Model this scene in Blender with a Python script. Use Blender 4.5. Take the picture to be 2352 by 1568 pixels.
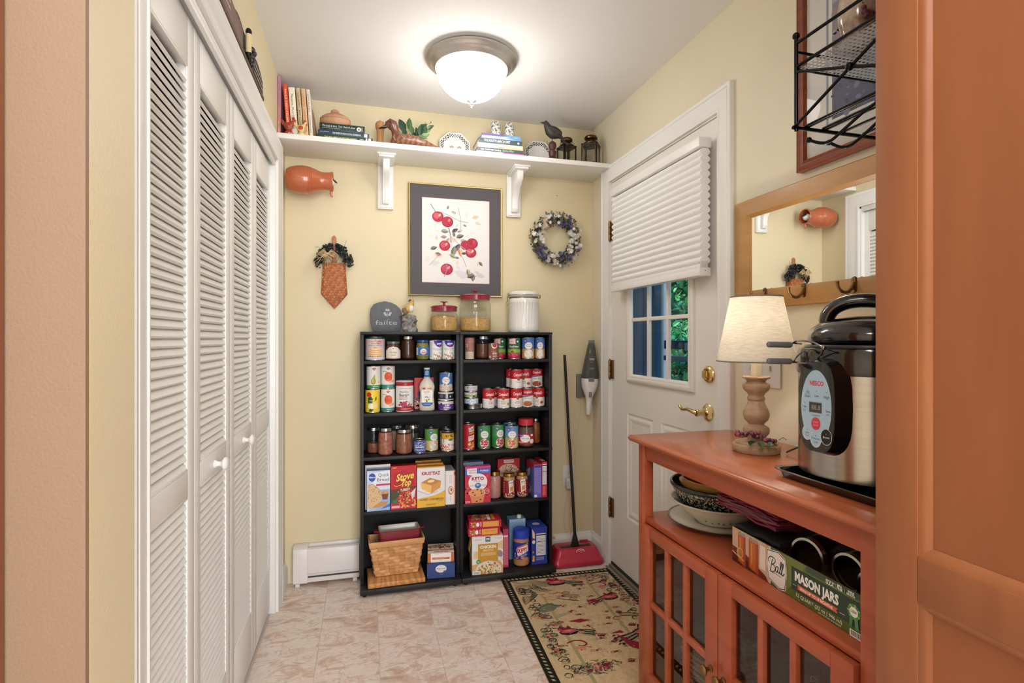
import bpy, bmesh, math, random
from math import sin, cos, pi, radians as RAD
from mathutils import Vector, Matrix, geometry
R = random.Random(7)
for _o in list(bpy.data.objects): bpy.data.objects.remove(_o)
SC = bpy.context.scene; COL = SC.collection
# ---------------------------------------------------------------- camera, world, lights, exposure
cam = bpy.data.objects.new('camera', bpy.data.cameras.new('camera')); COL.objects.link(cam)
cam.location = (0, 0, 1.23); cam.rotation_euler = (RAD(90), 0, RAD(-15.3))
cam.data.sensor_width = 36; cam.data.lens = 18.811; cam.data.shift_y = -0.003; cam.data.clip_start = 0.02
SC.camera = cam
SC.view_settings.view_transform = 'Standard'; SC.view_settings.look = 'None'
SC.view_settings.exposure = 0.22; SC.view_settings.gamma = 1.0; SC.view_settings.use_curve_mapping = False
SC.cycles.use_denoising = True
SC.cycles.max_bounces = 10; SC.cycles.transparent_max_bounces = 24; SC.cycles.sample_clamp_indirect = 6
W = bpy.data.worlds.new('world'); SC.world = W; W.use_nodes = True
W.node_tree.nodes['Background'].inputs[0].default_value = (0.62, 0.80, 1.0, 1)
W.node_tree.nodes['Background'].inputs[1].default_value = 1.3
def area(name, loc, rot, sx, sy, power, col=(1, .96, .9)):
    l = bpy.data.lights.new(name, 'AREA'); l.shape = 'RECTANGLE'; l.size = sx; l.size_y = sy; l.energy = power; l.color = col
    o = bpy.data.objects.new(name, l); o.location = loc; o.rotation_euler = rot; COL.objects.link(o); return o
area('kitchen_ceiling_fill', (0.1, -0.15, 2.42), (RAD(18), 0, 0), 1.3, .8, 40, (.98, .99, 1))  # added overhead fill, aimed to lift the floor; no fixture known here
area('kitchen_rear_fill', (.95, -2.4, 1.15), (RAD(90), 0, RAD(20)), 2.2, 2.1, 128, (.92, .96, 1))  # added broad fill from behind the camera; no window is built there
sun = bpy.data.objects.new('sun', bpy.data.lights.new('sun', 'SUN')); sun.data.energy = 6; sun.data.angle = .05
sun.rotation_euler = (RAD(25), RAD(-38), 0); sun.location = (4, 2, 5); COL.objects.link(sun)
LAMP_EMIT = 6.0
# ---------------------------------------------------------------- colours and materials
def lin(h):
    if not isinstance(h, str): return h
    h = h.lstrip('#'); c = [int(h[i:i+2], 16)/255 for i in (0, 2, 4)]
    return tuple(x/12.92 if x <= .04045 else ((x+.055)/1.055)**2.4 for x in c)
_M = {}
def M(name, col='cccccc', rough=.5, metal=0, var=0, vs=6, bump=0, bs=150, spec=.5, st=(1, 1, 1), coat=0, emit=0, col2=None, wave=None, detail=4, aniso=0, sheen=0):
    if name in _M: return _M[name]
    m = bpy.data.materials.new(name); m.use_nodes = True; t = m.node_tree; n = t.nodes; k = t.links
    b = n['Principled BSDF']; c = lin(col)
    b.inputs['Base Color'].default_value = (*c, 1); b.inputs['Roughness'].default_value = rough; b.inputs['Metallic'].default_value = metal
    b.inputs['Specular IOR Level'].default_value = spec; b.inputs['Coat Weight'].default_value = coat; b.inputs['Coat Roughness'].default_value = .12
    if aniso: b.inputs['Anisotropic'].default_value = aniso
    if sheen: b.inputs['Sheen Weight'].default_value = sheen
    if emit: b.inputs['Emission Color'].default_value = (*c, 1); b.inputs['Emission Strength'].default_value = emit
    tc = n.new('ShaderNodeTexCoord'); mp = n.new('ShaderNodeMapping'); k.new(tc.outputs['Object'], mp.inputs[0]); mp.inputs['Scale'].default_value = st
    if var or col2:
        if wave:
            x = n.new('ShaderNodeTexWave'); x.inputs['Scale'].default_value = vs; x.inputs['Distortion'].default_value = wave; x.inputs['Detail'].default_value = 3; out = x.outputs['Fac']
            x.bands_direction = 'X'
        else:
            x = n.new('ShaderNodeTexNoise'); x.inputs['Scale'].default_value = vs; x.inputs['Detail'].default_value = detail; x.inputs['Roughness'].default_value = .62; out = x.outputs['Fac']
        k.new(mp.outputs[0], x.inputs['Vector'])
        r = n.new('ShaderNodeValToRGB'); r.color_ramp.elements[0].position = .32; r.color_ramp.elements[1].position = .68
        d = lin(col2) if col2 else tuple(v*(1-var) for v in c); e = c if col2 else tuple(min(1, v*(1+var)) for v in c)
        r.color_ramp.elements[0].color = (*d, 1); r.color_ramp.elements[1].color = (*e, 1)
        k.new(out, r.inputs[0]); k.new(r.outputs[0], b.inputs['Base Color'])
    if bump:
        x = n.new('ShaderNodeTexNoise'); x.inputs['Scale'].default_value = bs; x.inputs['Detail'].default_value = 3; k.new(mp.outputs[0], x.inputs['Vector'])
        u = n.new('ShaderNodeBump'); u.inputs['Strength'].default_value = bump; u.inputs['Distance'].default_value = .002
        k.new(x.outputs['Fac'], u.inputs['Height']); k.new(u.outputs[0], b.inputs['Normal'])
    _M[name] = m; return m
def glassmat(name, tint=(1, 1, 1), rough=0.02, refl=1.0, dens=0.0, dcol='ffffff'):
    if name in _M: return _M[name]
    m = bpy.data.materials.new(name); m.use_nodes = True; t = m.node_tree; n = t.nodes; k = t.links; n.clear()
    o = n.new('ShaderNodeOutputMaterial'); tr = n.new('ShaderNodeBsdfTransparent'); tr.inputs[0].default_value = (*tint, 1)
    g = n.new('ShaderNodeBsdfGlossy'); g.inputs['Roughness'].default_value = rough
    f = n.new('ShaderNodeFresnel'); f.inputs[0].default_value = 1.45
    mu = n.new('ShaderNodeMath'); mu.operation = 'MULTIPLY'; mu.inputs[1].default_value = refl; k.new(f.outputs[0], mu.inputs[0]); ge = n.new('ShaderNodeNewGeometry'); iv = n.new('ShaderNodeMath'); iv.operation = 'SUBTRACT'; iv.inputs[0].default_value = 1; k.new(ge.outputs['Backfacing'], iv.inputs[1]); m2 = n.new('ShaderNodeMath'); m2.operation = 'MULTIPLY'; k.new(mu.outputs[0], m2.inputs[0]); k.new(iv.outputs[0], m2.inputs[1]); mu = m2
    x = n.new('ShaderNodeMixShader'); k.new(mu.outputs[0], x.inputs[0]); k.new(tr.outputs[0], x.inputs[1]); k.new(g.outputs[0], x.inputs[2])
    last = x
    if dens:
        d = n.new('ShaderNodeBsdfDiffuse'); d.inputs[0].default_value = (*lin(dcol), 1)
        y = n.new('ShaderNodeMixShader'); y.inputs[0].default_value = dens; k.new(x.outputs[0], y.inputs[1]); k.new(d.outputs[0], y.inputs[2]); last = y
    k.new(last.outputs[0], o.inputs[0]); _M[name] = m; return m
def printmat(name, rough=.45, spec=.4, bump=0):
    if name in _M: return _M[name]
    m = M(name, 'ffffff', rough, spec=spec, bump=bump, bs=400); t = m.node_tree
    a = t.nodes.new('ShaderNodeAttribute'); a.attribute_name = 'Col'
    t.links.new(a.outputs['Color'], t.nodes['Principled BSDF'].inputs['Base Color']); return m
# ---------------------------------------------------------------- mesh collector
class G:
    def __init__(s): s.v = []; s.f = []; s.c = []
    def add(s, v, f, M4=None, col=None):
        o = len(s.v)
        if M4 is not None: v = [tuple(M4 @ Vector(p)) for p in v]
        s.v += [tuple(p) for p in v]; s.f += [tuple(i+o for i in q) for q in f]; s.c += [col]*len(f)
        return s
    def box(s, x0, y0, z0, x1, y1, z1, M4=None, col=None):
        v = [(x, y, z) for z in (z0, z1) for y in (y0, y1) for x in (x0, x1)]
        return s.add(v, [(0, 2, 3, 1), (4, 5, 7, 6), (0, 1, 5, 4), (2, 6, 7, 3), (1, 3, 7, 5), (0, 4, 6, 2)], M4, col)
    def cbox(s, cx, cy, cz, w, d, h, M4=None, col=None): return s.box(cx-w/2, cy-d/2, cz-h/2, cx+w/2, cy+d/2, cz+h/2, M4, col)
    def lathe(s, prof, n=28, M4=None, col=None, a0=0, a1=2*pi, sx=1, sy=1):
        v = []; f = []; full = abs(a1-a0-2*pi) < 1e-6; m = n if full else n+1
        for r, z in prof:
            for i in range(m):
                a = a0+(a1-a0)*i/n; v.append((r*cos(a)*sx, r*sin(a)*sy, z))
        for j in range(len(prof)-1):
            for i in range(n):
                i2 = (i+1) % m; q = (j*m+i, j*m+i2, (j+1)*m+i2, (j+1)*m+i)
                if prof[j][0] < 1e-7: q = (q[0], q[2], q[3])
                elif prof[j+1][0] < 1e-7: q = q[:3]
                f.append(q)
        return s.add(v, f, M4, col)
    def tube(s, pts, r, n=8, closed=False, M4=None, col=None, cap=True):
        pts = [Vector(p) for p in pts]; N = len(pts); rs = r if isinstance(r, (list, tuple)) else [r]*N; v = []; f = []; up = None
        for i, p in enumerate(pts):
            a = pts[i-1] if (i or closed) else p; b = pts[(i+1) % N] if (i < N-1 or closed) else p
            t = (b-a).normalized() if (b-a).length > 1e-9 else Vector((0, 0, 1))
            if up is None: up = Vector((0, 0, 1)) if abs(t.z) < .9 else Vector((1, 0, 0))
            x = t.cross(up); x = x.normalized() if x.length > 1e-6 else Vector((1, 0, 0)); y = x.cross(t).normalized(); up = y
            for j in range(n):
                w = 2*pi*j/n; v.append(tuple(p+(x*cos(w)+y*sin(w))*rs[i]))
        for i in range(N if closed else N-1):
            i2 = (i+1) % N
            for j in range(n): f.append((i*n+j, i*n+(j+1) % n, i2*n+(j+1) % n, i2*n+j))
        if cap and not closed: f.append(tuple(range(n))[::-1]); f.append(tuple((N-1)*n+j for j in range(n)))
        return s.add(v, f, M4, col)
    def ball(s, c, r, n=12, m=8, sc=(1, 1, 1), M4=None, col=None):
        T = Matrix.Translation(c) @ Matrix.Diagonal((*sc, 1))
        if M4 is not None: T = M4 @ T
        return s.lathe([(max(0, r*sin(pi*i/m)) if 0 < i < m else 0, -r*cos(pi*i/m)) for i in range(m+1)], n, T, col)
    def prism(s, poly, t0, t1, M4=None, col=None):          # polygon in x,z, extruded along y
        n = len(poly); v = [(x, t0, z) for x, z in poly]+[(x, t1, z) for x, z in poly]
        tr = geometry.tessellate_polygon([[Vector((x, z, 0)) for x, z in poly]])
        f = [tuple(q) for q in tr]+[tuple(i+n for i in q[::-1]) for q in tr]+[(i, (i+1) % n, n+(i+1) % n, n+i) for i in range(n)]
        return s.add(v, f, M4, col)
    def sweep(s, prof, path, closed=False, M4=None, col=None):   # prof (u,w): u outward in path plane, w along normal; path of (point, outward dir, normal dir)
        n = len(prof); v = []; f = []
        for p, o, nn in path: v += [tuple(Vector(p)+Vector(o)*u+Vector(nn)*w) for u, w in prof]
        N = len(path)
        for i in range(N if closed else N-1):
            for j in range(n): f.append((i*n+j, i*n+(j+1) % n, ((i+1) % N)*n+(j+1) % n, ((i+1) % N)*n+j))
        if not closed: f.append(tuple(range(n))); f.append(tuple((N-1)*n+j for j in range(n))[::-1])
        return s.add(v, f, M4, col)
    def body(s, rings, n=16, M4=None, col=None):              # rings: (centre, rx, rz, [tilt]) stacked along x; closed loft
        v = []; f = []
        for c, ry, rz in rings:
            for j in range(n): v.append((c[0], c[1]+ry*cos(2*pi*j/n), c[2]+rz*sin(2*pi*j/n)))
        for i in range(len(rings)-1):
            for j in range(n): f.append((i*n+j, i*n+(j+1) % n, (i+1)*n+(j+1) % n, (i+1)*n+j))
        f.append(tuple(range(n))[::-1]); f.append(tuple((len(rings)-1)*n+j for j in range(n)))
        return s.add(v, f, M4, col)
def rot(ax, deg): return Matrix.Rotation(RAD(deg), 4, ax)
def TR(*p): return Matrix.Translation(p)
def mesh(name, g, mat, bevel=0, smooth=None, seg=2, ang=35):
    me = bpy.data.meshes.new(name); me.from_pydata(g.v, [], g.f)
    mats = mat if isinstance(mat, (list, tuple)) else [mat]
    for m in mats: me.materials.append(m)
    if any(c is not None for c in g.c):
        if isinstance(next(c for c in g.c if c is not None), int):
            me.polygons.foreach_set('material_index', [c or 0 for c in g.c])
        else:
            at = me.color_attributes.new('Col', 'FLOAT_COLOR', 'CORNER'); buf = []
            cc = {}
            for p, c in zip(me.polygons, g.c):
                c = c or 'ffffff'
                if c not in cc: cc[c] = (*lin(c), 1.0)
                buf += cc[c]*p.loop_total
            at.data.foreach_set('color', buf)
    bm = bmesh.new(); bm.from_mesh(me)
    if smooth is None or bevel: bmesh.ops.recalc_face_normals(bm, faces=bm.faces)
    if bevel:
        ed = [e for e in bm.edges if len(e.link_faces) == 2 and e.calc_face_angle(0) > RAD(ang)]
        bmesh.ops.bevel(bm, geom=ed, offset=bevel, segments=seg, affect='EDGES', profile=.5, clamp_overlap=True)
    bm.to_mesh(me); bm.free()
    if smooth is not False:
        me.polygons.foreach_set('use_smooth', [True]*len(me.polygons))
        try: me.set_sharp_from_angle(angle=RAD(40))
        except Exception: pass
    me.update(); return me
def part(name, g, mat, parent=None, bevel=0, smooth=None, label=None, loc=None, seg=2, kind=None):
    me = g if isinstance(g, bpy.types.Mesh) else mesh(name, g, mat, bevel, smooth, seg)
    o = bpy.data.objects.new(name, me); COL.objects.link(o)
    if parent is not None: o.parent = parent
    if loc is not None: o.location = loc
    if label: o['label'] = label
    if kind: o['kind'] = kind
    return o
def thing(name, label, cat, loc=(0, 0, 0), rz=0, group=None, rx=0, ry=0):
    o = bpy.data.objects.new(name, None); COL.objects.link(o); o.location = loc; o.rotation_euler = (RAD(rx), RAD(ry), RAD(rz)); o.empty_display_size = .05
    return tag(o, label, cat, group)
def tag(o, label, cat, group=None):
    o['label'] = label; o['category'] = cat
    if group: o['group'] = group
    return o
def struct(name, g, mat, bevel=0, smooth=None):
    o = part(name, g, mat, None, bevel, smooth); o['kind'] = 'structure'; return o
def hide(o): return o
def dup(root, loc=None, rz=None, label=None):
    r = root.copy(); COL.objects.link(r)
    if loc is not None: r.location = loc
    if rz is not None: r.rotation_euler = (root.rotation_euler[0], root.rotation_euler[1], RAD(rz))
    if label: r['label'] = label
    for ch in list(root.children):
        c = ch.copy(); COL.objects.link(c); c.parent = r
        for gch in list(ch.children):
            d = gch.copy(); COL.objects.link(d); d.parent = c
    return r
# ---------------------------------------------------------------- flat print: coloured shapes and lettering on a face
_TX = {}
def glyphs(s, bold=0):
    k = (s, bold)
    if k in _TX: return _TX[k]
    cu = bpy.data.curves.new('t', 'FONT'); cu.body = s; cu.size = 1; cu.resolution_u = 2; cu.offset = bold; cu.fill_mode = 'FRONT' if hasattr(cu, 'fill_mode') else cu.fill_mode
    ob = bpy.data.objects.new('t', cu); me = ob.to_mesh()
    v = [(p.co.x, p.co.y) for p in me.vertices]; f = [tuple(p.vertices) for p in me.polygons]
    ob.to_mesh_clear(); bpy.data.objects.remove(ob); bpy.data.curves.remove(cu)
    if v:
        x0 = min(a for a, b in v); x1 = max(a for a, b in v)
    else: x0 = x1 = 0
    _TX[k] = ([((a-x0), b) for a, b in v], f, x1-x0); return _TX[k]
class D:
    def __init__(s): s.p = []; s.L = 0                       # p: (points, colour, layer)
    def poly(s, pts, col, same=False):
        if not same: s.L += 1
        if len(pts) > 4:
            for q in geometry.tessellate_polygon([[Vector((x, y, 0)) for x, y in pts]]): s.p.append(([pts[i] for i in q], col, s.L))
        else: s.p.append((list(pts), col, s.L))
        return s
    def r(s, x, y, w, h, col, same=False): return s.poly([(x, y), (x+w, y), (x+w, y+h), (x, y+h)], col, same)
    def e(s, cx, cy, rx, ry, col, n=20, same=False, ro=0):
        c, d = cos(ro), sin(ro)
        if not same: s.L += 1
        s.p.append(([(cx+rx*cos(2*pi*i/n)*c-ry*sin(2*pi*i/n)*d, cy+rx*cos(2*pi*i/n)*d+ry*sin(2*pi*i/n)*c) for i in range(n)], col, s.L)); return s
    def line(s, pts, w, col, same=False, taper=False):
        if not same: s.L += 1
        n = len(pts)
        for i in range(n-1):
            (ax, ay), (bx, by) = pts[i], pts[i+1]; dx, dy = bx-ax, by-ay; l = math.hypot(dx, dy) or 1; nx, ny = -dy/l, dx/l
            w0 = w*(1-i/(n-1)) if taper else w; w1 = w*(1-(i+1)/(n-1)) if taper else w
            s.p.append(([(ax-nx*w0/2, ay-ny*w0/2), (bx-nx*w1/2, by-ny*w1/2), (bx+nx*w1/2, by+ny*w1/2), (ax+nx*w0/2, ay+ny*w0/2)], col, s.L))
        return s
    def t(s, txt, x, y, h, col, w=None, sh=0, b=0, ro=0, al='c'):
        v, f, wd = glyphs(txt, b)
        if not f: return s
        sy = h/.7; sx = w/wd if w else sy; W0 = wd*sx; ox = {'c': -W0/2, 'l': 0, 'r': -W0}[al]; c, d = cos(RAD(ro)), sin(RAD(ro)); s.L += 1
        q = []
        for a, bb in v:
            X = ox+a*sx+bb*sy*sh; Y = bb*sy; q.append((x+X*c-Y*d, y+X*d+Y*c))
        for k in f: s.p.append(([q[i] for i in k], col, s.L))
        return s
    def blobs(s, x0, y0, x1, y1, n, sz, cols, seed=1, inside=None):
        rr = random.Random(seed)
        for i in range(n):
            if i % 25 == 0: s.L += 1
            x = rr.uniform(x0, x1); y = rr.uniform(y0, y1)
            if inside and ((x-inside[0])/inside[2])**2+((y-inside[1])/inside[3])**2 > 1: continue
            a = rr.uniform(0, 6.3); r = sz*rr.uniform(.5, 1.2); k = rr.uniform(.4, .95); m = 6
            s.p.append(([(x+r*cos(2*pi*j/m)*cos(a)-r*k*sin(2*pi*j/m)*sin(a), y+r*cos(2*pi*j/m)*sin(a)+r*k*sin(2*pi*j/m)*cos(a)) for j in range(m)], rr.choice(cols), s.L))
        return s
    def lines(s, x, y, w, h, n, col, lw=None, seed=3):        # rows of tiny unreadable print as fine dashes
        rr = random.Random(seed); s.L += 1; lw = lw or h/n*.4
        for i in range(n):
            X = x; Y = y+h*(1-(i+.5)/n)
            while X < x+w:
                l = min(rr.uniform(.05, .2)*w, x+w-X); s.p.append(([(X, Y), (X+l*.85, Y), (X+l*.85, Y+lw), (X, Y+lw)], col, s.L)); X += l
        return s
    def clamp(s, x0, y0, x1, y1):
        s.p = [([(min(x1, max(x0, x)), min(y1, max(y0, y))) for x, y in q], c, L) for q, c, L in s.p]; return s
    def flat(s, g, o, ux, uy, st=.00004, off=.0002):
        o, ux, uy = Vector(o), Vector(ux).normalized(), Vector(uy).normalized(); n = ux.cross(uy)
        for pts, c, L in s.p: g.add([tuple(o+ux*x+uy*y+n*(off+L*st)) for x, y in pts], [tuple(range(len(pts)))], None, c)
        return g
    def wrap(s, g, r, z0, st=.00004, off=.0003, prof=None, c0=(0, 0)):     # x = arc length from the front (-Y), y = height
        sw = r*.2
        for pts, c, L in s.p:
            xa = min(p[0] for p in pts); xb = max(p[0] for p in pts); k0 = math.floor(xa/sw); k1 = math.floor((xb-1e-9)/sw)
            for k in range(k0, max(k0, k1)+1):
                q = pts
                if k0 != k1:
                    q = _clip(q, k*sw, 1)
                    q = _clip(q, (k+1)*sw, -1)
                if len(q) < 3: continue
                o = off+L*st
                g.add([(c0[0]+((prof(y) if prof else r)+o)*sin(x/r), c0[1]-((prof(y) if prof else r)+o)*cos(x/r), z0+y) for x, y in q], [tuple(range(len(q)))], None, c)
        return g
def _clip(q, X, sg):
    out = []
    for i in range(len(q)):
        a, b = q[i-1], q[i]; ia = (a[0]-X)*sg >= 0; ib = (b[0]-X)*sg >= 0
        if ia != ib:
            t = (X-a[0])/(b[0]-a[0]); out.append((X, a[1]+(b[1]-a[1])*t))
        if ib: out.append(b)
    return out
PR = printmat('printed_paper'); PRM = printmat('matte_print', .85, .2); PRG = printmat('glossy_print', .25, .5)
# ================================================================ THE ROOM
LX, RX, BY, CZ = -.390, 1.276, 2.885, 2.44
wallm = M('cream_wall_paint', 'ddceaa', .55, var=.03, vs=1.5, bump=.25, bs=260)
wallr = M('cream_wall_paint_right', 'ddd3bb', .5, var=.03, vs=1.5, bump=.25, bs=260)
ceilm = M('ceiling_paint', 'e6e5e2', .8, var=.015, vs=2, bump=.15, bs=300)
trim = M('white_trim_paint', 'e9e8e4', .35, var=.015, vs=3)
tanw = M('tan_wall_paint', '93785f', .6, var=.03, vs=1.2, bump=.35, bs=240)
kitm = M('kitchen_wall_paint', 'd8cdb8', .7)
# walls
struct('wall_back', G().box(LX-.1, BY, 0, RX+.12, BY+.1, CZ), wallm)
# right wall with the door opening (y 1.735..2.645, z 0..2.07)
D0, D1, DT = 1.728, 2.648, 2.072
g = G().box(RX, D1, 0, RX+.12, BY, CZ).box(RX, D0, DT, RX+.12, D1, CZ).box(RX, -.4, 0, RX+.12, D0, CZ)
struct('wall_right', g, wallr)
# left wall with the closet opening (y 1.12..2.60, z 0..2.03)
C0, C1, CT = 1.118, 2.604, 2.035
g = G().box(LX-.1, C1, 0, LX, BY, CZ).box(LX-.1, C0, CT, LX, C1, CZ).box(LX-.1, .994, 0, LX, C0, CZ)
g.box(LX-.1, .848, 0, -.36, .994, CZ)
struct('wall_left', g, wallm)
struct('wall_front_left', G().box(-1.9, .838, 0, -.3602, .848, CZ).box(-1.9, .848, 0, -.49, .994, CZ), tanw)
g = G().box(-2.0, -3.3, 0, -1.9, .994, CZ); struct('wall_kitchen_left', g, kitm)
struct('wall_kitchen_rear', G().box(-2.0, -3.4, 0, 2.1, -3.3, CZ), kitm)
struct('wall_kitchen_right', G().box(1.396, -3.3, 0, 2.1, -.4, CZ), kitm)
struct('ceiling', G().box(-2.0, -3.4, CZ, 2.1, BY+.1, CZ+.08), ceilm)
# closet interior shell
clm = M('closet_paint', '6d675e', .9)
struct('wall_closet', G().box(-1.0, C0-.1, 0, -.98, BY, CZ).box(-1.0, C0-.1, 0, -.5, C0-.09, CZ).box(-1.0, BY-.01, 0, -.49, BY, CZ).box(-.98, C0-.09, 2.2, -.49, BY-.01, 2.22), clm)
# floor: slab of grout plus individual stone-look tiles
grout = M('grout', 'cdbfb4', .7, bump=.3, bs=300)
fl = struct('floor', G().box(-2.0, -3.4, -.05, 2.1, BY+.1, -.0015), grout)
def tilemat(k):
    nm = 'stone_tile_%d' % k; m = M(nm, 'd9c6b8', .33, spec=.45); t = m.node_tree; n = t.nodes; l = t.links; b = n['Principled BSDF']
    mp = [q for q in n if q.type == 'MAPPING'][0]; mp.inputs['Location'].default_value = (k*3.7, k*1.9, k); mp.inputs['Rotation'].default_value = (0, 0, k*.7); mp.inputs['Scale'].default_value = (1, 1.6, 1)
    wn = n.new('ShaderNodeTexNoise'); wn.inputs['Scale'].default_value = 7; wn.inputs['Detail'].default_value = 8; wn.inputs['Roughness'].default_value = .66; wn.inputs['Distortion'].default_value = .7
    l.new(mp.outputs[0], wn.inputs['Vector'])
    r = n.new('ShaderNodeValToRGB'); cr = r.color_ramp; cr.elements[0].position = .30; cr.elements[0].color = (*lin('b48f7a'), 1); cr.elements[1].position = .72; cr.elements[1].color = (*lin('f3ece6'), 1)
    for p, c in ((.42, 'd6bcab'), (.50, 'e9dbd0'), (.58, 'dfcabc')): e = cr.elements.new(p); e.color = (*lin(c), 1)
    l.new(wn.outputs['Fac'], r.inputs[0])
    w2 = n.new('ShaderNodeTexNoise'); w2.inputs['Scale'].default_value = 4.5; w2.inputs['Detail'].default_value = 5; w2.inputs['Distortion'].default_value = 3; l.new(mp.outputs[0], w2.inputs['Vector'])
    mm = n.new('ShaderNodeMath'); mm.operation = 'SUBTRACT'; mm.inputs[1].default_value = .5; l.new(w2.outputs['Fac'], mm.inputs[0])
    ab = n.new('ShaderNodeMath'); ab.operation = 'ABSOLUTE'; l.new(mm.outputs[0], ab.inputs[0])
    r2 = n.new('ShaderNodeValToRGB'); r2.color_ramp.elements[0].color = (.55, .55, .55, 1); r2.color_ramp.elements[1].position = .016; r2.color_ramp.elements[1].color = (0, 0, 0, 1); l.new(ab.outputs[0], r2.inputs[0])
    mx = n.new('ShaderNodeMix'); mx.data_type = 'RGBA'; l.new(r2.outputs[0], mx.inputs[0]); l.new(r.outputs[0], mx.inputs[6]); mx.inputs[7].default_value = (*lin('a88672'), 1); l.new(mx.outputs[2], b.inputs['Base Color'])
    bp = n.new('ShaderNodeBump'); bp.inputs['Strength'].default_value = .25; bp.inputs['Distance'].default_value = .001; l.new(wn.outputs['Fac'], bp.inputs['Height']); l.new(bp.outputs[0], b.inputs['Normal']); return m
TM = [tilemat(k) for k in range(6)]
TXP, TYP = .2325, .2425
tg = G().box(.0008, .0008, -.003, TXP-.0018, TYP-.0018, 0)
tms = [mesh('tile', tg, m, .0006, seg=1) for m in TM]
for i in range(-2, 6):
    for j in range(-1, 4+8):
        x = .0515+i*TXP; y = 2.4875-j*TYP
        x0, x1, y0, y1 = x, x+TXP, y, y+TYP
        me = tms[(i*5+j*3+i*j) % 6]
        if x0 < LX or x1 > RX or y1 > BY:                      # cut tiles at the walls
            a, b_ = max(x0, LX-.02 if y0 > 1.1 else x0), min(x1, RX+.03); c, d = y0, min(y1, BY)
            if b_-a < .01 or d-c < .01: continue
            me = mesh('tile', G().box(.0008, .0008, -.003, b_-a-.0012, d-c-.0012, 0), TM[(i+j) % 6], .0006, seg=1); x, y = a, c
        part('tile', me, None, fl, loc=(x, y, 0))
# baseboards
def base_prof(h=.105, t=.014): return [(0, 0), (0, t), (h*.72, t), (h*.8, t*.8), (h*.86, t*.45), (h*.93, t*.4), (h, t*.2), (h, 0)]
def molding(name, pts, outd, nrm, prof, mat=trim):
    """prof (height along outd, thickness along nrm), swept straight along pts"""
    g = G().sweep(prof, [(p, outd, nrm) for p in pts]); return struct(name, g, mat)
molding('baseboard_back', [(.95, BY, 0), (RX-.0141, BY, 0)], (0, 0, 1), (0, -1, 0), base_prof(.112))
molding('baseboard_right', [(RX, 2.742, 0), (RX, BY, 0)], (0, 0, 1), (-1, 0, 0), base_prof(.112))
molding('baseboard_left', [(LX, 2.70, 0), (LX, BY, 0)], (0, 0, 1), (1, 0, 0), base_prof(.112))
molding('baseboard_right_rear', [(RX, -.3, 0), (RX, 1.645, 0)], (0, 0, 1), (-1, 0, 0), base_prof(.112))
# casings: mitred three-sided frames
def casing(name, X, y0, y1, top, w, sgn, prof, zb=0):
    n = (sgn, 0, 0)
    path = [((X, y0, zb), (0, -1, 0), n), ((X, y0, top), (0, -1, 1), n), ((X, y1, top), (0, 1, 1), n), ((X, y1, zb), (0, 1, 0), n)]
    return struct(name, G().sweep(prof, path), trim)
cp = [(0, 0), (0, .011), (.010, .013), (.014, .010), (.03, .011), (.055, .0175), (.066, .0175), (.070, .014), (.074, .018), (.084, .019), (.088, .016), (.088, 0)]
casing('trim_closet_casing', LX, C0, C1, CT, .088, 1, cp)
casing('trim_door_casing', RX, D0-.002, D1+.002, DT+.002, .083, -1, [(u*.95, w) for u, w in cp])
# closet jambs and head track
g = G().box(LX-.1, C1-.012, 0, LX, C1, CT).box(LX-.1, C0, 0, LX, C0+.012, CT).box(LX-.1, C0, CT-.012, LX, C1, CT).box(LX-.012, C0+.012, CT-.03, LX, C1-.012, CT-.012)
struct('trim_closet_jamb', g, trim, .001)
# ---------------- louvered bifold closet leaves (doors 2 to 5)
lpaint = M('louver_paint', 'eceae4', .4, var=.02, vs=5)
LW = .368; LH = 1.985; SP = .0212
slat = mesh('slat', G().add([(-.0130, 0, .0158), (-.0065, 0, .0190), (.0142, 0, -.0132), (.0085, 0, -.0182)] + [(-.0130, LW-.094, .0158), (-.0065, LW-.094, .0190), (.0142, LW-.094, -.0132), (.0085, LW-.094, -.0182)],
     [(0, 1, 2, 3), (7, 6, 5, 4), (0, 4, 5, 1), (1, 5, 6, 2), (2, 6, 7, 3), (3, 7, 4, 0)]), lpaint, smooth=False)
def leaf(idx, y, ang):
    e = bpy.data.objects.new('door_%d' % idx, None); COL.objects.link(e); e['kind'] = 'structure'; e['label'] = 'white louvered bifold closet leaf, %s from the near side' % ['first', 'second', 'third', 'fourth'][idx-2]
    e.location = (-.413, y, .022); e.rotation_euler = (0, 0, RAD(ang))
    g = G(); s = .048; T = .028
    g.box(-T, 0, 0, 0, s, LH); g.box(-T, LW-s, 0, 0, LW, LH)
    part('stile', g, lpaint, e, .0015)
    g = G(); g.box(-T, s, 0, 0, LW-s, .180).box(-T, s, .826, 0, LW-s, .888).box(-T, s, 1.868, 0, LW-s, LH)
    part('rail', g, lpaint, e, .0015)
    # bead around the openings
    g = G()
    for z0, z1 in ((.180, .826), (.888, 1.868)):
        g.box(-.004, s, z0, -.0005, s+.004, z1).box(-.004, LW-s-.004, z0, -.0005, LW-s, z1).box(-.004, s, z0, -.0005, LW-s, z0+.006).box(-.004, s, z1-.006, -.0005, LW-s, z1)
    part('bead', g, lpaint, e, .0008)
    for z0, z1 in ((.190, .820), (.900, 1.862)):
        n = int((z1-z0)/SP); z = z0+.008
        while z < z1-.004:
            part('slat', slat, None, e, loc=(-.0155, s-.001, z)); z += SP
    return e
lv = [leaf(2, C0+.013, 0), leaf(3, C0+.013+LW+.002, 0), leaf(4, C0+.013+2*(LW+.0025), 0), leaf(5, C0+.013+3*(LW+.0025)-.001, 0)]
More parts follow.
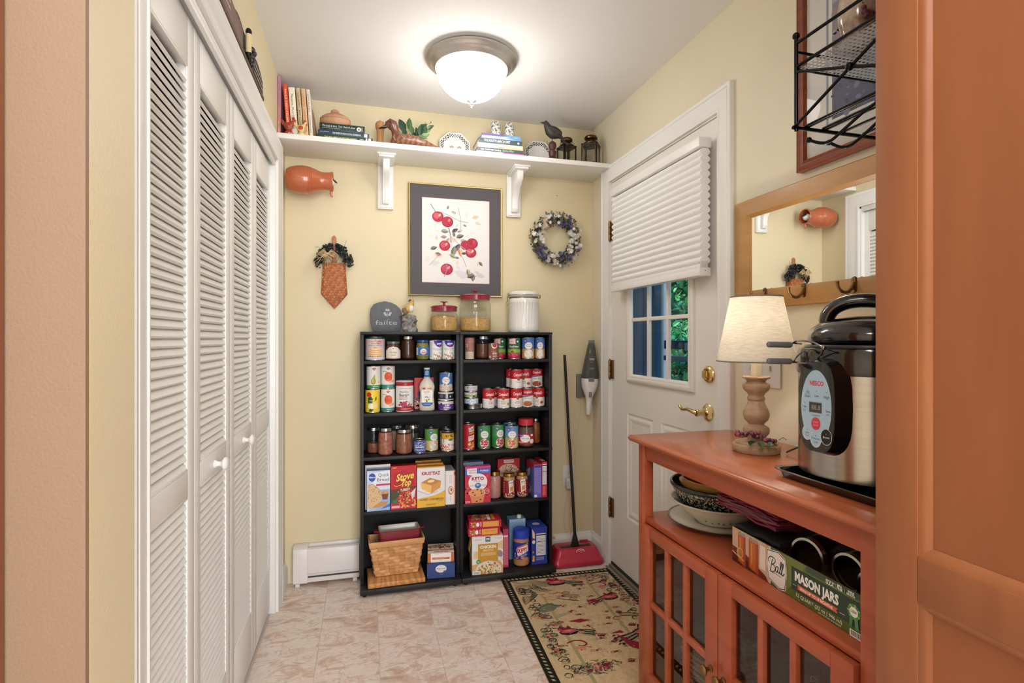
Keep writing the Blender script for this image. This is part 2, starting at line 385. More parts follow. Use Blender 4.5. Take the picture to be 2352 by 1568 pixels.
for k, o in enumerate(lv[1:3]):
    kg = G().lathe([(0, 0), (.011, 0), (.012, .003), (.0075, .007), (.006, .014), (.010, .020), (.0175, .024), (.019, .028), (.016, .033), (.008, .036), (0, .0365)], 20, rot('Y', 90))
    part('knob', kg, trim, o, loc=(0, LW/2, .852))
# ---------------- entry door (door_1)
dpaint = M('door_paint', 'e6e2da', .4, var=.015, vs=3, bump=.06, bs=180)
dr = bpy.data.objects.new('door_1', None); COL.objects.link(dr); dr['kind'] = 'structure'; dr['label'] = 'white entry door with a divided glass light and a cellular shade'
dr.location = (RX+.006, 2.642, .03)                        # hinge edge; local -y towards the latch
DW, DH = .91, 2.035; FX = 0
def dy(y): return y-2.642
WY0, WY1, WZ0, WZ1 = dy(1.888), dy(2.452), 1.012-.03, 1.905-.03
# slab with light opening and pressed panels
def slabface(g, x, holes, y0, y1, z0, z1, depth):
    ys = sorted({y0, y1, *[h[0] for h in holes], *[h[1] for h in holes]}); zs = sorted({z0, z1, *[h[2] for h in holes], *[h[3] for h in holes]})
    for a, b in zip(ys, ys[1:]):
        for c, d in zip(zs, zs[1:]):
            if any(h[0] <= a and b <= h[1] and h[2] <= c and d <= h[3] for h in holes): continue
            g.add([(x, a, c), (x, b, c), (x, b, d), (x, a, d)], [(0, 1, 2, 3)])
    for a, b, c, d in holes: yield a, b, c, d
pan = [(dy(2.128), dy(2.468), .288, .822), (dy(1.905), dy(2.090), .288, .822)]
pan = [(dy(2.215), dy(2.468), .288, .822), (dy(1.905), dy(2.145), .288, .822)]
g = G(); list(slabface(g, 0, [(WY0+.02, WY1-.02, WZ0+.02, WZ1-.02)]+pan, -DW, 0, 0, DH, 0))
list(slabface(g, .044, [(WY0+.02, WY1-.02, WZ0+.02, WZ1-.02)], -DW, 0, 0, DH, 0))
for a, b, c, d in ((-DW, 0, 0, DH), (WY0+.02, WY1-.02, WZ0+.02, WZ1-.02)):
    for p, q in (((a, c), (b, c)), ((b, c), (b, d)), ((b, d), (a, d)), ((a, d), (a, c))):
        g.add([(0, p[0], p[1]), (0, q[0], q[1]), (.044, q[0], q[1]), (.044, p[0], p[1])], [(0, 1, 2, 3)])
for a, b, c, d in pan:
    st = [(0, 0), (.006, .005), (.012, .0055), (.022, .001), (.028, .0005), (.045, .005)]
    for (i0, x0), (i1, x1) in zip(st, st[1:]):
        P0 = [(x0, a+i0, c+i0), (x0, b-i0, c+i0), (x0, b-i0, d-i0), (x0, a+i0, d-i0)]; P1 = [(x1, a+i1, c+i1), (x1, b-i1, c+i1), (x1, b-i1, d-i1), (x1, a+i1, d-i1)]
        g.add(P0+P1, [(k, (k+1) % 4, 4+(k+1) % 4, 4+k) for k in range(4)])
    i1, x1 = st[-1]; g.add([(x1, a+i1, c+i1), (x1, b-i1, c+i1), (x1, b-i1, d-i1), (x1, a+i1, d-i1)], [(0, 1, 2, 3)])
part('door_slab', g, dpaint, dr, smooth=False)
# light frame moulding
fp = [(0, -.002), (0, .010), (.006, .016), (.016, .017), (.024, .012), (.03, .013), (.036, .009), (.04, 0), (.04, -.002)]
path = [((0, WY0+.04, WZ0+.04), (0, -1, -1), (-1, 0, 0)), ((0, WY1-.04, WZ0+.04), (0, 1, -1), (-1, 0, 0)), ((0, WY1-.04, WZ1-.04), (0, 1, 1), (-1, 0, 0)), ((0, WY0+.04, WZ1-.04), (0, -1, 1), (-1, 0, 0))]
part('window_frame', G().sweep([(.04-u, w) for u, w in fp][::-1], path, closed=True), dpaint, dr)
GY0, GY1, GZ0, GZ1 = WY0+.032, WY1-.032, WZ0+.032, WZ1-.032
g = G()
for k in (1, 2):
    y = GY0+(GY1-GY0)*k/3; g.box(-.006, y-.009, GZ0, .0105, y+.009, GZ1)
for z in (1.322-.03, 1.605-.03): g.box(-.0055, GY0, z-.009, .0100, GY1, z+.009)
part('muntin', g, dpaint, dr, .003)
part('dark_reveal_lining', G().box(.0146, WY1-.0225, WZ0+.02, .0439, WY1-.0201, WZ1-.02).box(.0146, WY0+.0201, WZ0+.02, .0439, WY0+.0225, WZ1-.02).box(.0146, WY0+.0226, WZ0+.0201, .0439, WY1-.0226, WZ0+.0225), M('reveal_shade', '3a4658', .6), dr)  # dark lining added so the daylit sides of the opening read as shaded
pg = glassmat('window_glass', (.93, .98, 1.0), .0, .8)
for a in range(3):
    for b, (z0, z1) in enumerate(((GZ0, 1.292), (1.292, 1.575), (1.575, GZ1))):
        y0 = GY0+(GY1-GY0)*a/3; y1 = GY0+(GY1-GY0)*(a+1)/3
        part('pane', G().box(.011, y0+.002, z0+.002, .014, y1-.002, z1-.002), pg, dr)
# hinges, lock, lever
brass = M('polished_brass', 'dcc68c', .18, 1); abr = M('antique_brass', '8c6f4a', .38, 1, var=.15, vs=60)
for z in (1.808, 1.064, .322):
    h = G().box(-.0095, -.030+.03, -.05, -.006, -.001+.03, .05).box(-.0085, -.03, -.05, -.0005, -.001, .05)
    for q in range(3): h.lathe([(0, -.05+q*.034), (.0075, -.05+q*.034), (.0075, -.05+q*.034+.031), (0, -.05+q*.034+.031)], 12, TR(-.012, 0, 0))
    h.lathe([(0, .05), (.005, .05), (.003, .056), (0, .057)], 10, TR(-.012, 0, 0)).lathe([(0, -.057), (.003, -.056), (.005, -.05), (0, -.05)], 10, TR(-.012, 0, 0))
    ho = part('hinge', h, abr, dr, .0008, loc=(0, .003, z-.03))
lk = part('deadbolt', G().lathe([(0, 0), (.033, 0), (.034, -.004), (.031, -.010), (.024, -.014), (.020, -.014), (.019, -.011), (0, -.011)], 28, rot('Y', 90)), brass, dr, loc=(0, dy(1.792), 1.091-.03))
part('thumb_turn', G().cbox(-.022, 0, 0, .022, .008, .030), brass, lk, .003)
lv_ = part('door_lever', G().lathe([(0, 0), (.033, 0), (.034, -.004), (.029, -.009), (.020, -.012), (.017, -.014), (.012, -.030), (.012, -.045), (.014, -.047), (.014, -.054), (.012, -.056), (0, -.056)], 28, rot('Y', 90)), brass, dr, loc=(0, dy(1.800), .943-.03))
g = G().tube([(-.05, 0, 0), (-.056, .015, .002), (-.058, .035, .006), (-.058, .055, .008), (-.057, .075, .004), (-.056, .092, .002), (-.055, .105, .009), (-.055, .112, .014), (-.055, .112, .020)], [.0085, .0085, .0075, .007, .0065, .0062, .0058, .0055, .004], 12)
part('lever_handle', g, brass, lv_)
# jambs, stop and threshold
g = G().box(RX+.001, D1-.004, 0, RX+.055, D1+.03, DT).box(RX+.001, D0-.03, 0, RX+.26, D0+.004, DT).box(RX+.001, D0-.03, DT-.004, RX+.26, D1+.03, DT+.03)
struct('trim_door_jamb', g, trim, .001)
struct('trim_threshold', G().box(RX-.012, D0, 0, RX+.14, D1, .018).box(RX-.030, D0, 0, RX-.012, D1, .008), M('threshold_metal', 'a39a8c', .45, .6, var=.1, vs=20), .003)
struct('trim_door_sweep', G().box(RX-.001, D0+.01, .019, RX+.005, D1-.01, .032), M('dark_rubber', '2c2723', .6))
# ================================================================ OUTSIDE THE DOOR
extm = M('grey_blue_siding', '56657a', .6, var=.05, vs=4)
struct('trim_exterior_jamb', G().box(RX+.056, 2.640, .02, 1.58, 2.66, DT).box(1.40, 2.636, .02, 1.42, 2.6398, DT).box(1.47, 2.634, .02, 1.50, 2.6398, DT), extm, .002)
sd = thing('storm_door', 'white and grey storm door with a sliding sash behind the entry door glass', 'storm door', (1.545, 2.18, .02))
whm = M('white_aluminium', 'd8dde2', .35)
part('stile', G().box(-.015, .385, 0, .015, .455, 2.04), M('blue_stile', '5c84a8', .5), sd, .003)
part('stile', G().box(-.015, -.455, 0, .015, -.385, 2.04), extm, sd, .003)
part('inner_strip', G().box(-.012, .362, .5, .012, .3845, 2.0), whm, sd, .002)
part('rail', G().box(-.018, -.3848, 1.155, .012, .3448, 1.200), M('dark_sash_metal', '39424d', .4, .3), sd, .003)
part('rail', G().box(-.022, -.3848, 1.095, .010, .3448, 1.120), extm, sd, .003)
part('sash_latch', G().box(-.030, .02, 1.150, -.018, .14, 1.188), M('latch_grey', '7f8fa3', .4), sd, .003)
part('kick_panel', G().box(-.010, -.385, .0, .010, .385, .62), whm, sd, .003)
part('pane', G().box(-.002, -.3846, .622, .002, .3446, 1.0945), glassmat('storm_glass', (.86, .96, 1.0), 0, 1.0), sd)
part('pane', G().box(-.002, -.3846, 1.201, .002, .3446, 2.0), _M['storm_glass'], sd)
tag(part('ground', G().box(1.6, 0, -.25, 9, 9, -.15), M('grass_ground', '4c7a38', .9, var=.3, vs=4, col2='2f5a2a')), 'green lawn seen through the door glass', 'lawn'); bpy.data.objects['ground']['kind'] = 'structure'
lm = [M('shrub_leaf_bright', '4a9a4c', .45, var=.35, vs=3), M('shrub_leaf_dark', '1f6a3c', .5, var=.3, vs=3), M('shrub_leaf_blue', '3c8c6a', .5, var=.3, vs=3)]
def bush(loc, rx, ry, rz, n, seed, label):
    t = thing('shrub', label, 'shrub', loc, 0, 'shrubs outside the door'); rr = random.Random(seed)
    g = G(); wd = G()
    for i in range(7):
        a = rr.uniform(0, 6.28); wd.tube([(0, 0, -.2), (rx*.3*cos(a), ry*.3*sin(a), rz*.7), (rx*.7*cos(a), ry*.7*sin(a), rz*1.5)], [.03, .02, .008], 6)
    part('stem', wd, M('bark', '4d3b2a', .8, var=.2, vs=20), t)
    for i in range(n):
        u = rr.uniform(-1, 1); a = rr.uniform(0, 6.28); q = rr.uniform(.35, 1.02); s_ = math.sqrt(1-u*u)
        bump = 1+.16*sin(5*a+3*u)+.1*sin(11*a+7*u)
        p = Vector((rx*s_*cos(a)*q*bump, ry*s_*sin(a)*q*bump, rz+rz*u*q)); s = rr.uniform(.022, .050)*(1.7 if rx > 1 else 1)
        Mx = Matrix.Translation(p) @ Matrix.Rotation(rr.uniform(0, 6.28), 4, 'Z') @ Matrix.Rotation(rr.uniform(-1.1, 1.1), 4, 'X') @ Matrix.Rotation(rr.uniform(-.7, .7), 4, 'Y')
        g.add([(0, -s, 0), (s*.5, -s*.3, .01), (s*.42, s*.5, .0), (0, s, -.012), (-s*.42, s*.5, .0), (-s*.5, -s*.3, .01)], [(0, 1, 2, 3), (0, 3, 4, 5)], Mx, rr.choice((0, 0, 1, 1, 2)))
    o = part('foliage', g, lm, t, smooth=False); o['kind'] = 'stuff'
bush((2.75, 4.1, -.15), .75, .7, .78, 11000, 1, 'bright green leafy shrub low behind the door glass')
bush((4.9, 7.7, -.15), 1.9, 1.5, 2.0, 30000, 2, 'tall dark green shrub behind the low one outside')
bush((6.2, 4.4, -.15), 1.5, 1.4, 1.8, 16000, 3, 'tall leafy shrub at the right edge of the view outside')
# ================================================================ CELLULAR SHADE
fab = M('shade_fabric', 'eeeeec', .7, var=.01, vs=4, bump=.15, bs=500); plast = M('white_plastic', 'ecebe8', .3)
sh = thing('window_shade', 'white cellular shade half lowered over the door glass', 'window shade', (1.21, 2.517, 0))
SW = 2.517-1.762; zt, zb = 1.992, 1.468
part('head_rail', G().box(0, -SW-.006, zt-.038, .055, 0, zt), plast, sh, .004)
part('bracket', G().box(.056, -.06, zt-.02, .069, -.03, zt+.01).box(.056, -SW+.03, zt-.02, .069, -SW+.06, zt+.01), plast, sh)
n = 16; g = G(); hp = (zt-.04-(zb+.045))/n; prof = []
for i in range(n):
    z = zb+.045+i*hp
    for k in range(5): prof.append((.020-.011*sin(pi*k/5)-.0, z+hp*k/5))
prof.append((.020, zb+.045+n*hp)); back = [(.042-(x-.020), z) for x, z in prof][::-1]; loop = prof+back
v = [(x, 0, z) for x, z in loop]+[(x, -SW, z) for x, z in loop]; m_ = len(loop)
g.add(v, [(i, (i+1) % m_, m_+(i+1) % m_, m_+i) for i in range(m_)])
for s_ in (0, 1):
    for i in range(len(prof)-1):
        a, b_ = i, i+1; c_, d_ = m_-2-i, m_-1-i; g.f.append(tuple(q+s_*m_ for q in (a, b_, c_, d_))); g.c.append(None)
part('pleated_fabric', g, fab, sh)
g = G().box(.004, -SW, zb, .048, 0, zb+.028).box(.008, -SW, zb+.028, .044, 0, zb+.0445)
part('bottom_rail', g, plast, sh, .0025)
part('end_cap', G().box(.002, -SW-.008, zb-.002, .050, -SW-.0005, zb+.030), plast, sh, .002)
part('screw', G().lathe([(0, 0), (.0018, 0), (.0018, .001), (0, .001)], 10, TR(.026, -SW-.0081, zb+.018) @ rot('X', 90)), M('black_hole', '1a1a1a', .6), sh)
part('end_clip', G().box(.010, -SW-.005, zb+.031, .040, -SW+.01, zb+.055), glassmat('clear_plastic', (.95, .95, .95), .1, .8, .3, 'e8e8e8'), sh)
# ================================================================ WALL SHELF
swhite = M('shelf_white_paint', 'f0efeb', .35, var=.01, vs=3)
ws = thing('wall_shelf', 'long white board shelf high on the back wall on two brackets', 'shelf', (0, 0, 0))
part('board', G().box(LX+.001, 2.625, 2.142, RX-.001, BY-.001, 2.166), swhite, ws, .0015)
for bx_ in (.100, .794):
    g = G().box(bx_-.040, BY-.019, 1.905, bx_+.040, BY-.001, 2.1418).box(bx_-.036, BY-.024, 1.912, bx_+.036, BY-.019, 2.135)
    g.box(bx_-.036, 2.700, 2.124, bx_+.036, BY-.024, 2.1418).box(bx_-.044, 2.690, 2.133, bx_+.044, BY-.019, 2.1418)
    pr = [(BY-.024, 1.925), (BY-.040, 1.928), (BY-.050, 1.945), (BY-.048, 1.965), (BY-.052, 1.99), (BY-.066, 2.015), (BY-.085, 2.035), (BY-.105, 2.052), (BY-.130, 2.066), (BY-.150, 2.085), (BY-.155, 2.105), (BY-.155, 2.124), (BY-.024, 2.124)]
    mt = Matrix(((0, 1, 0, 0), (1, 0, 0, 0), (0, 0, 1, 0), (0, 0, 0, 1)))
    g.prism(pr, bx_-.016, bx_+.016, mt)
    for zz in (2.095, 1.93):
        for s_ in (-.027, .027): g.ball((bx_+s_, BY-.0245, zz), .0045, 8, 5, (1, .5, 1))
    part('bracket', g, swhite, ws, .0015)
# ================================================================ CEILING LIGHT
ni = M('brushed_nickel', 'c4c0ba', .38, 1, var=.04, vs=30)
cl = thing('ceiling_light', 'flush ceiling light with a glowing white glass bowl and nickel rim', 'ceiling light', (.442, 2.278, CZ))
part('rim', G().lathe([(0, 0), (.178, 0), (.186, -.004), (.189, -.010), (.195, -.013), (.196, -.018), (.190, -.024), (.180, -.028), (.172, -.036), (.168, -.042), (.164, -.044), (.160, -.050), (.156, -.052), (.150, -.046), (.15, -.02), (0, -.02)], 64), ni, cl)
bowl = [(0.1525*math.cos(t), -.046-.135*math.sin(t)) for t in [RAD(x) for x in (0, 8, 16, 25, 35, 45, 55, 65, 75, 84)]]+[(0, -.181)]
part('glass_bowl', G().lathe(bowl, 56), M('glowing_glass', 'fffcf6', .4, emit=LAMP_EMIT), cl)
part('finial', G().lathe([(0, -.178), (.020, -.1805), (.021, -.184), (.010, -.190), (.007, -.194), (.008, -.197), (.0085, -.199), (.005, -.201), (.0085, -.205), (.0088, -.208), (.005, -.213), (0, -.214)], 24), ni, cl)
pl = bpy.data.objects.new('ceiling_bulb', bpy.data.lights.new('ceiling_bulb', 'POINT')); pl.data.energy = 5; pl.data.shadow_soft_size = .10; pl.data.color = (1, .975, .94); pl.location = (.442, 2.278, 2.10); COL.objects.link(pl)
# ================================================================ SIGN OVER THE CLOSET
blk = M('chalk_black', '2e2b27', .6, var=.25, vs=25, bump=.3, bs=120); brn = M('sign_brown', '5a4330', .6, var=.2, vs=20)
sg = thing('wall_sign', 'long dark wooden sign with a candle and letters above the closet casing', 'sign', (LX+.002, 0, 2.126))
rr = random.Random(5); top = [(1.50+.72*i/24, .098+.006*sin(i*1.3)+rr.uniform(-.002, .002)) for i in range(25)]
poly = [(1.50, 0), (2.215, 0), (2.222, .02)]+[(2.218, .075)]+top[::-1][1:]
mt = Matrix(((0, 1, 0, 0), (1, 0, 0, 0), (0, 0, 1, 0), (0, 0, 0, 1)))
part('board', G().prism(poly, 0, .010, mt), blk, sg, .001)
part('lower_strip', G().box(.0105, 1.50, 0, .018, 2.20, .014), brn, sg, .002)
part('figure_panel', G().box(.0105, 1.50, .02, .013, 1.86, .085), M('sign_plum', '7d6155', .6, var=.2, vs=12), sg, .001)
d = D().lines(-.08, .0, .16, .04, 2, 'c9c3b4').lines(.42, -.01, .16, .05, 3, 'a39d90', seed=5)
part('lettering', d.flat(G(), (.0135, 1.62, .035), (0, 1, 0), (0, 0, 1)), PRM, sg)
cd = G().lathe([(0, 0), (.0085, 0), (.0085, .062), (0, .064)], 12, TR(.022, 1.90, .028)); part('candle', cd, M('candle_cream', 'dcc796', .5), sg)
part('candle_cup', G().lathe([(0, 0), (.011, 0), (.012, .012), (0, .012)], 12, TR(.022, 1.90, .016)).lathe([(0, .092), (.009, .090), (.010, .100), (.006, .108), (0, .108)], 12, TR(.022, 1.90, 0)), M('sign_iron', '1d1b1a', .4, .6), sg)
g = G()
for k in range(9): g.ball((.018+rr.uniform(-.003, .006), 1.96+rr.uniform(-.03, .03), .045+rr.uniform(-.02, .02)), .011, 8, 6)
part('berry_cluster', g, M('sign_berry', '2b2024', .35), sg)
# ================================================================ BASEBOARD HEATER
hm = M('heater_enamel', 'e2dcda', .35, var=.02, vs=3)
ht = thing('baseboard_heater', 'white baseboard heater between the closet and black bookcase', 'heater', (0, 0, 0))
HX0, HX1 = -.345, -.032; hy = BY-.001
mt = Matrix(((0, 1, 0, 0), (1, 0, 0, 0), (0, 0, 1, 0), (0, 0, 0, 1)))
pr = [(hy, .020), (hy-.058, .020), (hy-.060, .045), (hy-.060, .062), (hy-.064, .066), (hy-.064, .165), (hy-.058, .182), (hy-.045, .188), (hy-.040, .183), (hy-.036, .160), (hy-.015, .160), (hy-.012, .195), (hy, .197)]
part('front_cover', G().prism(pr, HX0+.068, HX1, mt), hm, ht, .001)
pr2 = [(hy, .018), (hy-.062, .018), (hy-.067, .024), (hy-.067, .166), (hy-.061, .186), (hy-.040, .197), (hy, .199)]
part('end_box', G().prism(pr2, HX0, HX0+.068, mt), hm, ht, .0025)
part('slot_shade_strip', G().box(HX0+.07, hy-.0655, .046, HX1, hy-.0605, .052), M('heater_shadow_gap', '3a3634', .7), ht)  # dark strip on the cover, painting the shade inside the gap
part('support_foot', G().box(HX0+.01, hy-.05, 0, HX0+.03, hy-.01, .0185).box(HX1-.03, hy-.05, 0, HX1-.01, hy-.01, .0205), hm, ht)
# ================================================================ BOOKCASES
bk = M('black_ash_veneer', '151413', .5, var=.12, vs=4, st=(1, 1, 6), bump=.12, bs=90); bkin = M('black_ash_inside', '0c0b0a', .7, var=.12, vs=4); bktop = M('black_ash_shelf_top', '3c3a3a', .3, var=.25, vs=18)
BF, BB = 2.69, 2.878
SZ = [1.121, .864, .652, .386, .037]
def bookcase(x0, x1, label):
    t = thing('bookcase', label, 'bookcase', (x0, 0, 0), 0, 'narrow black bookcases')
    w = x1-x0; s = .0165
    for xx in (0, w-s):
        part('side_panel', G().box(xx, BF, .038, xx+s, BB, 1.250), bk, t, .001)
        part('side_trim', G().box(xx-.0003, BF-.003, .638, xx+s+.0003, BF-.0001, .654), bk, t)
    part('top_panel', G().box(-.0005, BF-.006, 1.2505, w+.0005, BB, 1.2625), bk, t, .001)
    part('back_panel', G().box(s, BB-.006, .04, w-s, BB, 1.2495), bkin, t)
    for k, z in enumerate(SZ[:4]):
        th = .0155; yf = BF+.002 if k != 2 else BF-.005
        x_ = (s+.0005) if k != 2 else .001
        g = G().box(s+.0004, yf, z-th, w-s-.0004, BB-.0065, z)
        o = part('shelf', g, bktop if False else bk, t, .0012)
    part('base_shelf', G().box(0, 2.625, .013, w, BB, .037), bk, t, .0015)
    for a, b_ in ((.02, 2.645), (w-.03, 2.645), (.02, 2.84), (w-.03, 2.84)):
        part('caster', G().lathe([(0, 0), (.008, 0), (.010, .003), (.010, .010), (.006, .0129), (0, .0129)], 12), M('caster_plastic', '141414', .4), t, loc=(a, b_, 0))
    g = G()
    for z0 in (.06, .41, .68, .89):
        for k in range(6):
            zz = z0+.02+k*.032; g.lathe([(0, 0), (.0022, 0), (.0022, .0006), (0, .0006)], 6, TR(w-s-.0003, BF+.03, zz) @ rot('Y', -90))
    o = part('peg_hole', g, M('peg_hole_light', '9a9692', .5), t); o['kind'] = 'stuff'
    return t
bookcase(-.025, .4605, 'left black bookcase, five tiers of canned food beside the heater')
bookcase(.4630, .957, 'right black bookcase, its base overlapping the rug edge')
# ================================================================ PANTRY GOODS
tin = M('tin_metal', 'c9c9c6', .25, 1, var=.05, vs=40); gold = M('gold_lid', 'c6a050', .28, 1, var=.08, vs=40); lidblk = M('black_lid', '1b1b1d', .35)
jg = glassmat('jar_glass', (.97, .985, .98), .02, .9); darkg = glassmat('tinted_glass', (.55, .62, .62), .02, 1.0)
GC = 'food on the black shelves'
def face(x, y): return -math.degrees(math.atan2(x, y))
def can(label, x, y, z, r, h, base, fn, ro=0, lid=None, name='food_can', cat='can', rim=.0035):
    t = thing(name, label, cat, (x, y, z+.0007), face(x, y)+ro, GC)
    L = lid or tin
    part('can_body', G().lathe([(0, .002), (r-.002, .002), (r-.0003, 0), (r, .0008), (r-.0008, .0024), (r-.0008, h-.0024), (r, h-.0008), (r-.0003, h), (r-.002, h), (r-.0032, h-.0028), (r*.6, h-.0025), (r*.55, h-.0032), (0, h-.0032)], 32), L, t)
    d = D().r(-pi*r, 0, 2*pi*r, h-2*rim, base); fn(d, r, h-2*rim); d.clamp(-9, 0, 9, h-2*rim)
    part('paper_label', d.wrap(G(), r-.0005, rim), PR, t); return t
FOOD = ['c9572e', 'd9823f', 'e2a35a', 'b8431f', 'edc27c']
def pancake(d, r, h):
    d.r(-2.9*r, h*.93, 5.8*r, h*.07, '24383a'); d.r(-r*1.5, h*.70, 3*r, h*.17, 'e6c9c0'); d.e(r*.4, h*.78, r*.28, h*.10, 'e3a48c').e(r*.05, h*.88, r*.1, h*.04, 'dd8a66')
    d.t('STONEWALL KITCHEN', 0, h*.80, h*.035, '8c4a3c', r*1.5).t('Farmhouse', 0, h*.71, h*.055, '3a2c28', r*.75, sh=.2).t('Pancake & Waffle Mix', 0, h*.62, h*.05, '3a2c28', r*1.45, sh=.1)
    for i in range(8): d.e(0, h*(.17+.045*i), r*(.80-.01*i), h*.045, ('c88a52', 'f0cf9d')[i % 2] if i else 'b87b45').e(0, h*(.185+.045*i), r*(.78-.01*i), h*.035, 'efcb98')
    d.e(0, h*.54, r*.2, h*.035, 'e09a45'); d.r(-2.9*r, 0, 5.8*r, h*.12, 'd8d4dc'); d.lines(-r*.35, h*.05, r*.7, h*.03, 1, '8d8a93')
def chking(d, r, h):
    d.poly([(-r*.5, h*1.0), (r*1.3, h*1.0), (r*1.25, h*.78), (r*.9, h*.66), (r*.45, h*.62), (0, h*.68), (-r*.4, h*.85)], 'd89a52')
    d.poly([(-r*.42, h*1.0), (r*1.3, h*1.0), (r*1.2, h*.80), (r*.88, h*.69), (r*.45, h*.65), (.0, h*.71), (-r*.33, h*.87)], '2433b0').poly([(r*.05, h*.86), (r*.95, h*.88), (r*.95, h*.79), (r*.05, h*.77)], 'f2f0f5').t('Swanson', r*.5, h*.80, h*.06, 'd02a3a', r*.8, sh=.2)
    d.e(r*.5, h*.73, r*.14, h*.03, 'e0426e').t('Chicken a la King', r*.25, h*.53, h*.055, '2a2a34', r*1.7).lines(-r*.3, h*.46, r*1.2, h*.03, 1, '55555c')
    d.blobs(-r*.6, h*.02, r*1.2, h*.36, 70, r*.15, ['f3ece0', 'efe3cf', 'ffffff', 'e8d6ba', 'c9572e', 'dc9a78', '7a8a4a', 'f6f1e8'], 3, (r*.3, h*.16, r*1.0, h*.22)); d.lines(-r*1.2, h*.1, r*.45, h*.8, 12, 'b9b9c2')
def fruit(kind, band):
    def f(d, r, h):
        d.r(-2.9*r, 0, 5.8*r, h*.15, band).lines(-r*.2, h*.055, r*.9, h*.035, 1, 'eef4ef')
        d.poly([(-r*.28, h*.88), (-r*.2, h*.93), (0, h*.95), (r*.2, h*.93), (r*.28, h*.88), (r*.12, h*.88), (.02*r, h*.82)], 'b3442e').line([(-r*.12, h*.88), (r*.1, h*.90)], r*.05, 'f6efe8')
        if kind == 'pear':
            d.e(-r*.12, h*.32, r*.36, h*.15, 'a3a03c').poly([(-r*.45, h*.36), (-r*.05, h*.60), (r*.10, h*.60), (r*.18, h*.4)], 'aaa742').e(-r*.22, h*.34, r*.14, h*.09, 'c3bd5e').line([(r*.03, h*.60), (.02*r, h*.66)], r*.04, '4c3c22')
            d.e(r*.62, h*.30, r*.34, h*.14, 'efe6c9').poly([(r*.3, h*.34), (r*.42, h*.58), (r*.55, h*.58), (r*.92, h*.36)], 'efe6c9').e(r*.66, h*.28, r*.07, h*.04, 'b98a5c')
        else:
            d.e(0, h*.52, r*.58, h*.22, 'e3713c').e(-r*.12, h*.56, r*.38, h*.16, 'd9472f').e(r*.12, h*.60, r*.14, h*.08, 'e96a3a').line([(-r*.9, h*.76), (-r*.4, h*.76), (-r*.2, h*.72)], r*.06, '3a5c2c')
            d.poly([(r*.0, h*.26), (r*.25, h*.22), (r*.5, h*.28), (r*.6, h*.42), (r*.45, h*.38), (r*.28, h*.30)], 'f2b27a').poly([(r*.45, h*.26), (r*.75, h*.26), (r*.9, h*.38), (r*.7, h*.38)], 'eda06a')
    return f
def yelpear(d, r, h):
    d.r(r*.55, 0, r*.6, h, 'e9c72c').lines(r*.62, h*.1, r*.35, h*.8, 12, '5b5526').e(-r*.85, h*.8, r*.35, h*.11, 'c8322b')
    d.poly([(-r, h*.66), (-r*.55, h*.72), (-r*.3, h*.6), (-r*.38, h*.42), (-r, h*.4)], '2c5c2a').poly([(.02*r, h*.66), (r*.2, h*.7), (r*.2, h*.55), (0, h*.5)], '3e6a2c')
    d.e(-r*.55, h*.27, r*.42, h*.12, 'f4edcf').e(0, h*.30, r*.35, h*.15, 'ecd98c').poly([(-.9*r, h*.05), (-.5*r, h*.02), (-.15*r, h*.12), (-.7*r, h*.16)], '2f5b29').lines(-r*.8, h*.47, r*.5, h*.07, 1, 'f6f2d4')
def beets_tub(d, r, h):
    d.r(-2.9*r, h*.86, 5.8*r, h*.14, 'b32630').lines(-r*.4, h*.90, r*.6, h*.05, 1, '26261f').e(r*.05, h*.92, r*.16, h*.03, '56803a')
    d.t('purely inspired', -r*.1, h*.76, h*.045, '5d5d5d', r*1.15, sh=.2).e(r*.62, h*.77, r*.1, h*.02, 'd0b93c')
    d.t('Healthy', -r*.15, h*.62, h*.085, '38383a', r*.95).t('Beets+', -r*.12, h*.50, h*.105, '38383a', r*1.1, b=.015).r(-r*.7, h*.45, r*.95, h*.012, 'b3443c').r(-r*.7, h*.40, r*.95, h*.022, '3c4b3d')
    d.blobs(-r*.7, h*.14, r*.75, h*.34, 60, r*.13, ['a1264e', 'c23763', '7a1c34', '4c1f28', '8d6a4d', 'd9b08a'], 4, (0, h*.22, r*.75, h*.12)).e(-r*.1, h*.24, r*.28, h*.08, 'c02f5c')
    d.r(-2.9*r, 0, 5.8*r, h*.13, 'b02a34').r(-r*.2, h*.12, r*1.1, h*.03, '5c1620').lines(-r*.5, h*.04, r*1.2, h*.04, 1, 'f2dfe0')
def evap(d, r, h):
    d.r(-2.9*r, 0, 5.8*r, h*.32, 'd8c3b2').blobs(-r, h*.25, r, h*.36, 24, r*.16, ['e9dccd', 'd8c3b2', 'f3eadf'], 2).e(0, h*.58, r*.6, h*.2, 'f1efee').e(-r*.2, h*.86, r*.28, h*.06, '2b50a0').t('Great', -r*.2, h*.845, h*.035, 'ffffff', r*.3)
    d.poly([(r*.4, h), (r*.62, h), (r*.5, h*.78), (r*.3, h*.78)], 'f3efe8').t('Evaporated', 0, h*.60, h*.07, '59607c', r*.9).t('Milk', 0, h*.50, h*.07, '59607c', r*.35).e(-r*.2, h*.40, r*.14, h*.03, 'dc8a66')
def tunadark(d, r, h):
    d.r(-2.9*r, h*.12, 5.8*r, h*.68, '2c3044').r(r*.0, h*.22, r*.28, h*.55, 'd9d9dc').lines(r*.02, h*.25, r*.22, h*.45, 9, '33343c').e(r*.6, h*.45, r*.1, h*.12, 'e4e6ec').lines(-r*.85, h*.3, r*.5, h*.4, 4, '8f97b3')
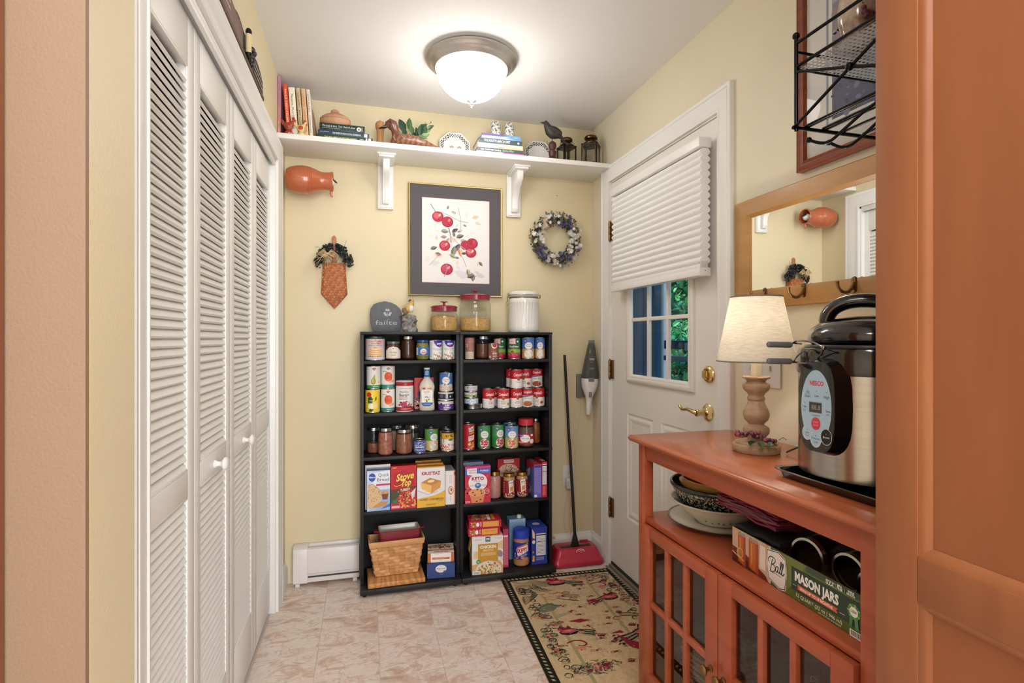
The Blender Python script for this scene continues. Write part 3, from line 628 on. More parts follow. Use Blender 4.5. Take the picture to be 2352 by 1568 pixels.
def crab(d, r, h):
    d.r(-2.9*r, 0, 5.8*r, h*.66, '6c3f92').r(-2.9*r, h*.66, 5.8*r, h*.34, 'e9e2ec').e(-r*.6, h*.68, r*.14, h*.15, '2c2850').t('100% WILD CAUGHT', r*.2, h*.73, h*.12, 'b0344a', r*.9).t('LUMP', r*.2, h*.40, h*.2, 'ffffff', r*.6, b=.03).t('CRABMEAT', r*.2, h*.12, h*.2, 'ffffff', r*1.0, b=.03)
def soup(sub, ro=0, pic=None, low='ede9e5'):
    def f(d, r, h):
        a = ro; d.r(-pi*r, 0, 2*pi*r, h*.5, low).r(-pi*r, h*.5, 2*pi*r, h*.5, 'c4202c')
        d.t("Campbell's", a, h*.66, h*.17, 'fbf6f3', r*1.75, sh=.25, b=.01).e(a, h*.50, r*.26, h*.09, 'a07c40').e(a, h*.50, r*.19, h*.065, '8a6530')
        for i, s_ in enumerate(sub): d.t(s_, a, h*(.30-.10*i), h*.07, 'a3222c', r*(.10*len(s_)+.12), b=.01)
        d.lines(a-r*1.5, h*.15, r*.3, h*.25, 3, '7a6a66').lines(a-r*.4, h*.05, r*.9, h*.03, 1, '8e7c78')
        if pic: d.e(a+r*.85, h*.2, r*.3, h*.09, pic)
    return f
def soup2(name, col):
    def f(d, r, h):
        d.r(-pi*r, h*.62, 2*pi*r, h*.38, 'bf2230').t("Campbell's", 0, h*.76, h*.14, 'fbf6f3', r*1.5, sh=.25, b=.01).poly([(-r*1.3, h*.55), (r*.6, h*.66), (r*.6, h*.60), (-r*1.3, h*.5)], '5573ab')
        d.t(name, 0, h*.44, h*.07, '3a2a2a', r*1.3).e(0, h*.17, r*.86, h*.17, 'dcd6cf').e(0, h*.17, r*.78, h*.15, col).blobs(-r*.6, h*.05, r*.6, h*.28, 26, r*.1, ['a8542f', 'c77442', 'd89058', '8d3f22'], 5, (0, h*.17, r*.7, h*.12))
    return f
def libby(d, r, h):
    d.r(-pi*r, 0, 2*pi*r, h*.2, 'a51d3c').r(-pi*r, h*.30, 2*pi*r, h*.16, '9cb24e').r(-pi*r, h*.2, 2*pi*r, h*.1, '6d8c3c').r(-r*.85, h*.72, r*1.15, h*.27, 'c94450').r(-r*.78, h*.74, r*1.0, h*.23, 'f3d9d8').t("Libby's", -r*.28, h*.81, h*.10, 'b62634', r*.85, sh=.25)
    d.e(r*.6, h*.85, r*.17, h*.05, 'e8efe8').t('Sliced Beets', 0, h*.56, h*.085, 'f6f6ee', r*1.55, b=.02).lines(-r*.35, h*.49, r*.9, h*.03, 1, 'c8e08a').e(-r*.25, h*.34, r*.26, h*.05, 'a23a2c')
    for X in (-.7, -.1, .5): d.e(r*X, h*.15, r*.36, h*.11, 'c2284e', ro=.3).e(r*(X-.08), h*.18, r*.16, h*.05, 'dd5a78', ro=.3)
def gv(band, txt, t1, t2, foods, low, tc='3c4a6a', circ=(0.1, .62, .62, .17)):
    def f(d, r, h):
        d.r(-pi*r, 0, 2*pi*r, h*.46, low).r(-pi*r, h*.46, 2*pi*r, h*.54, band)
        a, b_, c, e_ = circ; d.e(r*a, h*b_, r*c, h*e_, 'f1f0ee').r(r*a, h*(b_-e_), r*.62, h*e_*1.9, 'f1f0ee') if False else d.e(r*a, h*b_, r*c, h*e_, 'f1f0ee')
        d.e(-r*.45, h*.86, r*.3, h*.08, '2f55a8').t('Great', -r*.45, h*.865, h*.035, 'fff', r*.34, b=.02).t('Value', -r*.45, h*.82, h*.035, 'fff', r*.34, b=.02) if False else d.e(-r*.45, h*.86, r*.3, h*.08, '2f55a8').t('Great', -r*.45, h*.865, h*.035, 'ffffff', r*.34, b=.02).t('Value', -r*.45, h*.82, h*.035, 'ffffff', r*.34, b=.02)
        d.t(t1, r*a, h*(b_+.04), h*.06, tc if not txt else txt, r*.55).t(t2, r*a, h*(b_-.05), h*.06, tc, r*.75)
        d.e(r*.1, h*.22, r*.72, h*.21, 'e9e4dc').blobs(-r*.6, h*.03, r*.8, h*.42, 70, r*.15, foods, 8, (r*.1, h*.22, r*.66, h*.19))
    return f
WH = ['f0e8da', 'e4d8c4', 'faf6ee', 'd6c8b0']; RD = ['c22a38', 'dd4a50', 'a81c2c', 'e9737a']; OR = ['df6a34', 'e98248', 'cf5424', 'f09a66']
def rotel(d, r, h):
    d.r(-pi*r, h*.62, 2*pi*r, h*.28, 'e2b13c').t('RO*TEL', r*.25, h*.70, h*.13, '201a18', r*1.2, b=.04).r(-pi*r, h*.90, 2*pi*r, h*.1, '2a2a28').e(r*.45, h*.56, r*.4, h*.05, '5c8a34').r(-pi*r, h*.6, 2*pi*r, h*.02, '8a2a22')
    d.e(r*.3, h*.24, r*.55, h*.18, 'efe9e0').blobs(-r*1.2, h*.02, r*1.2, h*.34, 80, r*.13, ['d84436', 'e96a52', 'c33226', 'f0a080', 'e8d7c8'], 9).lines(-r*.9, h*.38, r*.3, h*.2, 3, '3a3a38')
def chef(d, r, h):
    d.poly([(-r*.2, h*.86), (r*.7, h*.94), (r*.75, h*.74), (-r*.1, h*.70)], 'f3ecdc').t('Chef', r*.25, h*.76, h*.12, '1d1d1d', r*.8, sh=.2, b=.02, ro=5).poly([(-r*.2, h*.52), (r*.8, h*.58), (r*.75, h*.38), (-r*.2, h*.32)], 'f5efe2').t('BEEF', r*.25, h*.44, h*.08, 'b32228', r*.7, b=.02, ro=5).t('RAVIOLI', r*.25, h*.36, h*.06, 'b32228', r*.7, ro=5)
    d.poly([(-r*.1, h*.66), (r*.7, h*.72), (r*.7, h*.64), (-r*.05, h*.60)], 'dba43c').blobs(-r*.2, h*.04, r*.8, h*.28, 40, r*.16, ['e08a3c', 'f0b060', 'cc5a28', 'f5d18c'], 4, (r*.3, h*.16, r*.55, h*.13)).lines(-r*.8, h*.02, r*1.2, h*.03, 1, 'f0d9d9')
def bistro(d, r, h):
    d.e(r*.25, h*.92, r*.62, h*.24, 'eee9e4').e(r*.27, h*.95, r*.5, h*.2, 'b73a3e').e(-r*.6, h*.82, r*.2, h*.12, '5b7a52').t('OTSIA', r*.35, h*.30, h*.11, 'e6ebdf', r*.95, b=.03).lines(-r*.3, h*.45, r*1.0, h*.05, 1, 'caa9a0').lines(0, h*.10, r*.9, h*.12, 2, 'd8c8c0').r(-r*.85, h*.06, r*.35, h*.14, 'c8d0d8')
def spice(d, r, h):
    d.r(-pi*r, h*.78, 2*pi*r, h*.16, 'c9877c').lines(-r*.7, h*.82, r*1.1, h*.06, 1, '7d2f2c').t('13', -r*.6, h*.56, h*.15, 'f0eee8', r*.5, b=.03).lines(-r*.5, h*.35, r*1.1, h*.42, 9, 'b08375').r(-r*.95, 0, r*1.7, h*.33, 'dccdb6').lines(-r*.85, h*.03, r*1.4, h*.26, 7, 'a08c74').r(r*.85, 0, r*1.0, h, '4f4030').blobs(r*.85, h*.1, r*1.3, h*.9, 14, r*.1, ['5f7c3a', 'a03c2c', '3a5c30'], 2)
def bluetin(d, r, h):
    d.lines(-r*1.5, h*.08, r*3, h*.8, 7, 'c9d0e8', seed=6).blobs(-r*.9, h*.1, r*.9, h*.85, 26, r*.13, ['2b3c86', 'dfe4f2', '1f2c6c'], 7).r(-r*.12, h*.35, r*.3, h*.45, '2b3a88').lines(-r*.8, h*.35, r*1.6, h*.16, 1, 'e6eaf5')
def tunaw(d, r, h): d.r(-pi*r, 0, 2*pi*r, h*.35, 'b9b8ba').lines(-r*.7, h*.45, r*1.3, h*.3, 2, '6d6d75').e(-r*.65, h*.7, r*.12, h*.14, '4f7a5c')
def tunag(d, r, h): d.r(-pi*r, h*.55, 2*pi*r, h*.45, 'dfd4d6').t('TUNA', -r*.1, h*.64, h*.22, 'c23446', r*.7, b=.03).e(r*.35, h*.2, r*.16, h*.16, '25302a').lines(-r*.7, h*.12, r*.9, h*.2, 1, 'e8f2de')
def tunab(d, r, h): d.blobs(-r*1.2, 0, r*1.2, h, 50, r*.16, ['9fb6d4', 'e3e9f0', '7d9cc6', 'c8d6e6'], 3).e(r*.1, h*.5, r*.4, h*.38, 'f2f4f6').lines(-r*.15, h*.35, r*.5, h*.3, 3, '7a88a8')
Z1, Z2, Z3, Z4, Z5 = SZ
# --- left bookcase, top tier
can('tall pancake mix tin with a stack of pancakes, top left shelf corner', .046, 2.755, Z1, .0475, .117, 'd9cdcf', pancake)
can('left of two white and blue chicken cans beside the relish jar', .3455, 2.745, Z1, .0322, .101, 'eceaea', chking, 10)
can('right of two white and blue chicken cans by the bookcase divider', .4110, 2.745, Z1, .0322, .101, 'eceaea', chking, -12)
# --- second tier
can('white can with a green pear, stacked upper left on the second tier', .038, 2.755, Z2+.1155, .0345, .1145, 'e9e5dd', fruit('pear', '3f9148'), 6)
can('upper of two white cans with a peach, teal bottom band', .1085, 2.765, Z2+.1155, .0345, .1145, 'e9e5dd', fruit('peach', '2f8b86'), 4)
can('yellow pear can at the bottom left of the second tier', .0335, 2.745, Z2, .0358, .115, 'f0cf38', yelpear, 20)
can('lower of two white cans with a peach, standing on the shelf', .108, 2.765, Z2, .0350, .115, 'e9e5dd', fruit('peach', '2f8b86'), 4)
can('white and red tub of beet powder in the middle of the second tier', .1905, 2.755, Z2, .0445, .152, 'eae8e6', beets_tub, 4, lid=M('white_tub_plastic', 'e9e6e2', .35), name='supplement_tub', cat='tub', rim=.004)
can('blue and cream evaporated milk can on top of two flat cans', .401, 2.76, Z2+.0935, .0345, .0985, '4f7ab6', evap)
can('flat can with a navy label, middle of the right-hand stack', .400, 2.76, Z2+.0470, .0405, .0462, 'd8d3cd', tunadark)
can('flat purple and white crabmeat can at the bottom of its stack', .400, 2.76, Z2, .0405, .0465, 'e9e2ec', crab)
# --- right bookcase, top tier
can('brown spice jar with a number on its cream label, far left of the tier', .5235, 2.745, Z1, .0270, .115, 'a5756a', spice, lid=lidblk, name='spice_jar', cat='jar')
can('small upside-down tomato can in front of the brown preserve', .6405, 2.712, Z1, .0262, .084, '8a5547', bistro)
can('left of two green and pink sliced beet cans, partly hidden', .694, 2.79, Z1, .0335, .111, '2f6c48', libby, -8)
can('right of two green and pink sliced beet cans', .762, 2.745, Z1, .0345, .111, '2f6c48', libby, 0)
can('blue can of sliced potatoes, second from the right end', .840, 2.745, Z1, .0345, .114, 'cf9a72', gv('5478bd', 'c8452f', 'Sliced', 'Potatoes', WH, 'cf9a72'))
can('blue can of whole new potatoes at the right end', .9055-.0, 2.742, Z1, .0270, .114, 'dcb078', gv('5478bd', 'c8452f', 'Whole', 'New Potatoes', WH, 'dcb078'))
# --- soups
sp = 'ede9e5'; SR = .0322; SH_ = .1005
can('red and white chicken noodle soup can standing leftmost', .625, 2.755, Z2, SR, SH_, sp, soup(['Chicken', 'Noodle'], .012))
can('half hidden red and white soup can behind the front chicken noodle can', .6935, 2.815, Z2, SR, SH_, sp, soup(['Cream of', 'Chicken'], .0))
can('frontmost red and white chicken noodle soup can', .7015, 2.735, Z2, SR, SH_, sp, soup(['Chicken', 'Noodle'], .0, 'd9a24c'))
can('red and white mushroom soup can under the tomato can', .7735, 2.745, Z2, SR, SH_, sp, soup(['Cream of', 'Mushroom'], .010))
can('red and white soup can with a brown bowl and a blue swoosh', .8395, 2.75, Z2, SR, SH_, sp, soup2('Golden Mushroom', 'bb6b3e'), 0)
can('red and white french onion soup can at the right end', .9065, 2.765, Z2, SR, SH_, sp, soup(['French', 'Onion'], -.010, 'c8502c'))
can('red and white soup can behind the upper tomato can', .768, 2.815, Z2+.1008, SR-.001, SH_, sp, soup(['Cream of', 'Celery'], .01))
can('red and white tomato soup can stacked in front on the upper row', .7745, 2.742, Z2+.1008, SR, SH_, sp, soup(['Tomato'], .012))
can('red and white soup can with a ladle, upper row middle', .8395, 2.785, Z2+.1008, SR, SH_, sp, soup(['Healthy', 'Request'], -.012, 'c8603a'))
can('red vegetable beef soup can, upper row right end', .9050, 2.795, Z2+.1008, SR, SH_, sp, soup2('Vegetable Beef', 'a04828'), 0)
# flat tins on the left of the soups
can('flat can with a white label on top of the tin stack', .530, 2.75, Z2+.0900, .0345, .0330, 'dddbd8', tunaw, 8)
can('flat can with a red and green label in the tin stack', .529, 2.75, Z2+.0580, .0340, .0315, '86a862', tunag, 8)
can('flat can with a pale blue label above the grey oval tin', .532, 2.75, Z2+.0255, .0365, .0320, 'b4c6dc', tunab, 8)
t = thing('fish_tin', 'grey oval fish tin at the bottom of the stack', 'tin', (.545, 2.745, Z2+.0007), 8, GC)
g = G().lathe([(0, 0), (.040, 0), (.044, .003), (.044, .020), (.0475, .0235), (.0475, .0252), (.044, .0252), (.042, .0235), (0, .0235)], 32, Matrix.Diagonal((1, .68, 1, 1)))
part('tin_body', g, tin, t); part('lid_print', D().r(-.02, -.01, .04, .02, '9a9c9c').flat(G(), (0, 0, .0236), (1, 0, 0), (0, 1, 0)), PR, t)
# --- third tier
can('green and cream mushroom can behind the small blue tin', .329, 2.79, Z3, .0350, .1135, 'e8e2cc', gv('5fa04a', None, 'Pieces', 'Mushrooms', WH+['c8843c'], 'e6c98c'), 22)
can('rear of two tomato and chili cans, mostly hidden', .4100, 2.825, Z3, .0325, .105, 'f0ece4', rotel, 0)
can('front of two tomato and chili cans with a yellow band', .4100, 2.755, Z3, .0325, .105, 'f0ece4', rotel, 0)
can('small blue and white tin with a metal lid', .265, 2.745, Z3, .0305, .066, '3a4c96', bluetin)
can('red beef ravioli can at the left end of the third tier', .5180, 2.76, Z3, .0340, .135, 'b3202c', chef, 14)
can('green tomato can with a white oval, next to the ravioli', .604, 2.77, Z3, .0350, .121, '3f8444', gv('4d9450', None, 'Diced', 'Tomatoes', RD, '3f8444', '4a4a3c'), 0)
can('green tomato can turned left, showing its side text', .681, 2.78, Z3, .0345, .121, '3f8444', gv('4d9450', None, 'Diced', 'Tomatoes', RD, '3f8444', '4a4a3c'), 22)
can('blue sliced carrots can in front of another blue can', .7485, 2.745, Z3, .0360, .117, 'b6b45e', gv('6a93c8', None, 'Sliced', 'Carrots', OR, 'b6b45e', 'c8452f'), 0)
can('blue can mostly hidden behind the sliced carrots', .758, 2.82, Z3, .0345, .125, 'b6b45e', gv('5f88c2', None, 'Sliced', 'Carrots', OR, 'b6b45e', 'c8452f'), 0)
# ---------------------------------------------------------------- jars
def jar(label, x, y, z, r, h, fill, fillm, lidm, neck=.82, lidh=.016, lid_r=None, sh=.02, lab=None, ro=0, name='preserve_jar', glass=None, ridges=2, zfill=0, group=GC, cat='jar'):
    t = thing(name, label, cat, (x, y, z+.0007), face(x, y)+ro, group); lr = lid_r or r*neck+.0015; nh = h-lidh
    P_ = [(0, .0015), (r*.82, .0), (r*.95, .0025), (r, .009), (r, nh-sh-.004), (r*.97, nh-sh+.002), (r*neck, nh), (r*neck, h-.003)]
    part('glass', G().lathe(P_, 32), glass or jg, t)
    q = .0014; top = min(fill, nh-.002)
    P2 = [(0, q+.001), (r*.82-q, q+.001), (r-q, .010), (r-q, min(top, nh-sh-.004))]
    if top > nh-sh-.004: P2.append((r-q-(r-r*neck)*(top-(nh-sh-.004))/(sh+.004)-.0005, top))
    P2.append((0, top)); part('contents', G().lathe(P2, 28), fillm, t)
    L = [(0, h), (lr-.003, h), (lr, h-.002), (lr, h-lidh*.45), (lr+.001, h-lidh*.45-.001), (lr+.001, h-lidh*.6), (lr, h-lidh*.65), (lr, h-lidh), (lr-.0012, h-lidh)]
    if ridges == 0: L = [(0, h), (lr-.003, h), (lr, h-.002), (lr, h-lidh), (lr-.0012, h-lidh)]
    part('lid', G().lathe(L, 32), lidm, t)
    if lab:
        d = D(); lab(d, r, h); part('paper_label', d.wrap(G(), r+.0003, 0), PR, t)
    return t
brnp = M('brown_preserve', '5f3520', .5, col2='3a2014', vs=45); meat = M('packed_meat', 'b5705a', .6, col2='7d4634', vs=70, bump=.6, bs=90); meat2 = M('packed_brown_meat', '9d6346', .6, col2='6d3c28', vs=80, bump=.6, bs=90)
relish = M('green_relish', 'a39a3a', .5, col2='68661f', vs=90, bump=.5, bs=120); broth_ = M('pale_fat_layer', 'b3a58a', .6, var=.1, vs=30); redp = M('dark_red_jam', '5e2420', .4, var=.2, vs=30)
applb = M('brown_apple_butter', '7f4f30', .55, col2='5e3822', vs=50); apri = M('orange_preserve', 'b5672a', .45, col2='7d3c16', vs=40); pink = M('pink_salt', 'd9a79c', .6, col2='b87c74', vs=160, bump=.5, bs=200); tan_ = M('tan_gravy', 'b59468', .5, var=.06, vs=20); pbut = M('peanut_butter', 'b88356', .45, var=.05, vs=15); brwn = M('brown_beverage_mix', '5c4034', .5, var=.15, vs=60)
def l_jam(d, r, h):
    H = h*.62; d.poly([(-r*1.35, h*.1), (r*1.35, h*.1), (r*1.35, h*.52), (r*1.0, h*.56), (r*.6, h*.68), (0, h*.72), (-r*.6, h*.68), (-r*1.0, h*.56), (-r*1.35, h*.52)], 'e5dccb')
    d.t('Holiday', 0, h*.38, h*.09, '2d2620', r*1.0, sh=.2).t('Jam', 0, h*.24, h*.09, '2d2620', r*.6, sh=.2).e(0, h*.62, r*.08, h*.02, '4a3c32').lines(-r*.5, h*.52, r, h*.04, 1, 'a89c8a').lines(-r*.9, h*.14, r*1.8, h*.03, 1, 'b0a492')
jar('square-shouldered jam jar with a cream label, second from left', .1335, 2.742, Z1, .0355, .094, .08, redp, M('grey_green_lid', '6c7872', .4, .5), .86, .012, lab=l_jam, name='jam_jar', ridges=0)
jar('tall brown preserve jar between the jam and the relish', .2105, 2.81, Z1, .0375, .120, .100, brnp, tin, .88)
def l_rel(d, r, h):
    d.r(-r*1.25, h*.24, r*2.6, h*.40, '3c78b8').r(-r*1.2, h*.25, r*.45, h*.36, 'ececef').lines(-r*1.17, h*.27, r*.35, h*.32, 8, '44464e').e(r*.15, h*.42, r*.5, h*.14, 'f4f2ee').t('Vlasic', r*.15, h*.44, h*.06, '2c3f7c', r*.75).r(-r*.4, h*.32, r*1.1, h*.09, 'c8344c').t('Sweet Relish', r*.15, h*.34, h*.05, 'ffffff', r*.95)
jar('green relish jar with a blue lid and blue label', .2795, 2.745, Z1, .0330, .101, .086, relish, M('blue_metal_lid', '2d5aa6', .35, .3), .88, .011, lab=l_rel, name='relish_jar', ridges=0)
jar('brown apple butter jar behind the small tomato can', .6015, 2.795, Z1, .0375, .1205, .079, applb, tin, .88)
jar('canning jar with a pale layer, at the left end behind', .0390, 2.80, Z3, .0335, .130, .05, meat2, tin, .86)
jar('front canning jar packed with pinkish meat', .0955, 2.735, Z3, .0370, .136, .112, meat, tin, .84)
jar('rear canning jar glimpsed between the two front meat jars', .1570, 2.835, Z3, .0350, .130, .10, broth_, tin, .86)
jar('front canning jar packed with brown meat', .1855, 2.740, Z3, .0415, .1245, .100, meat2, tin, .88)
jar('dark wide canning jar behind the small blue tin', .2360, 2.825, Z3, .0415, .131, .09, M('dark_jar_contents', '2c2a28', .5, var=.3, vs=20), tin, .9)
def l_red(d, r, h):
    d.r(-r*1.2, h*.13, r*2.4, h*.37, 'b8283a').e(-r*.1, h*.32, r*.62, h*.14, 'f1eff0').e(-r*.6, h*.42, r*.28, h*.055, '2c55a4').t('Great', -r*.6, h*.41, h*.03, 'ffffff', r*.35).lines(-r*.5, h*.29, r*.85, h*.05, 2, '54546a').r(-r*1.2, h*.16, r*.9, h*.05, 'e3a27c').e(r*.75, h*.22, r*.3, h*.08, 'e9e4de').r(r*.6, h*.40, r*.3, h*.07, 'f2f2f2')
jar('squat jar of brown mix with a red lid and red label', .8300, 2.75, Z3, .0450, .150, .105, brwn, M('red_plastic_lid', 'c82c3a', .4), .86, .034, lab=l_red, name='drink_mix_jar', ridges=0)
jar('orange preserve jar half hidden behind the red-lidded jar', .9075, 2.825, Z3, .0270, .138, .115, apri, tin, .82)
g_ = jar('square jar of pink salt with a gold lid beside the keto box', .6590, 2.765, Z4, .0355, .143, .118, pink, gold, .84, .020, name='salt_jar', ridges=0)
def l_hz(d, r, h):
    d.r(-r*1.4, h*.12, r*2.8, h*.60, '8f2226').poly([(-r*.1, h*.70), (r*.7, h*.74), (r*.85, h*.30), (r*.05, h*.24)], 'efe8dd').t('HEINZ', r*.38, h*.61, h*.06, '2a2320', r*.62, ro=4, b=.02).t('HomeStyle', r*.40, h*.54, h*.04, '33405c', r*.6, ro=4).poly([(r*.15, h*.48), (r*.68, h*.50), (r*.66, h*.32), (r*.16, h*.30)], 'd28a56').blobs(-r*.6, h*.12, r*.9, h*.26, 24, r*.11, ['e9d9bb', 'c49a6c', '7c3a26', 'f2e8d4'], 6).lines(-r*1.1, h*.2, r*.35, h*.45, 5, 'c99a92')
jar('left of two gravy jars with gold lids', .7350, 2.745, Z4, .0335, .133, .112, tan_, gold, .84, .016, lab=l_hz, name='gravy_jar', ridges=0)
jar('right of two gravy jars with gold lids', .8085, 2.752, Z4, .0335, .133, .112, tan_, gold, .84, .016, lab=l_hz, ro=-10, name='gravy_jar', ridges=0)
def l_sk(d, r, h):
    d.r(-r*1.35, h*.22, r*2.7, h*.46, '25359a').poly([(-r*.55, h*.52), (r*.85, h*.64), (r*.95, h*.44), (-r*.4, h*.30)], 'c9c6d6').poly([(-r*.6, h*.50), (r*.82, h*.62), (r*.9, h*.46), (-r*.45, h*.33)], 'efe6dc').t('SKIPPY', r*.15, h*.42, h*.115, 'cc2430', r*1.3, ro=9, b=.035, sh=.1)
    d.poly([(-r*.5, h*.56), (r*.6, h*.655), (r*.6, h*.625), (-r*.5, h*.53)], 'e07a3a').e(r*.75, h*.64, r*.12, h*.04, 'b89a3a').poly([(-r*.1, h*.34), (r*.8, h*.43), (r*.75, h*.37), (-r*.1, h*.285)], '2d56b8').t('Super Chunk', r*.35, h*.32, h*.04, 'ffffff', r*.8, ro=9).blobs(-r*.6, h*.22, r*.9, h*.31, 26, r*.13, ['b0622e', 'c97e44', '8d4a22', 'd99a5e'], 6, (r*.2, h*.25, r*.8, h*.06)).e(-r*.8, h*.36, r*.09, h*.025, 'cfd3e6').lines(-r*.95, h*.25, r*.3, h*.07, 3, 'c6cae2')
jar('peanut butter jar with a bright blue lid, bottom tier', .7935, 2.715, .037, .0440, .188, .152, pbut, M('bright_blue_lid', '2741b8', .4), .90, .042, lab=l_sk, name='peanut_butter_jar', ridges=0, lid_r=.0425)
# ranch bottle (oval)
t = thing('dressing_bottle', 'cream ranch dressing bottle with a blue neck, second tier', 'bottle', (.3015, 2.745, Z2+.0007), face(.3015, 2.745), GC)
bp = [(0, .0), (.034, .0), (.038, .004), (.0385, .02), (.0365, .05), (.034, .07), (.0345, .09), (.0385, .112), (.0385, .122), (.034, .138), (.022, .155), (.0155, .163), (.0150, .175)]
part('bottle_body', G().lathe(bp, 32, Matrix.Diagonal((1, .62, 1, 1))), M('ranch_cream', 'ddd2c2', .35), t)
part('neck_wrap', G().lathe([(.0152, .170), (.0158, .171), (.0158, .207), (.0152, .208)], 24), M('blue_shrink_wrap', '2f6cab', .3), t)
part('cap', G().lathe([(.0150, .2082), (.0155, .2085), (.0155, .213), (.0150, .216), (0, .2165)], 24), M('cream_cap', 'e4ddcd', .4), t)
d = D().poly([(-.026, .105), (.026, .105), (.029, .09), (.026, .06), (.028, .035), (.020, .022), (-.020, .022), (-.028, .035), (-.026, .06), (-.029, .09)], 'eeeae2').poly([(-.028, .042), (.028, .042), (.027, .032), (.015, .023), (-.015, .023), (-.027, .032)], '2f62a8')
d.poly([(-.024, .113), (-.019, .117), (-.010, .117), (-.006, .113), (-.014, .107)], 'b3442e').r(.002, .110, .022, .006, 'c98a3c').t('ranch', -.002, .092, .009, '46505a', .028).lines(-.012, .086, .02, .002, 1, '7c8890').blobs(-.016, .052, .016, .076, 40, .0035, ['5c8c34', '7aa648', '3f6a2a', 'f4f4ee'], 5, (0, .064, .016, .012)).poly([(-.004, .052), (.004, .052), (0, .036)], '4a4038').lines(-.012, .031, .03, .003, 1, 'ffffff')
part('paper_label', d.flat(G(), (0, -.0255, 0), (1, 0, 0), (0, 0, 1)), PR, t)
part('neck_print', D().lines(-.009, .178, .018, .02, 3, 'e8f0f8').flat(G(), (0, -.0161, 0), (1, 0, 0), (0, 0, 1)), PR, t)
# ---------------------------------------------------------------- cartons
card = {}
def carton(label, x, y, z, w, dp, h, col, front=None, side=None, top=None, rz=0, rx=0, ry=0, name='food_box', cat='box', cols=None, group=GC, flap=None, gloss=PR):
    """x,y,z = lower front-left corner; front face looks to -y"""
    t = thing(name, label, cat, (x, y, z+.0007), rz, group, rx, ry)
    g = G().box(0, 0, 0, w, dp, h); part('carton', mesh('carton', g, M('card_'+col, col, .5, var=.02, vs=8), .0008, seg=1), None, t)
    if front: d = D(); front(d, w, h); d.clamp(0, 0, w, h); part('front_print', d.flat(G(), (0, -.0001, 0), (1, 0, 0), (0, 0, 1)), gloss, t)
    if side:
        d = D(); side[1](d, dp, h); d.clamp(0, 0, dp, h)
        if side[0] == 'L': part('side_print', d.flat(G(), (-.0001, dp, 0), (0, -1, 0), (0, 0, 1)), gloss, t)
        else: part('side_print', d.flat(G(), (w+.0001, 0, 0), (0, 1, 0), (0, 0, 1)), gloss, t)
    if top: d = D(); top(d, w, dp); d.clamp(0, 0, w, dp); part('top_print', d.flat(G(), (0, 0, h+.0001), (1, 0, 0), (0, 1, 0)), gloss, t)
    return t
BRD = ['e0bb8c', 'd4a672', 'c99562', 'ebcaa0']
def f_quick(d, w, h):
    d.r(0, 0, w, h, '9db8de').r(0, h*.50, w, h*.5, 'dcdfe9').poly([(0, h*.62), (w*.2, h*.66), (w, h*.86), (w, h), (0, h)], 'c3d1ea').poly([(w*.25, h*.6), (w, h*.62), (w, h*.95), (w*.3, h*.9)], 'edeef2').r(0, h*.955, w, h*.045, '34405c')
    d.e(w*.22, h*.80, w*.175, h*.115, 'e9ebf2').e(w*.22, h*.80, w*.155, h*.10, '2a52aa').t('Pillsbury', w*.22, h*.785, h*.035, 'ffffff', w*.29, b=.02)
    d.t('Quick', w*.72, h*.81, h*.08, '33343c', w*.46).t('Bread', w*.70, h*.70, h*.08, '33343c', w*.52).r(w*.4, h*.595, w*.6, h*.045, 'b8396c').lines(w*.5, h*.66, w*.45, h*.02, 1, '8890a8')
    d.poly([(w*.02, h*.06), (w*.45, h*.12), (w*.62, h*.24), (w*.6, h*.45), (w*.45, h*.56), (w*.25, h*.64), (w*.02, h*.62)], 'dcb88c').blobs(w*.03, h*.1, w*.58, h*.6, 60, w*.018, ['3c2418', '4e3020', '2e1c14'], 3).line([(w*.03, h*.62), (w*.25, h*.635), (w*.46, h*.55), (w*.6, h*.44)], w*.02, 'a5744a')
    d.e(w*.78, h*.40, w*.17, h*.07, 'd7a45e').poly([(w*.63, h*.39), (w*.93, h*.39), (w*.88, h*.26), (w*.68, h*.26)], '7c4526').blobs(w*.64, h*.37, w*.92, h*.45, 12, w*.015, ['3c2418'], 4).poly([(w*.2, h*.08), (w*.8, h*.10), (w*.9, h*.2), (w*.6, h*.22)], 'c98f5a').poly([(w*.6, h*.04), (w, h*.08), (w, h*.16), (w*.7, h*.08)], '3f78c4')
    d.t('NET 17 OZ', w*.2, h*.03, h*.03, 'f2f2f2', w*.34)
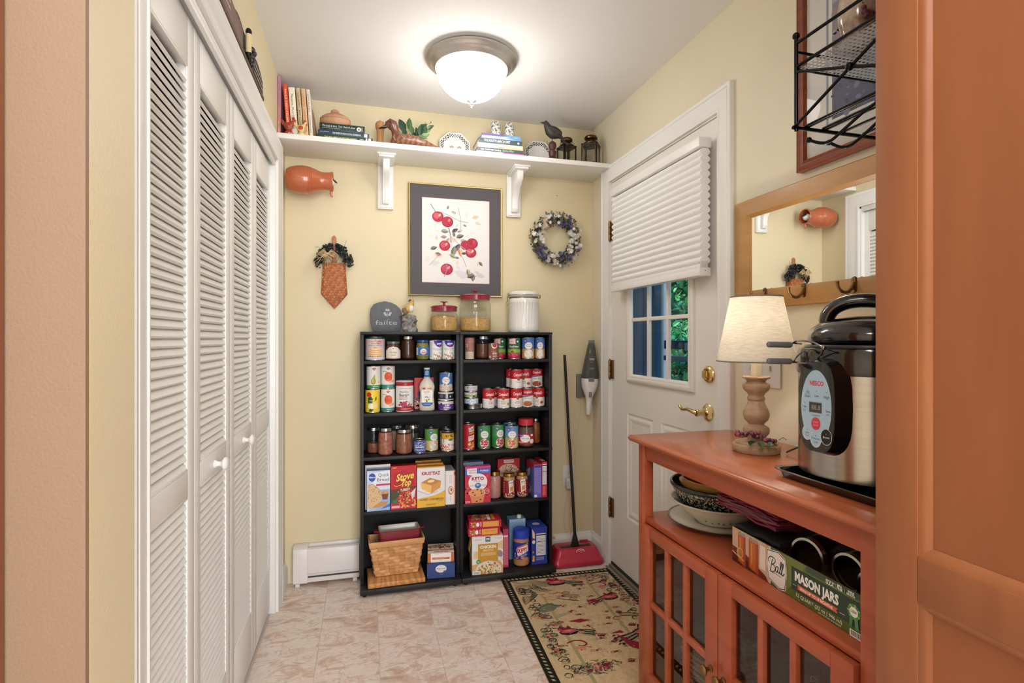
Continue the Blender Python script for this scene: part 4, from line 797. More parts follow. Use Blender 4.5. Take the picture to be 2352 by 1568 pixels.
def f_stove(d, w, h):
    d.r(0, 0, w, h, 'c4202e').poly([(w*.12, h*.82), (w*.5, h*.9), (w*.88, h*.82), (w*.9, h*.55), (w*.1, h*.5)], 'b01a26').t('NEW', w*.15, h*.945, h*.03, 'e9c43c', w*.16, b=.02)
    d.t('Stove', w*.56, h*.67, h*.155, '5c1418', w*.70, sh=.3, b=.05, ro=8).t('Stove', w*.55, h*.675, h*.155, 'f7d55a', w*.70, sh=.3, b=.03, ro=8).t('Top', w*.59, h*.53, h*.145, '5c1418', w*.40, sh=.3, b=.05, ro=8).t('Top', w*.58, h*.535, h*.145, 'f7d55a', w*.40, sh=.3, b=.03, ro=8).line([(w*.12, h*.56), (w*.2, h*.53), (w*.4, h*.56), (w*.6, h*.66)], w*.02, 'f7d55a')
    d.poly([(0, h*.46), (w, h*.52), (w, h*.46), (0, h*.36)], '6a3622').poly([(0, h*.38), (0, h*.14), (w*.3, h*.3), (w*.4, h*.42)], '3c4a2c').t('TURKEY', w*.57, h*.42, h*.055, 'f4e9d8', w*.40, ro=7, b=.03).t('for', w*.3, h*.39, h*.03, 'f4e9d8', w*.07)
    d.blobs(w*.3, h*.03, w*.98, h*.40, 150, w*.045, ['e3a463', 'd98b48', 'c46a34', 'f0c48a', 'b4552c', '9c3f24', 'e8b070'], 5, (w*.62, h*.2, w*.42, h*.2)).poly([(w*.78, h*.36), (w*.98, h*.48), (w*.92, h*.28), (w*.84, h*.22)], 'd8d6d8').e(w*.16, h*.19, w*.12, h*.055, '1f5c3a').e(w*.16, h*.19, w*.09, h*.04, '2e7a4c').r(w*.03, h*.03, w*.33, h*.06, 'e08a94').lines(w*.05, h*.035, w*.3, h*.045, 2, 'f6e6e8')
def cornb(d, x, y, s):
    d.poly([(x-s, y+s*.2), (x-s*.1, y+s*.62), (x+s, y+s*.25), (x+s*.05, y-s*.15)], 'c98444').poly([(x-s, y+s*.2), (x+s*.05, y-s*.15), (x+s*.0, y-s*.95), (x-s*.92, y-s*.45)], 'efbf6c').poly([(x+s*.05, y-s*.15), (x+s, y+s*.25), (x+s*.95, y-s*.4), (x+s*.0, y-s*.95)], 'd69a4c').e(x-s*.0, y+s*.28, s*.35, s*.13, 'f3dfa8', ro=.1)
    d.blobs(x-s*.9, y-s*.6, x+s*.9, y+s*.1, 40, s*.03, ['e0a654', 'f3cd84', 'c98a40'], 4)
def f_krus(d, w, h):
    d.r(0, 0, w, h, 'e4e3e6').r(0, h*.97, w, h*.03, 'd9a03c').t('KRUSTEAZ', w*.5, h*.80, h*.075, 'b8262e', w*.66, b=.04).poly([(w*.05, h*.45), (w*.5, h*.36), (w*.95, h*.50), (w*.55, h*.58)], 'f3f1ee').line([(w*.02, h*.42), (w*.4, h*.31), (w*.75, h*.38)], w*.012, '8c7c74').blobs(w*.1, h*.4, w*.9, h*.52, 12, w*.03, ['e9a856', 'f0be78'], 3); cornb(d, w*.5, h*.57, w*.36)
    d.poly([(0, 0), (w, 0), (w, h*.40), (w*.85, h*.34), (w*.6, h*.28), (0, h*.22)], 'e8b33c').t('HONEY CORNBREAD', w*.53, h*.165, h*.052, '5a3420', w*.86, b=.02).lines(w*.72, h*.12, w*.22, h*.025, 1, '7a5028').lines(w*.33, h*.03, w*.35, h*.05, 2, '7a5028')
def f_krus2(d, w, h): d.r(0, 0, w, h, 'd79a34').t('KRUSTEAZ', w*.5, h*.955, h*.03, 'b8262e', w*.45, b=.02).lines(w*.3, h*.93, w*.45, h*.015, 1, '6a4420')
def t_krus(d, w, dp): d.r(0, 0, w, dp, 'd79a34').t('KRUSTEAZ', w*.5, dp*.35, dp*.3, 'b8262e', w*.5)
def s_small(d, w, h): d.r(0, 0, w, h, 'f0ece9').r(w*.86, 0, w*.14, h, 'e2a286').e(w*.55, h*.42, w*.28, h*.13, 'cf8f66').e(w*.58, h*.43, w*.20, h*.095, 'f0dccb').e(w*.6, h*.44, w*.1, h*.05, 'b86a44').r(w*.86, h*.86, w*.14, h*.1, 'c8283c').lines(w*.45, h*.1, w*.15, h*.15, 5, 'cba894').lines(w*.4, h*.62, w*.3, h*.25, 6, 'ccbcb4')
def t_small(d, w, dp): d.r(0, 0, w, dp, 'd6d0cc').lines(w*.15, dp*.2, w*.6, dp*.6, 4, '7a706c')
def f_back(c, txt=None):
    def f(d, w, h):
        d.r(0, 0, w, h, c[0]).r(0, h*.93, w, h*.07, c[1]).r(0, 0, w*.06, h, c[2])
    return f
carton('small blue and white quick bread mix box at the left of the tier', .0065, 2.695, Z4+.001, .109, .028, .208-.002, 'c3d1ea', f_quick)
carton('red-topped box squeezed behind the quick bread mix', -.002+.0, 2.728, Z4, .121, .030, .219, 'b8242e', f_back(('b8242e', 'e8e4e4', 'c9c9cf')))
carton('red turkey stuffing mix box, second from the left', .1195, 2.695, Z4, .124, .045, .2135, 'b81e2b', f_stove, top=lambda d, w, q: d.r(0, 0, w, q, 'c4202e').lines(w*.2, q*.3, w*.6, q*.3, 1, '7a1018'))
carton('white and yellow honey cornbread box, front of three alike', .2465, 2.692, Z4, .139, .040, .2015, 'd79a34', f_krus, top=t_krus)
carton('middle yellow cornbread box, only its top edge showing', .2490, 2.7335, Z4, .133, .038, .2075, 'd79a34', f_krus2, top=t_krus)
carton('rear yellow cornbread box, the tallest of its row', .2460, 2.773, Z4, .130, .038, .216, 'd79a34', f_krus2, top=t_krus)
carton('narrow white and peach box turned sideways by the divider', .3900, 2.705, Z4, .0500, .13, .171, 'e6e0dc', s_small, top=t_small, rz=0)
# --- right bookcase, fourth tier
MUF = ['e9ab72', 'dd965c', 'f2be8a', 'd2854c']
def f_keto(d, w, h):
    d.r(0, 0, w, h, 'c42c42').blobs(w*.0, h*.1, w, h*.75, 26, w*.09, ['d8596a', 'cc3c50', 'd04a5c'], 7).r(0, h*.76, w*.5, h*.18, '4c66b4').r(w*.5, h*.80, w*.5, h*.14, '4766b8').r(0, h*.955, w, h*.045, 'd24a8c').poly([(w*.07, h*.95), (w*.46, h*.96), (w*.45, h*.80), (w*.3, h*.76), (w*.08, h*.79)], 'f0eaea').t('Duncan', w*.27, h*.885, h*.05, '9c2c40', w*.32, sh=.2).t('Hines', w*.28, h*.82, h*.05, '9c2c40', w*.27, sh=.2).t('BLUEBERRY', w*.77, h*.865, h*.035, 'f4f4f8', w*.36, b=.02).lines(w*.65, h*.83, w*.25, h*.018, 1, 'dfe4f2')
    d.e(w*.5, h*.57, w*.37, h*.24, 'f0edec').t('KETO', w*.5, h*.63, h*.085, 'a01c30', w*.48, b=.04).t('FRIENDLY', w*.5, h*.585, h*.022, '6c5c60', w*.3).e(w*.5, h*.48, w*.115, h*.075, '4c66b0').t('2g', w*.5, h*.475, h*.05, 'ffffff', w*.12, b=.03).lines(w*.2, h*.46, w*.17, h*.04, 2, '8c8c9c').lines(w*.64, h*.45, w*.17, h*.05, 3, '8c8c9c')
    d.poly([(w*.18, h*.28), (w*.78, h*.28), (w*.70, h*.01), (w*.26, h*.01)], 'df8c58').e(w*.48, h*.29, w*.35, h*.11, 'e6a06a').blobs(w*.15, h*.02, w*.8, h*.38, 50, w*.035, MUF, 5, (w*.48, h*.26, w*.32, h*.12))
    for a, b_ in ((.3, .3), (.48, .37), (.62, .33), (.38, .22), (.64, .26), (.45, .05), (.6, .09)): d.e(w*a, h*b_, w*.035, h*.017, '2e2038')
    d.e(w*.85, h*.31, w*.1, h*.065, 'f0e9e9').e(w*.85, h*.31, w*.085, h*.055, 'b8243c').lines(w*.79, h*.29, w*.12, h*.035, 2, 'f0dfe2').lines(w*.01, h*.01, w*.2, h*.06, 2, 'f0dfe2')
carton('red and blue keto blueberry muffin mix box at the left of the tier', .4885, 2.692, Z4, .1335, .040, .187, 'b8283c', f_keto, top=lambda d, w, q: d.r(0, 0, w, q, 'cc5a98').lines(w*.1, q*.3, w*.2, q*.5, 2, 'e8e8ee'))
carton('grey-blue box lying behind and above the keto mix', .4810, 2.735, Z4, .112, .075, .2010, '5c6c84', f_back(('4c5a74', '6f8098', '5c6c84')), top=lambda d, w, q: d.r(0, 0, w, q, '5f718c').r(w*.1, q*.1, w*.2, q*.25, 'c8ccd4').r(0, q*.45, w, q*.06, '8a9ab0'))
def f_crisp(d, w, h):
    d.r(0, 0, w, h, 'bb2630').r(w*.28, h*.88, w*.46, h*.09, 'e9dcd4').lines(w*.32, h*.905, w*.38, h*.035, 1, '7a2c2a').e(w*.48, h*.64, w*.46, h*.21, 'd9b39a').blobs(w*.02, h*.45, w*.96, h*.85, 150, w*.035, ['e3c3ac', 'c99a80', '5c3426', 'f0dccb', '8c5a44', 'd4a88c'], 6, (w*.48, h*.64, w*.46, h*.2))
carton('red cereal box with a mound of crisps at the back of the tier', .6920, 2.825, Z4, .1235, .040, .187, 'a8222c', f_crisp)
t = thing('snack_sachet', 'small dark sachet lying on the red cereal box', 'packet', (.748, 2.845, Z4+.1872), 12, GC, 0, 0)
part('foil', G().box(-.025, -.012, 0, .030, .014, .006).box(-.031, -.012, .002, -.025, .014, .0035).box(.030, -.012, .002, .036, .014, .0035), M('sachet_foil', '5c3a38', .3, .4, var=.3, vs=30), t, .002)
part('print', D().r(-.018, -.008, .02, .016, 'a82c30').r(.006, -.008, .016, .016, '3c7c84').flat(G(), (0, 0, .0062), (1, 0, 0), (0, 1, 0)), PR, t)
def s_facts(d, x, y, w, h, c='e9e9ee', k='33333c'):
    d.r(x, y, w, h, c).r(x, y+h*.9, w, h*.06, k).r(x, y+h*.62, w, h*.02, k).lines(x+w*.04, y+h*.03, w*.9, h*.82, 13, k, lw=h*.018)
def f_pur(d, w, h): d.r(0, 0, w, h, '6f5cb8').r(0, h*.97, w, h*.03, 'c22c40').r(w*.08, h*.9, w*.84, h*.05, '4c3c8c').lines(w*.08, h*.12, w*.82, h*.76, 26, 'a99cdc').r(w*.06, h*.02, w*.35, h*.07, 'e9e6f2')
def s_pur(d, w, h): d.r(0, 0, w, h, '5c6ab4').poly([(0, h), (w, h), (w, h*.9), (0, h*.72)], 'bb2a3c').poly([(w*.0, h*.62), (w*.5, h*.82), (w*.5, h*.6), (0, h*.42)], 'e9e4e8').blobs(0, h*.02, w*.7, h*.4, 30, w*.08, ['d9a878', 'e9c49c', 'b87848', 'f0e0cc'], 4)
carton('purple box turned sideways, nutrition print on its spine', .8585, 2.700, Z4, .0435, .14, .178, '5d4fa0', f_pur, side=('L', s_pur), rz=0, top=lambda d, w, q: d.r(0, 0, w, q, 'b82c3c').lines(w*.1, q*.1, w*.6, q*.8, 5, 'e0b0b8'))
carton('red and white box turned sideways against the right panel', .9045-.0, 2.700, Z4, .0270, .14, .187, 'c2283a', lambda d, w, h: (d.r(0, 0, w, h, 'cc2c3c'), s_facts(d, w*.06, h*.36, w*.86, h*.58), d.lines(w*.1, h*.05, w*.6, h*.25, 8, 'e8a0a8')), top=lambda d, w, q: d.r(0, 0, w, q, 'c2283a').e(w*.5, q*.3, w*.4, q*.15, 'e9d9d9'))
carton('red box standing behind the ranch bottle', .2420, 2.790, Z2, .098, .03, .162, 'b0242c', lambda d, w, h: d.r(0, 0, w, h, 'c42a30').r(w*.15, h*.4, w*.25, h*.17, '2c3068').e(w*.17, h*.30, w*.13, h*.08, '3a3a3c').blobs(0, 0, w*.4, h*.3, 30, w*.07, ['d9a088', 'c07c60', 'ecd8c8'], 3).t('CO', w*.12, h*.03, h*.06, 'f0e8e8', w*.18, b=.03))
# ---------------------------------------------------------------- bottom tier, left
pine = M('pine_wood', 'cf9259', .5, col2='a9652e', vs=9, wave=5, st=(1.2, 1, 6)); pine2 = M('pine_block', 'cf945a', .5, col2='b97c44', vs=5, wave=9, st=(2.2, .6, 3))
t = thing('cutting_board', 'thick pine board lying under the woven basket', 'cutting board', (.0105, 2.632, .0376), 1.5)
part('board', G().box(0, 0, 0, .272, .19, .0235), pine2, t, .004)
wv = [M('basket_splint_%d' % i, c, .5, var=.1, vs=25) for i, c in enumerate(('d39c68', 'c48a56', 'dfac78'))]
bs = thing('woven_basket', 'tapered square basket of broad wooden splints on the pine board', 'basket', (.1475, 2.748, .0612), 2)
W0, W1, D0_, D1_, BH = .205, .262, .085, .116, .172
def bpt(u, z, out=0):        # u in 0..4 around the basket
    k = z/BH; hw = (W0+(W1-W0)*k)/2+out; hd = (D0_+(D1_-D0_)*k)/2+out; s_ = int(u) % 4; f = u-int(u)
    return [(-hw+2*hw*f, -hd), (hw, -hd+2*hd*f), (hw-2*hw*f, hd), (-hw, hd-2*hd*f)][s_]
nst = [9, 5, 9, 5]; rows = 9
for s_ in range(4):
    for i in range(nst[s_]):
        u0 = s_+(i+.06)/nst[s_]; u1 = s_+(i+.94)/nst[s_]; g = G(); v = []
        for z in (0.002, BH-.006):
            for o in (0, -.0016):
                for u in (u0, u1): x, y = bpt(u, z, o); v.append((x, y, z))
        g.add(v, [(0, 1, 5, 4), (2, 6, 7, 3), (0, 4, 6, 2), (1, 3, 7, 5), (4, 5, 7, 6), (0, 2, 3, 1)]); part('splint', g, wv[i % 2], bs)
for r_ in range(rows):
    z0 = .004+r_*(BH-.030)/rows; z1 = z0+(BH-.030)/rows*.86
    for s_ in (0, 1, 3):
        for i in range(nst[s_]):
            if (i+r_+s_) % 2: continue
            u0 = s_+(i-.12)/nst[s_] if i else s_+.002; u1 = s_+min(i+1.12, nst[s_]-.01)/nst[s_]; N = 5; g = G(); v = []
            for k in range(N+1):
                u = u0+(u1-u0)*k/N*.9999; o = .0006+.0046*sin(pi*k/N)
                for z in (z0, z1):
                    for oo in (o, o-.0012): x, y = bpt(max(s_, u), z, oo); v.append((x, y, z))
            for k in range(N):
                a = k*4; b_ = a+4; g.add([], [])
                g.f += [(a, b_, b_+2, a+2), (a+1, a+3, b_+3, b_+1), (a+2, b_+2, b_+3, a+3), (a, a+1, b_+1, b_)]; g.c += [None]*4
            g.v += v; part('splint', g, wv[(i+r_) % 3], bs)
for s_ in range(4):
    g = G(); z0, z1 = BH-.024, BH+.004; v = []
    for z in (z0, z1):
        for o in (.0045, -.003):
            for u in (s_, s_+.9999): x, y = bpt(u, z, o); v.append((x, y, z))
    g.add(v, [(0, 1, 5, 4), (2, 6, 7, 3), (0, 4, 6, 2), (1, 3, 7, 5), (4, 5, 7, 6), (0, 2, 3, 1)]); part('rim_band', g, wv[0], bs, .0008)
part('base', G().box(-W0/2+.002, -D0_/2+.002, .001, W0/2-.002, D0_/2-.002, .004), wv[1], bs)
t = thing('plastic_bag', 'crumpled clear bag of dark sweets inside the basket', 'bag', (.052, 2.748, .132))
g = G()
for k in range(10): g.ball((R.uniform(-.010, .014), R.uniform(-.024, .024), R.uniform(.0, .085)), R.uniform(.007, .012), 7, 5, (1, 1.2, .7))
part('contents', g, M('dark_sweets', '2e2424', .3, var=.4, vs=60), t)
part('film', G().lathe([(0, -.012), (.018, -.01), (.024, .02), (.020, .06), (.024, .092), (.012, .104)], 9, Matrix.Diagonal((.9, 1.4, 1, 1))), glassmat('bag_film', (.9, .9, .92), .15, 1.6), t, smooth=False)
dk = M('cranberry_stoneware', '7c1c2c', .16, var=.04, vs=8, coat=.4); dki = M('taupe_glaze', 'b3a693', .2, var=.06, vs=10, coat=.3)
t = thing('baking_dish', 'cranberry red loaf baking dish with a taupe inside, set in the basket', 'baking dish', (.1620, 2.745, .2135), 3)
def rrect(w, d, r, n=5):
    return [(sx*(w/2-r)+r*cos(a), sy*(d/2-r)+r*sin(a)) for sx, sy, a0 in ((1, 1, 0), (-1, 1, 90), (-1, -1, 180), (1, -1, 270)) for a in [RAD(a0+90*i/n) for i in range(n+1)]]
def loft(g, secs, M4=None, cap0=True, cap1=True, col=None):    # secs: (list of xy, z)
    n = len(secs[0][0]); v = [(x, y, z) for s_, z in secs for x, y in s_]; f = [(i*n+j, i*n+(j+1) % n, (i+1)*n+(j+1) % n, (i+1)*n+j) for i in range(len(secs)-1) for j in range(n)]
    if cap0: f.append(tuple(range(n))[::-1])
    if cap1: f.append(tuple((len(secs)-1)*n+j for j in range(n)))
    return g.add(v, f, M4, col)
part('outside', loft(G(), [(rrect(.186, .088, .012), 0), (rrect(.192, .094, .012), .004), (rrect(.204, .104, .014), .068), (rrect(.200, .100, .013), .069)], cap1=False), dk, t)
part('inside', loft(G(), [(rrect(.200, .100, .013), .0691), (rrect(.196, .096, .013), .066), (rrect(.184, .086, .014), .010), (rrect(.16, .07, .014), .0065)], cap0=False), dki, t)
for s_ in (-1, 1):
    g = loft(G(), [([(s_*.100, -.022), (s_*.122, -.014), (s_*.122, .014), (s_*.100, .022)], .055), ([(s_*.100, -.026), (s_*.126, -.018), (s_*.126, .018), (s_*.100, .026)], .066)])
    part('handle', g, dk, t, .003)
tag(part('red_scoop', G().tube([(-.02, 0, 0), (.0, .004, .004), (.022, .008, .010)], [.003, .003, .004], 8), M('red_plastic', 'c8242c', .35), None, loc=(.165, 2.745, .2380)), 'thin red plastic scoop lying inside the baking dish', 'scoop')
# tilted boxes
def f_navy(d, w, h): d.r(0, 0, w, h, '33477e').lines(0, h*.3, w, h*.65, 26, '3d5490', lw=h*.008).e(w*.5, h*.62, w*.20, h*.26, 'e4e2e0').lines(w*.4, h*.45, w*.2, h*.04, 1, '8c8c98').t('Boil in Bag', w*.5, h*.66, h*.085, '33343c', w*.30, ro=180, b=.01).e(w*.63, h*.44, w*.05, h*.06, '3f68b4').lines(w*.45, h*.2, w*.13, h*.03, 1, 'c8cce0')
def s_navy(d, w, h): d.r(0, 0, w, h, '2e3f70').e(w*.45, h*.6, w*.25, h*.28, 'dcdad8')
carton('dark blue rice box lying tilted on the bottom tier', .2935, 2.668, .0385, .137, .11, .0735, '33477e', f_navy, side=('L', s_navy), rz=-6, top=lambda d, w, q: d.r(0, 0, w, q, '2f4276'))
def f_kr3(d, w, h): d.r(0, 0, w, h, 'c9703c').r(w*.12, 0, w*.76, h, 'efeae4').r(w*.17, h*.32, w*.66, h*.22, 'c9703c').lines(w*.28, h*.4, w*.44, h*.07, 1, 'f3e2d4').lines(w*.44, h*.1, w*.12, h*.06, 1, '9a7c6c')
def t_kr3(d, w, dp):
    d.r(0, 0, w, dp, 'e9e0d8').r(0, dp*.0, w, dp*.16, 'efeae4').t('KRUSTEAZ', w*.5, dp*.20, dp*.13, 'b32c30', w*.55, ro=180, b=.03).r(0, dp*.27, w, dp*.13, 'bd5c2c').t('PEANUT BUTTER', w*.5, dp*.37, dp*.06, 'f7efe2', w*.7, ro=180)
    d.blobs(w*.02, dp*.42, w*.98, dp*.98, 120, w*.07, ['b9713c', 'd39a5e', '8c4a22', 'e9bd84', '5c2c14', 'f0d8b0'], 5, (w*.5, dp*.72, w*.48, dp*.27)).e(w*.82, dp*.82, w*.1, dp*.06, 'd8d0b8')
carton('orange and white cookie mix box lying on the dark blue box', .2975, 2.678, .1135, .131, .125, .045, 'c9703c', f_kr3, top=t_kr3, rz=-7)
# ---------------------------------------------------------------- bottom tier, right
NOOD = ['ecd9a4', 'dfc07c', 'c98c4a', 'f4ead0', 'd9a056', 'c4603c', '7a8c44', 'e9dcc0']
def f_broth(d, w, h):
    d.r(0, 0, w, h, 'e8e3e0').r(w*.43, h*.86, w*.155, h*.13, '1f2022').t('M', w*.507, h*.905, h*.06, 'f4f4f4', w*.1, b=.03).lines(w*.45, h*.87, w*.11, h*.025, 2, 'e0e0e0').t('4 PACK', w*.85, h*.925, h*.03, '8c8478', w*.2).lines(w*.07, h*.90, w*.24, h*.04, 2, 'c4957c')
    d.poly([(w*.84, h*.82), (w, h*.88), (w, h*.62), (w*.86, h*.68)], 'dcc79c').poly([(w*.04, h*.62), (w*.2, h*.62), (w*.2, h*.42), (w*.04, h*.42)], 'dcc79c').blobs(w*.06, h*.44, w*.18, h*.6, 12, w*.008, ['a88850'], 3).blobs(w*.86, h*.68, w*.99, h*.82, 10, w*.008, ['a88850'], 5)
    d.r(w*.19, h*.22, w*.65, h*.59, 'd09a34').r(w*.205, h*.24, w*.62, h*.56, 'c9952e').t('CHICKEN', w*.515, h*.685, h*.075, 'fbf6ec', w*.52, b=.035).t('BROTH', w*.515, h*.60, h*.06, 'f0dcae', w*.31, b=.01).lines(w*.27, h*.48, w*.5, h*.09, 4, 'f0dcae').e(w*.2, h*.34, w*.07, h*.055, '3f9a60').t('0g', w*.2, h*.325, h*.035, 'ffffff', w*.06)
    d.poly([(0, 0), (w, 0), (w, h*.2), (w*.9, h*.34), (w*.1, h*.28), (0, h*.26)], 'd9a878').e(w*.53, h*.10, w*.42, h*.25, 'ddd3d4').e(w*.53, h*.10, w*.37, h*.21, 'e6d9c0').blobs(w*.17, h*.0, w*.9, h*.31, 240, w*.035, NOOD, 6, (w*.53, h*.13, w*.36, h*.18)).e(w*.9, h*.52, w*.09, h*.10, 'a08c8a', ro=.5).line([(w*.95, h*.44), (w*.99, h*.33)], w*.02, 'b8a8a6').r(w*.02, h*.0, w*.22, h*.10, 'eceaea').lines(w*.04, h*.01, w*.18, h*.07, 3, '4c4c50')
def s_broth(d, w, h): d.r(0, 0, w, h, 'ddd8d6').r(0, 0, w, h*.4, 'c99a4a').lines(w*.15, h*.5, w*.6, h*.35, 9, 'b0a8a0')
bb = carton('white and mustard chicken broth noodle box at the front, bottom tier', .5170, 2.652, .0375, .159, .098, .189, 'ddd2c0', f_broth, side=('L', s_broth), rz=-3, top=lambda d, w, q: d.r(0, 0, w, q, 'e4ddd0').blobs(w*.1, 0, w*.9, q, 120, w*.04, NOOD, 8))
part('flap', G().add([(-.0005, .0, .186), (-.0005, .055, .186), (-.013, .050, .118), (-.013, .0, .118), (-.0018, .0, .1865), (-.0018, .055, .1865), (-.0145, .050, .118), (-.0145, .0, .118)], [(0, 1, 2, 3), (7, 6, 5, 4), (0, 3, 7, 4), (1, 5, 6, 2), (2, 6, 7, 3), (0, 4, 5, 1)]), M('card_mustard', 'c8963c', .5), bb)
def f_cook(x1, txt):
    def f(d, w, h):
        d.r(0, 0, w, h, 'b8243c').r(w*.42, h*.12, w*.5, h*.74, 'e6a548').t(txt, w*.67, h*.62, h*.14, 'b05c34', w*.32, ro=180).blobs(w*.06, h*.08, w*.22, h*.92, 26, w*.03, ['e0a060', 'c97c40', 'f0bc84'], 6).e(w*.26, h*.5, w*.045, h*.3, 'f1eeee').lines(w*.32, h*.2, w*.07, h*.6, 4, 'f0dada')
    return f
carton('lower of two thin red cookie boxes lying on the broth box', .5010, 2.664, .2275, .163, .100, .038, 'b8243c', f_cook(0, 'THREE CHEESE'), rz=-2)
carton('upper of two thin red cookie boxes, its cookie picture on top', .5060, 2.668, .2665, .164, .100, .036, 'b8243c', f_cook(1, ''), rz=-4, top=lambda d, w, q: d.r(0, 0, w, q, 'b8243c').blobs(w*.1, q*.05, w*.55, q*.95, 70, w*.05, ['d9a25c', 'c98444', 'e9bd7c', '9c5c2c'], 5).r(w*.58, q*.1, w*.1, q*.8, 'e9e2dc').r(w*.72, q*.1, w*.1, q*.8, 'd98c2c'))
carton('slim pink box wedged beside the broth box', .6905, 2.700, .037, .029, .12, .198, 'b83450', lambda d, w, h: d.r(0, 0, w, h, 'c43a58').lines(w*.08, h*.05, w*.84, h*.8, 34, 'e8a8b8').r(w*.08, h*.80, w*.8, h*.03, 'f4e4e8').r(w*.1, h*.93, w*.5, h*.03, '3858a8'), top=lambda d, w, q: d.r(0, 0, w, q, 'a82c48').r(w*.1, q*.4, w*.4, q*.3, '2c50a0'))
ct = carton('pale blue milk carton with a white screw cap at the back', .7480, 2.787, .037, .090, .065, .215, '7ea6cc', lambda d, w, h: d.r(0, 0, w, h, '86acd2').r(0, h*.93, w, h*.07, 'a3bfdc').lines(w*.6, h*.75, w*.3, h*.04, 2, '4c70a0'), name='drink_carton', cat='carton')
part('cap', G().lathe([(0, 0), (.013, 0), (.013, .004), (.0115, .004), (.0115, .014), (.010, .016), (0, .016)], 20, TR(.060, .022, .2151)), M('white_cap', 'ecebe8', .35), ct)
def f_blue(d, w, h):
    d.r(0, 0, w, h, '2c3c92').poly([(w*.03, h*.98), (w*.2, h*.86), (w*.2, h*.7), (w*.06, h*.74)], 'e3c48c').e(w*.13, h*.62, w*.1, h*.05, 'e9d8b8').e(w*.13, h*.2, w*.07, h*.05, 'd9943c').e(w*.1, h*.34, w*.05, h*.03, 'c98440').e(w*.12, h*.12, w*.08, h*.04, 'e0a850'); s_facts(d, w*.30, h*.24, w*.60, h*.60, 'e4e2e0'); d.lines(w*.3, h*.1, w*.5, h*.1, 4, 'b8c0e4')
def s_blue(d, w, h): d.r(0, 0, w, h, '28367e').e(w*.3, h*.62, w*.2, h*.2, 'e4e0dc').blobs(w*.1, h*.1, w*.8, h*.5, 40, w*.07, ['d99a50', 'e9c08a', 'b8763c'], 6).lines(w*.3, h*.8, w*.4, h*.08, 2, 'd8dcf0')
carton('tall blue cracker box with a nutrition panel, bottom right', .8430, 2.690, .0375, .086, .125, .192, '2c3c92', f_blue, side=('L', s_blue), rz=0, top=lambda d, w, q: d.r(0, 0, w, q, '3248a4').e(w*.5, q*.5, w*.24, q*.16, 'd0d4e6'))
# ================================================================ THINGS ON THE WALL SHELF
ST = 2.1665; XYZ = Matrix(((0, 1, 0, 0), (1, 0, 0, 0), (0, 0, 1, 0), (0, 0, 0, 1)))
page = M('book_pages', 'e9e0cc', .8, var=.05, vs=200, st=(1, 1, 1))
def book(label, x, y, z, th, h, dp, col, spine=None, lean=0, lying=0, rz=0, group='cookbooks on the wall shelf', lx=0):
    """upright: spine faces -y, thickness along x.  lying: spine faces -y, length h along x"""
    t = thing('book', label, 'book', (x, y, z), rz, group, 0, lean); cov = M('cover_'+col, col, .4, var=.02, vs=6)
    if not lying:
        g = G().box(0, .002, 0, .0018, dp, h).box(th-.0018, .002, 0, th, dp, h); n = 6; v = []
        for i in range(n+1):
            a = pi*i/n; v.append((th/2-th/2*cos(a), .002-.003*sin(a)))
        for i in range(n):
            (a, b_), (c, e_) = v[i], v[i+1]; g.add([(a, b_, 0), (c, e_, 0), (c, e_, h), (a, b_, h), (a, b_+.002, 0), (c, e_+.002, 0), (c, e_+.002, h), (a, b_+.002, h)], [(0, 1, 2, 3), (5, 4, 7, 6), (0, 4, 5, 1), (3, 2, 6, 7)])
        part('cover', g, cov, t); part('pages', G().box(.0019, .004, .003, th-.0019, dp-.003, h-.003), page, t)
        if spine: d = D(); spine(d, h, th); part('spine_print', d.flat(G(), (th/2, -.0012, h), (0, 0, -1), (1, 0, 0)), PR, t)
    else:
        g = G().box(0, .002, 0, h, dp, .0018).box(0, .002, th-.0018, h, dp, th).box(0, 0, 0, h, .002, th)
        part('cover', g, cov, t, .0006); part('pages', G().box(.003, .0021, .0019, h-.003, dp-.003, th-.0019), page, t)
        if spine: d = D(); spine(d, h, th); part('spine_print', d.flat(G(), (0, -.0001, 0), (1, 0, 0), (0, 0, 1)), PR, t)
    return t
sp_ = lambda txt, c, w=.62, hh=.4, off=0: (lambda d, h, th: d.t(txt, h*(.5+off), -th*hh*.5, th*hh, c, h*w))
def chk(txt, c, k='2a2420'):
    def f(d, h, th):
        for i in range(26): d.r(h*i/26, -th*.5-.0005, h/52, .0016, k, same=i > 0)
        d.t(txt, h*.5, -th*.2, th*.38, c, h*.8)
    return f
book('tall mauve and pink book against the left wall', -.3885, 2.640, ST, .0130, .262, .19, 'b98aa0', lambda d, h, th: d.r(0, -th*.45, h*.5, th*.9, 'b9829c').r(h*.5, -th*.45, h*.5, th*.9, 'c98c80').lines(h*.1, -th*.3, h*.8, th*.5, 1, '8a5c68'))
book('orange red cookbook leaning left, second from the left', -.3510, 2.655, ST, .0185, .236, .19, 'd9502c', sp_('PAULA DEEN CELEBRATES', 'f6e2c4', .8, .45), -4.2)
book('thick cream book with black lettering, third from the left', -.3290, 2.652, ST, .0275, .222, .185, 'ece2cc', sp_('Marjorie, Mary Emmerling', '4a4440', .72, .34), -4.0)
book('narrow tan book with dark checkered edges', -.2965, 2.655, ST, .0185, .224, .185, 'cdb391', chk('COUNTRY  BEEF COOKING', '2c2622'), -4.0)
book('tan book with red lettering and checkered edges', -.2750, 2.655, ST, .0195, .224, .185, 'd9b48c', chk('COUNTRY  COOKING DOWN', 'b03c30'), -4.0)
book('pale slim book with checkered edges, rightmost upright one', -.2520, 2.655, ST, .0155, .223, .185, 'e2d5c4', chk('COUNTRY  COOKING', '6b5c55'), -4.0)
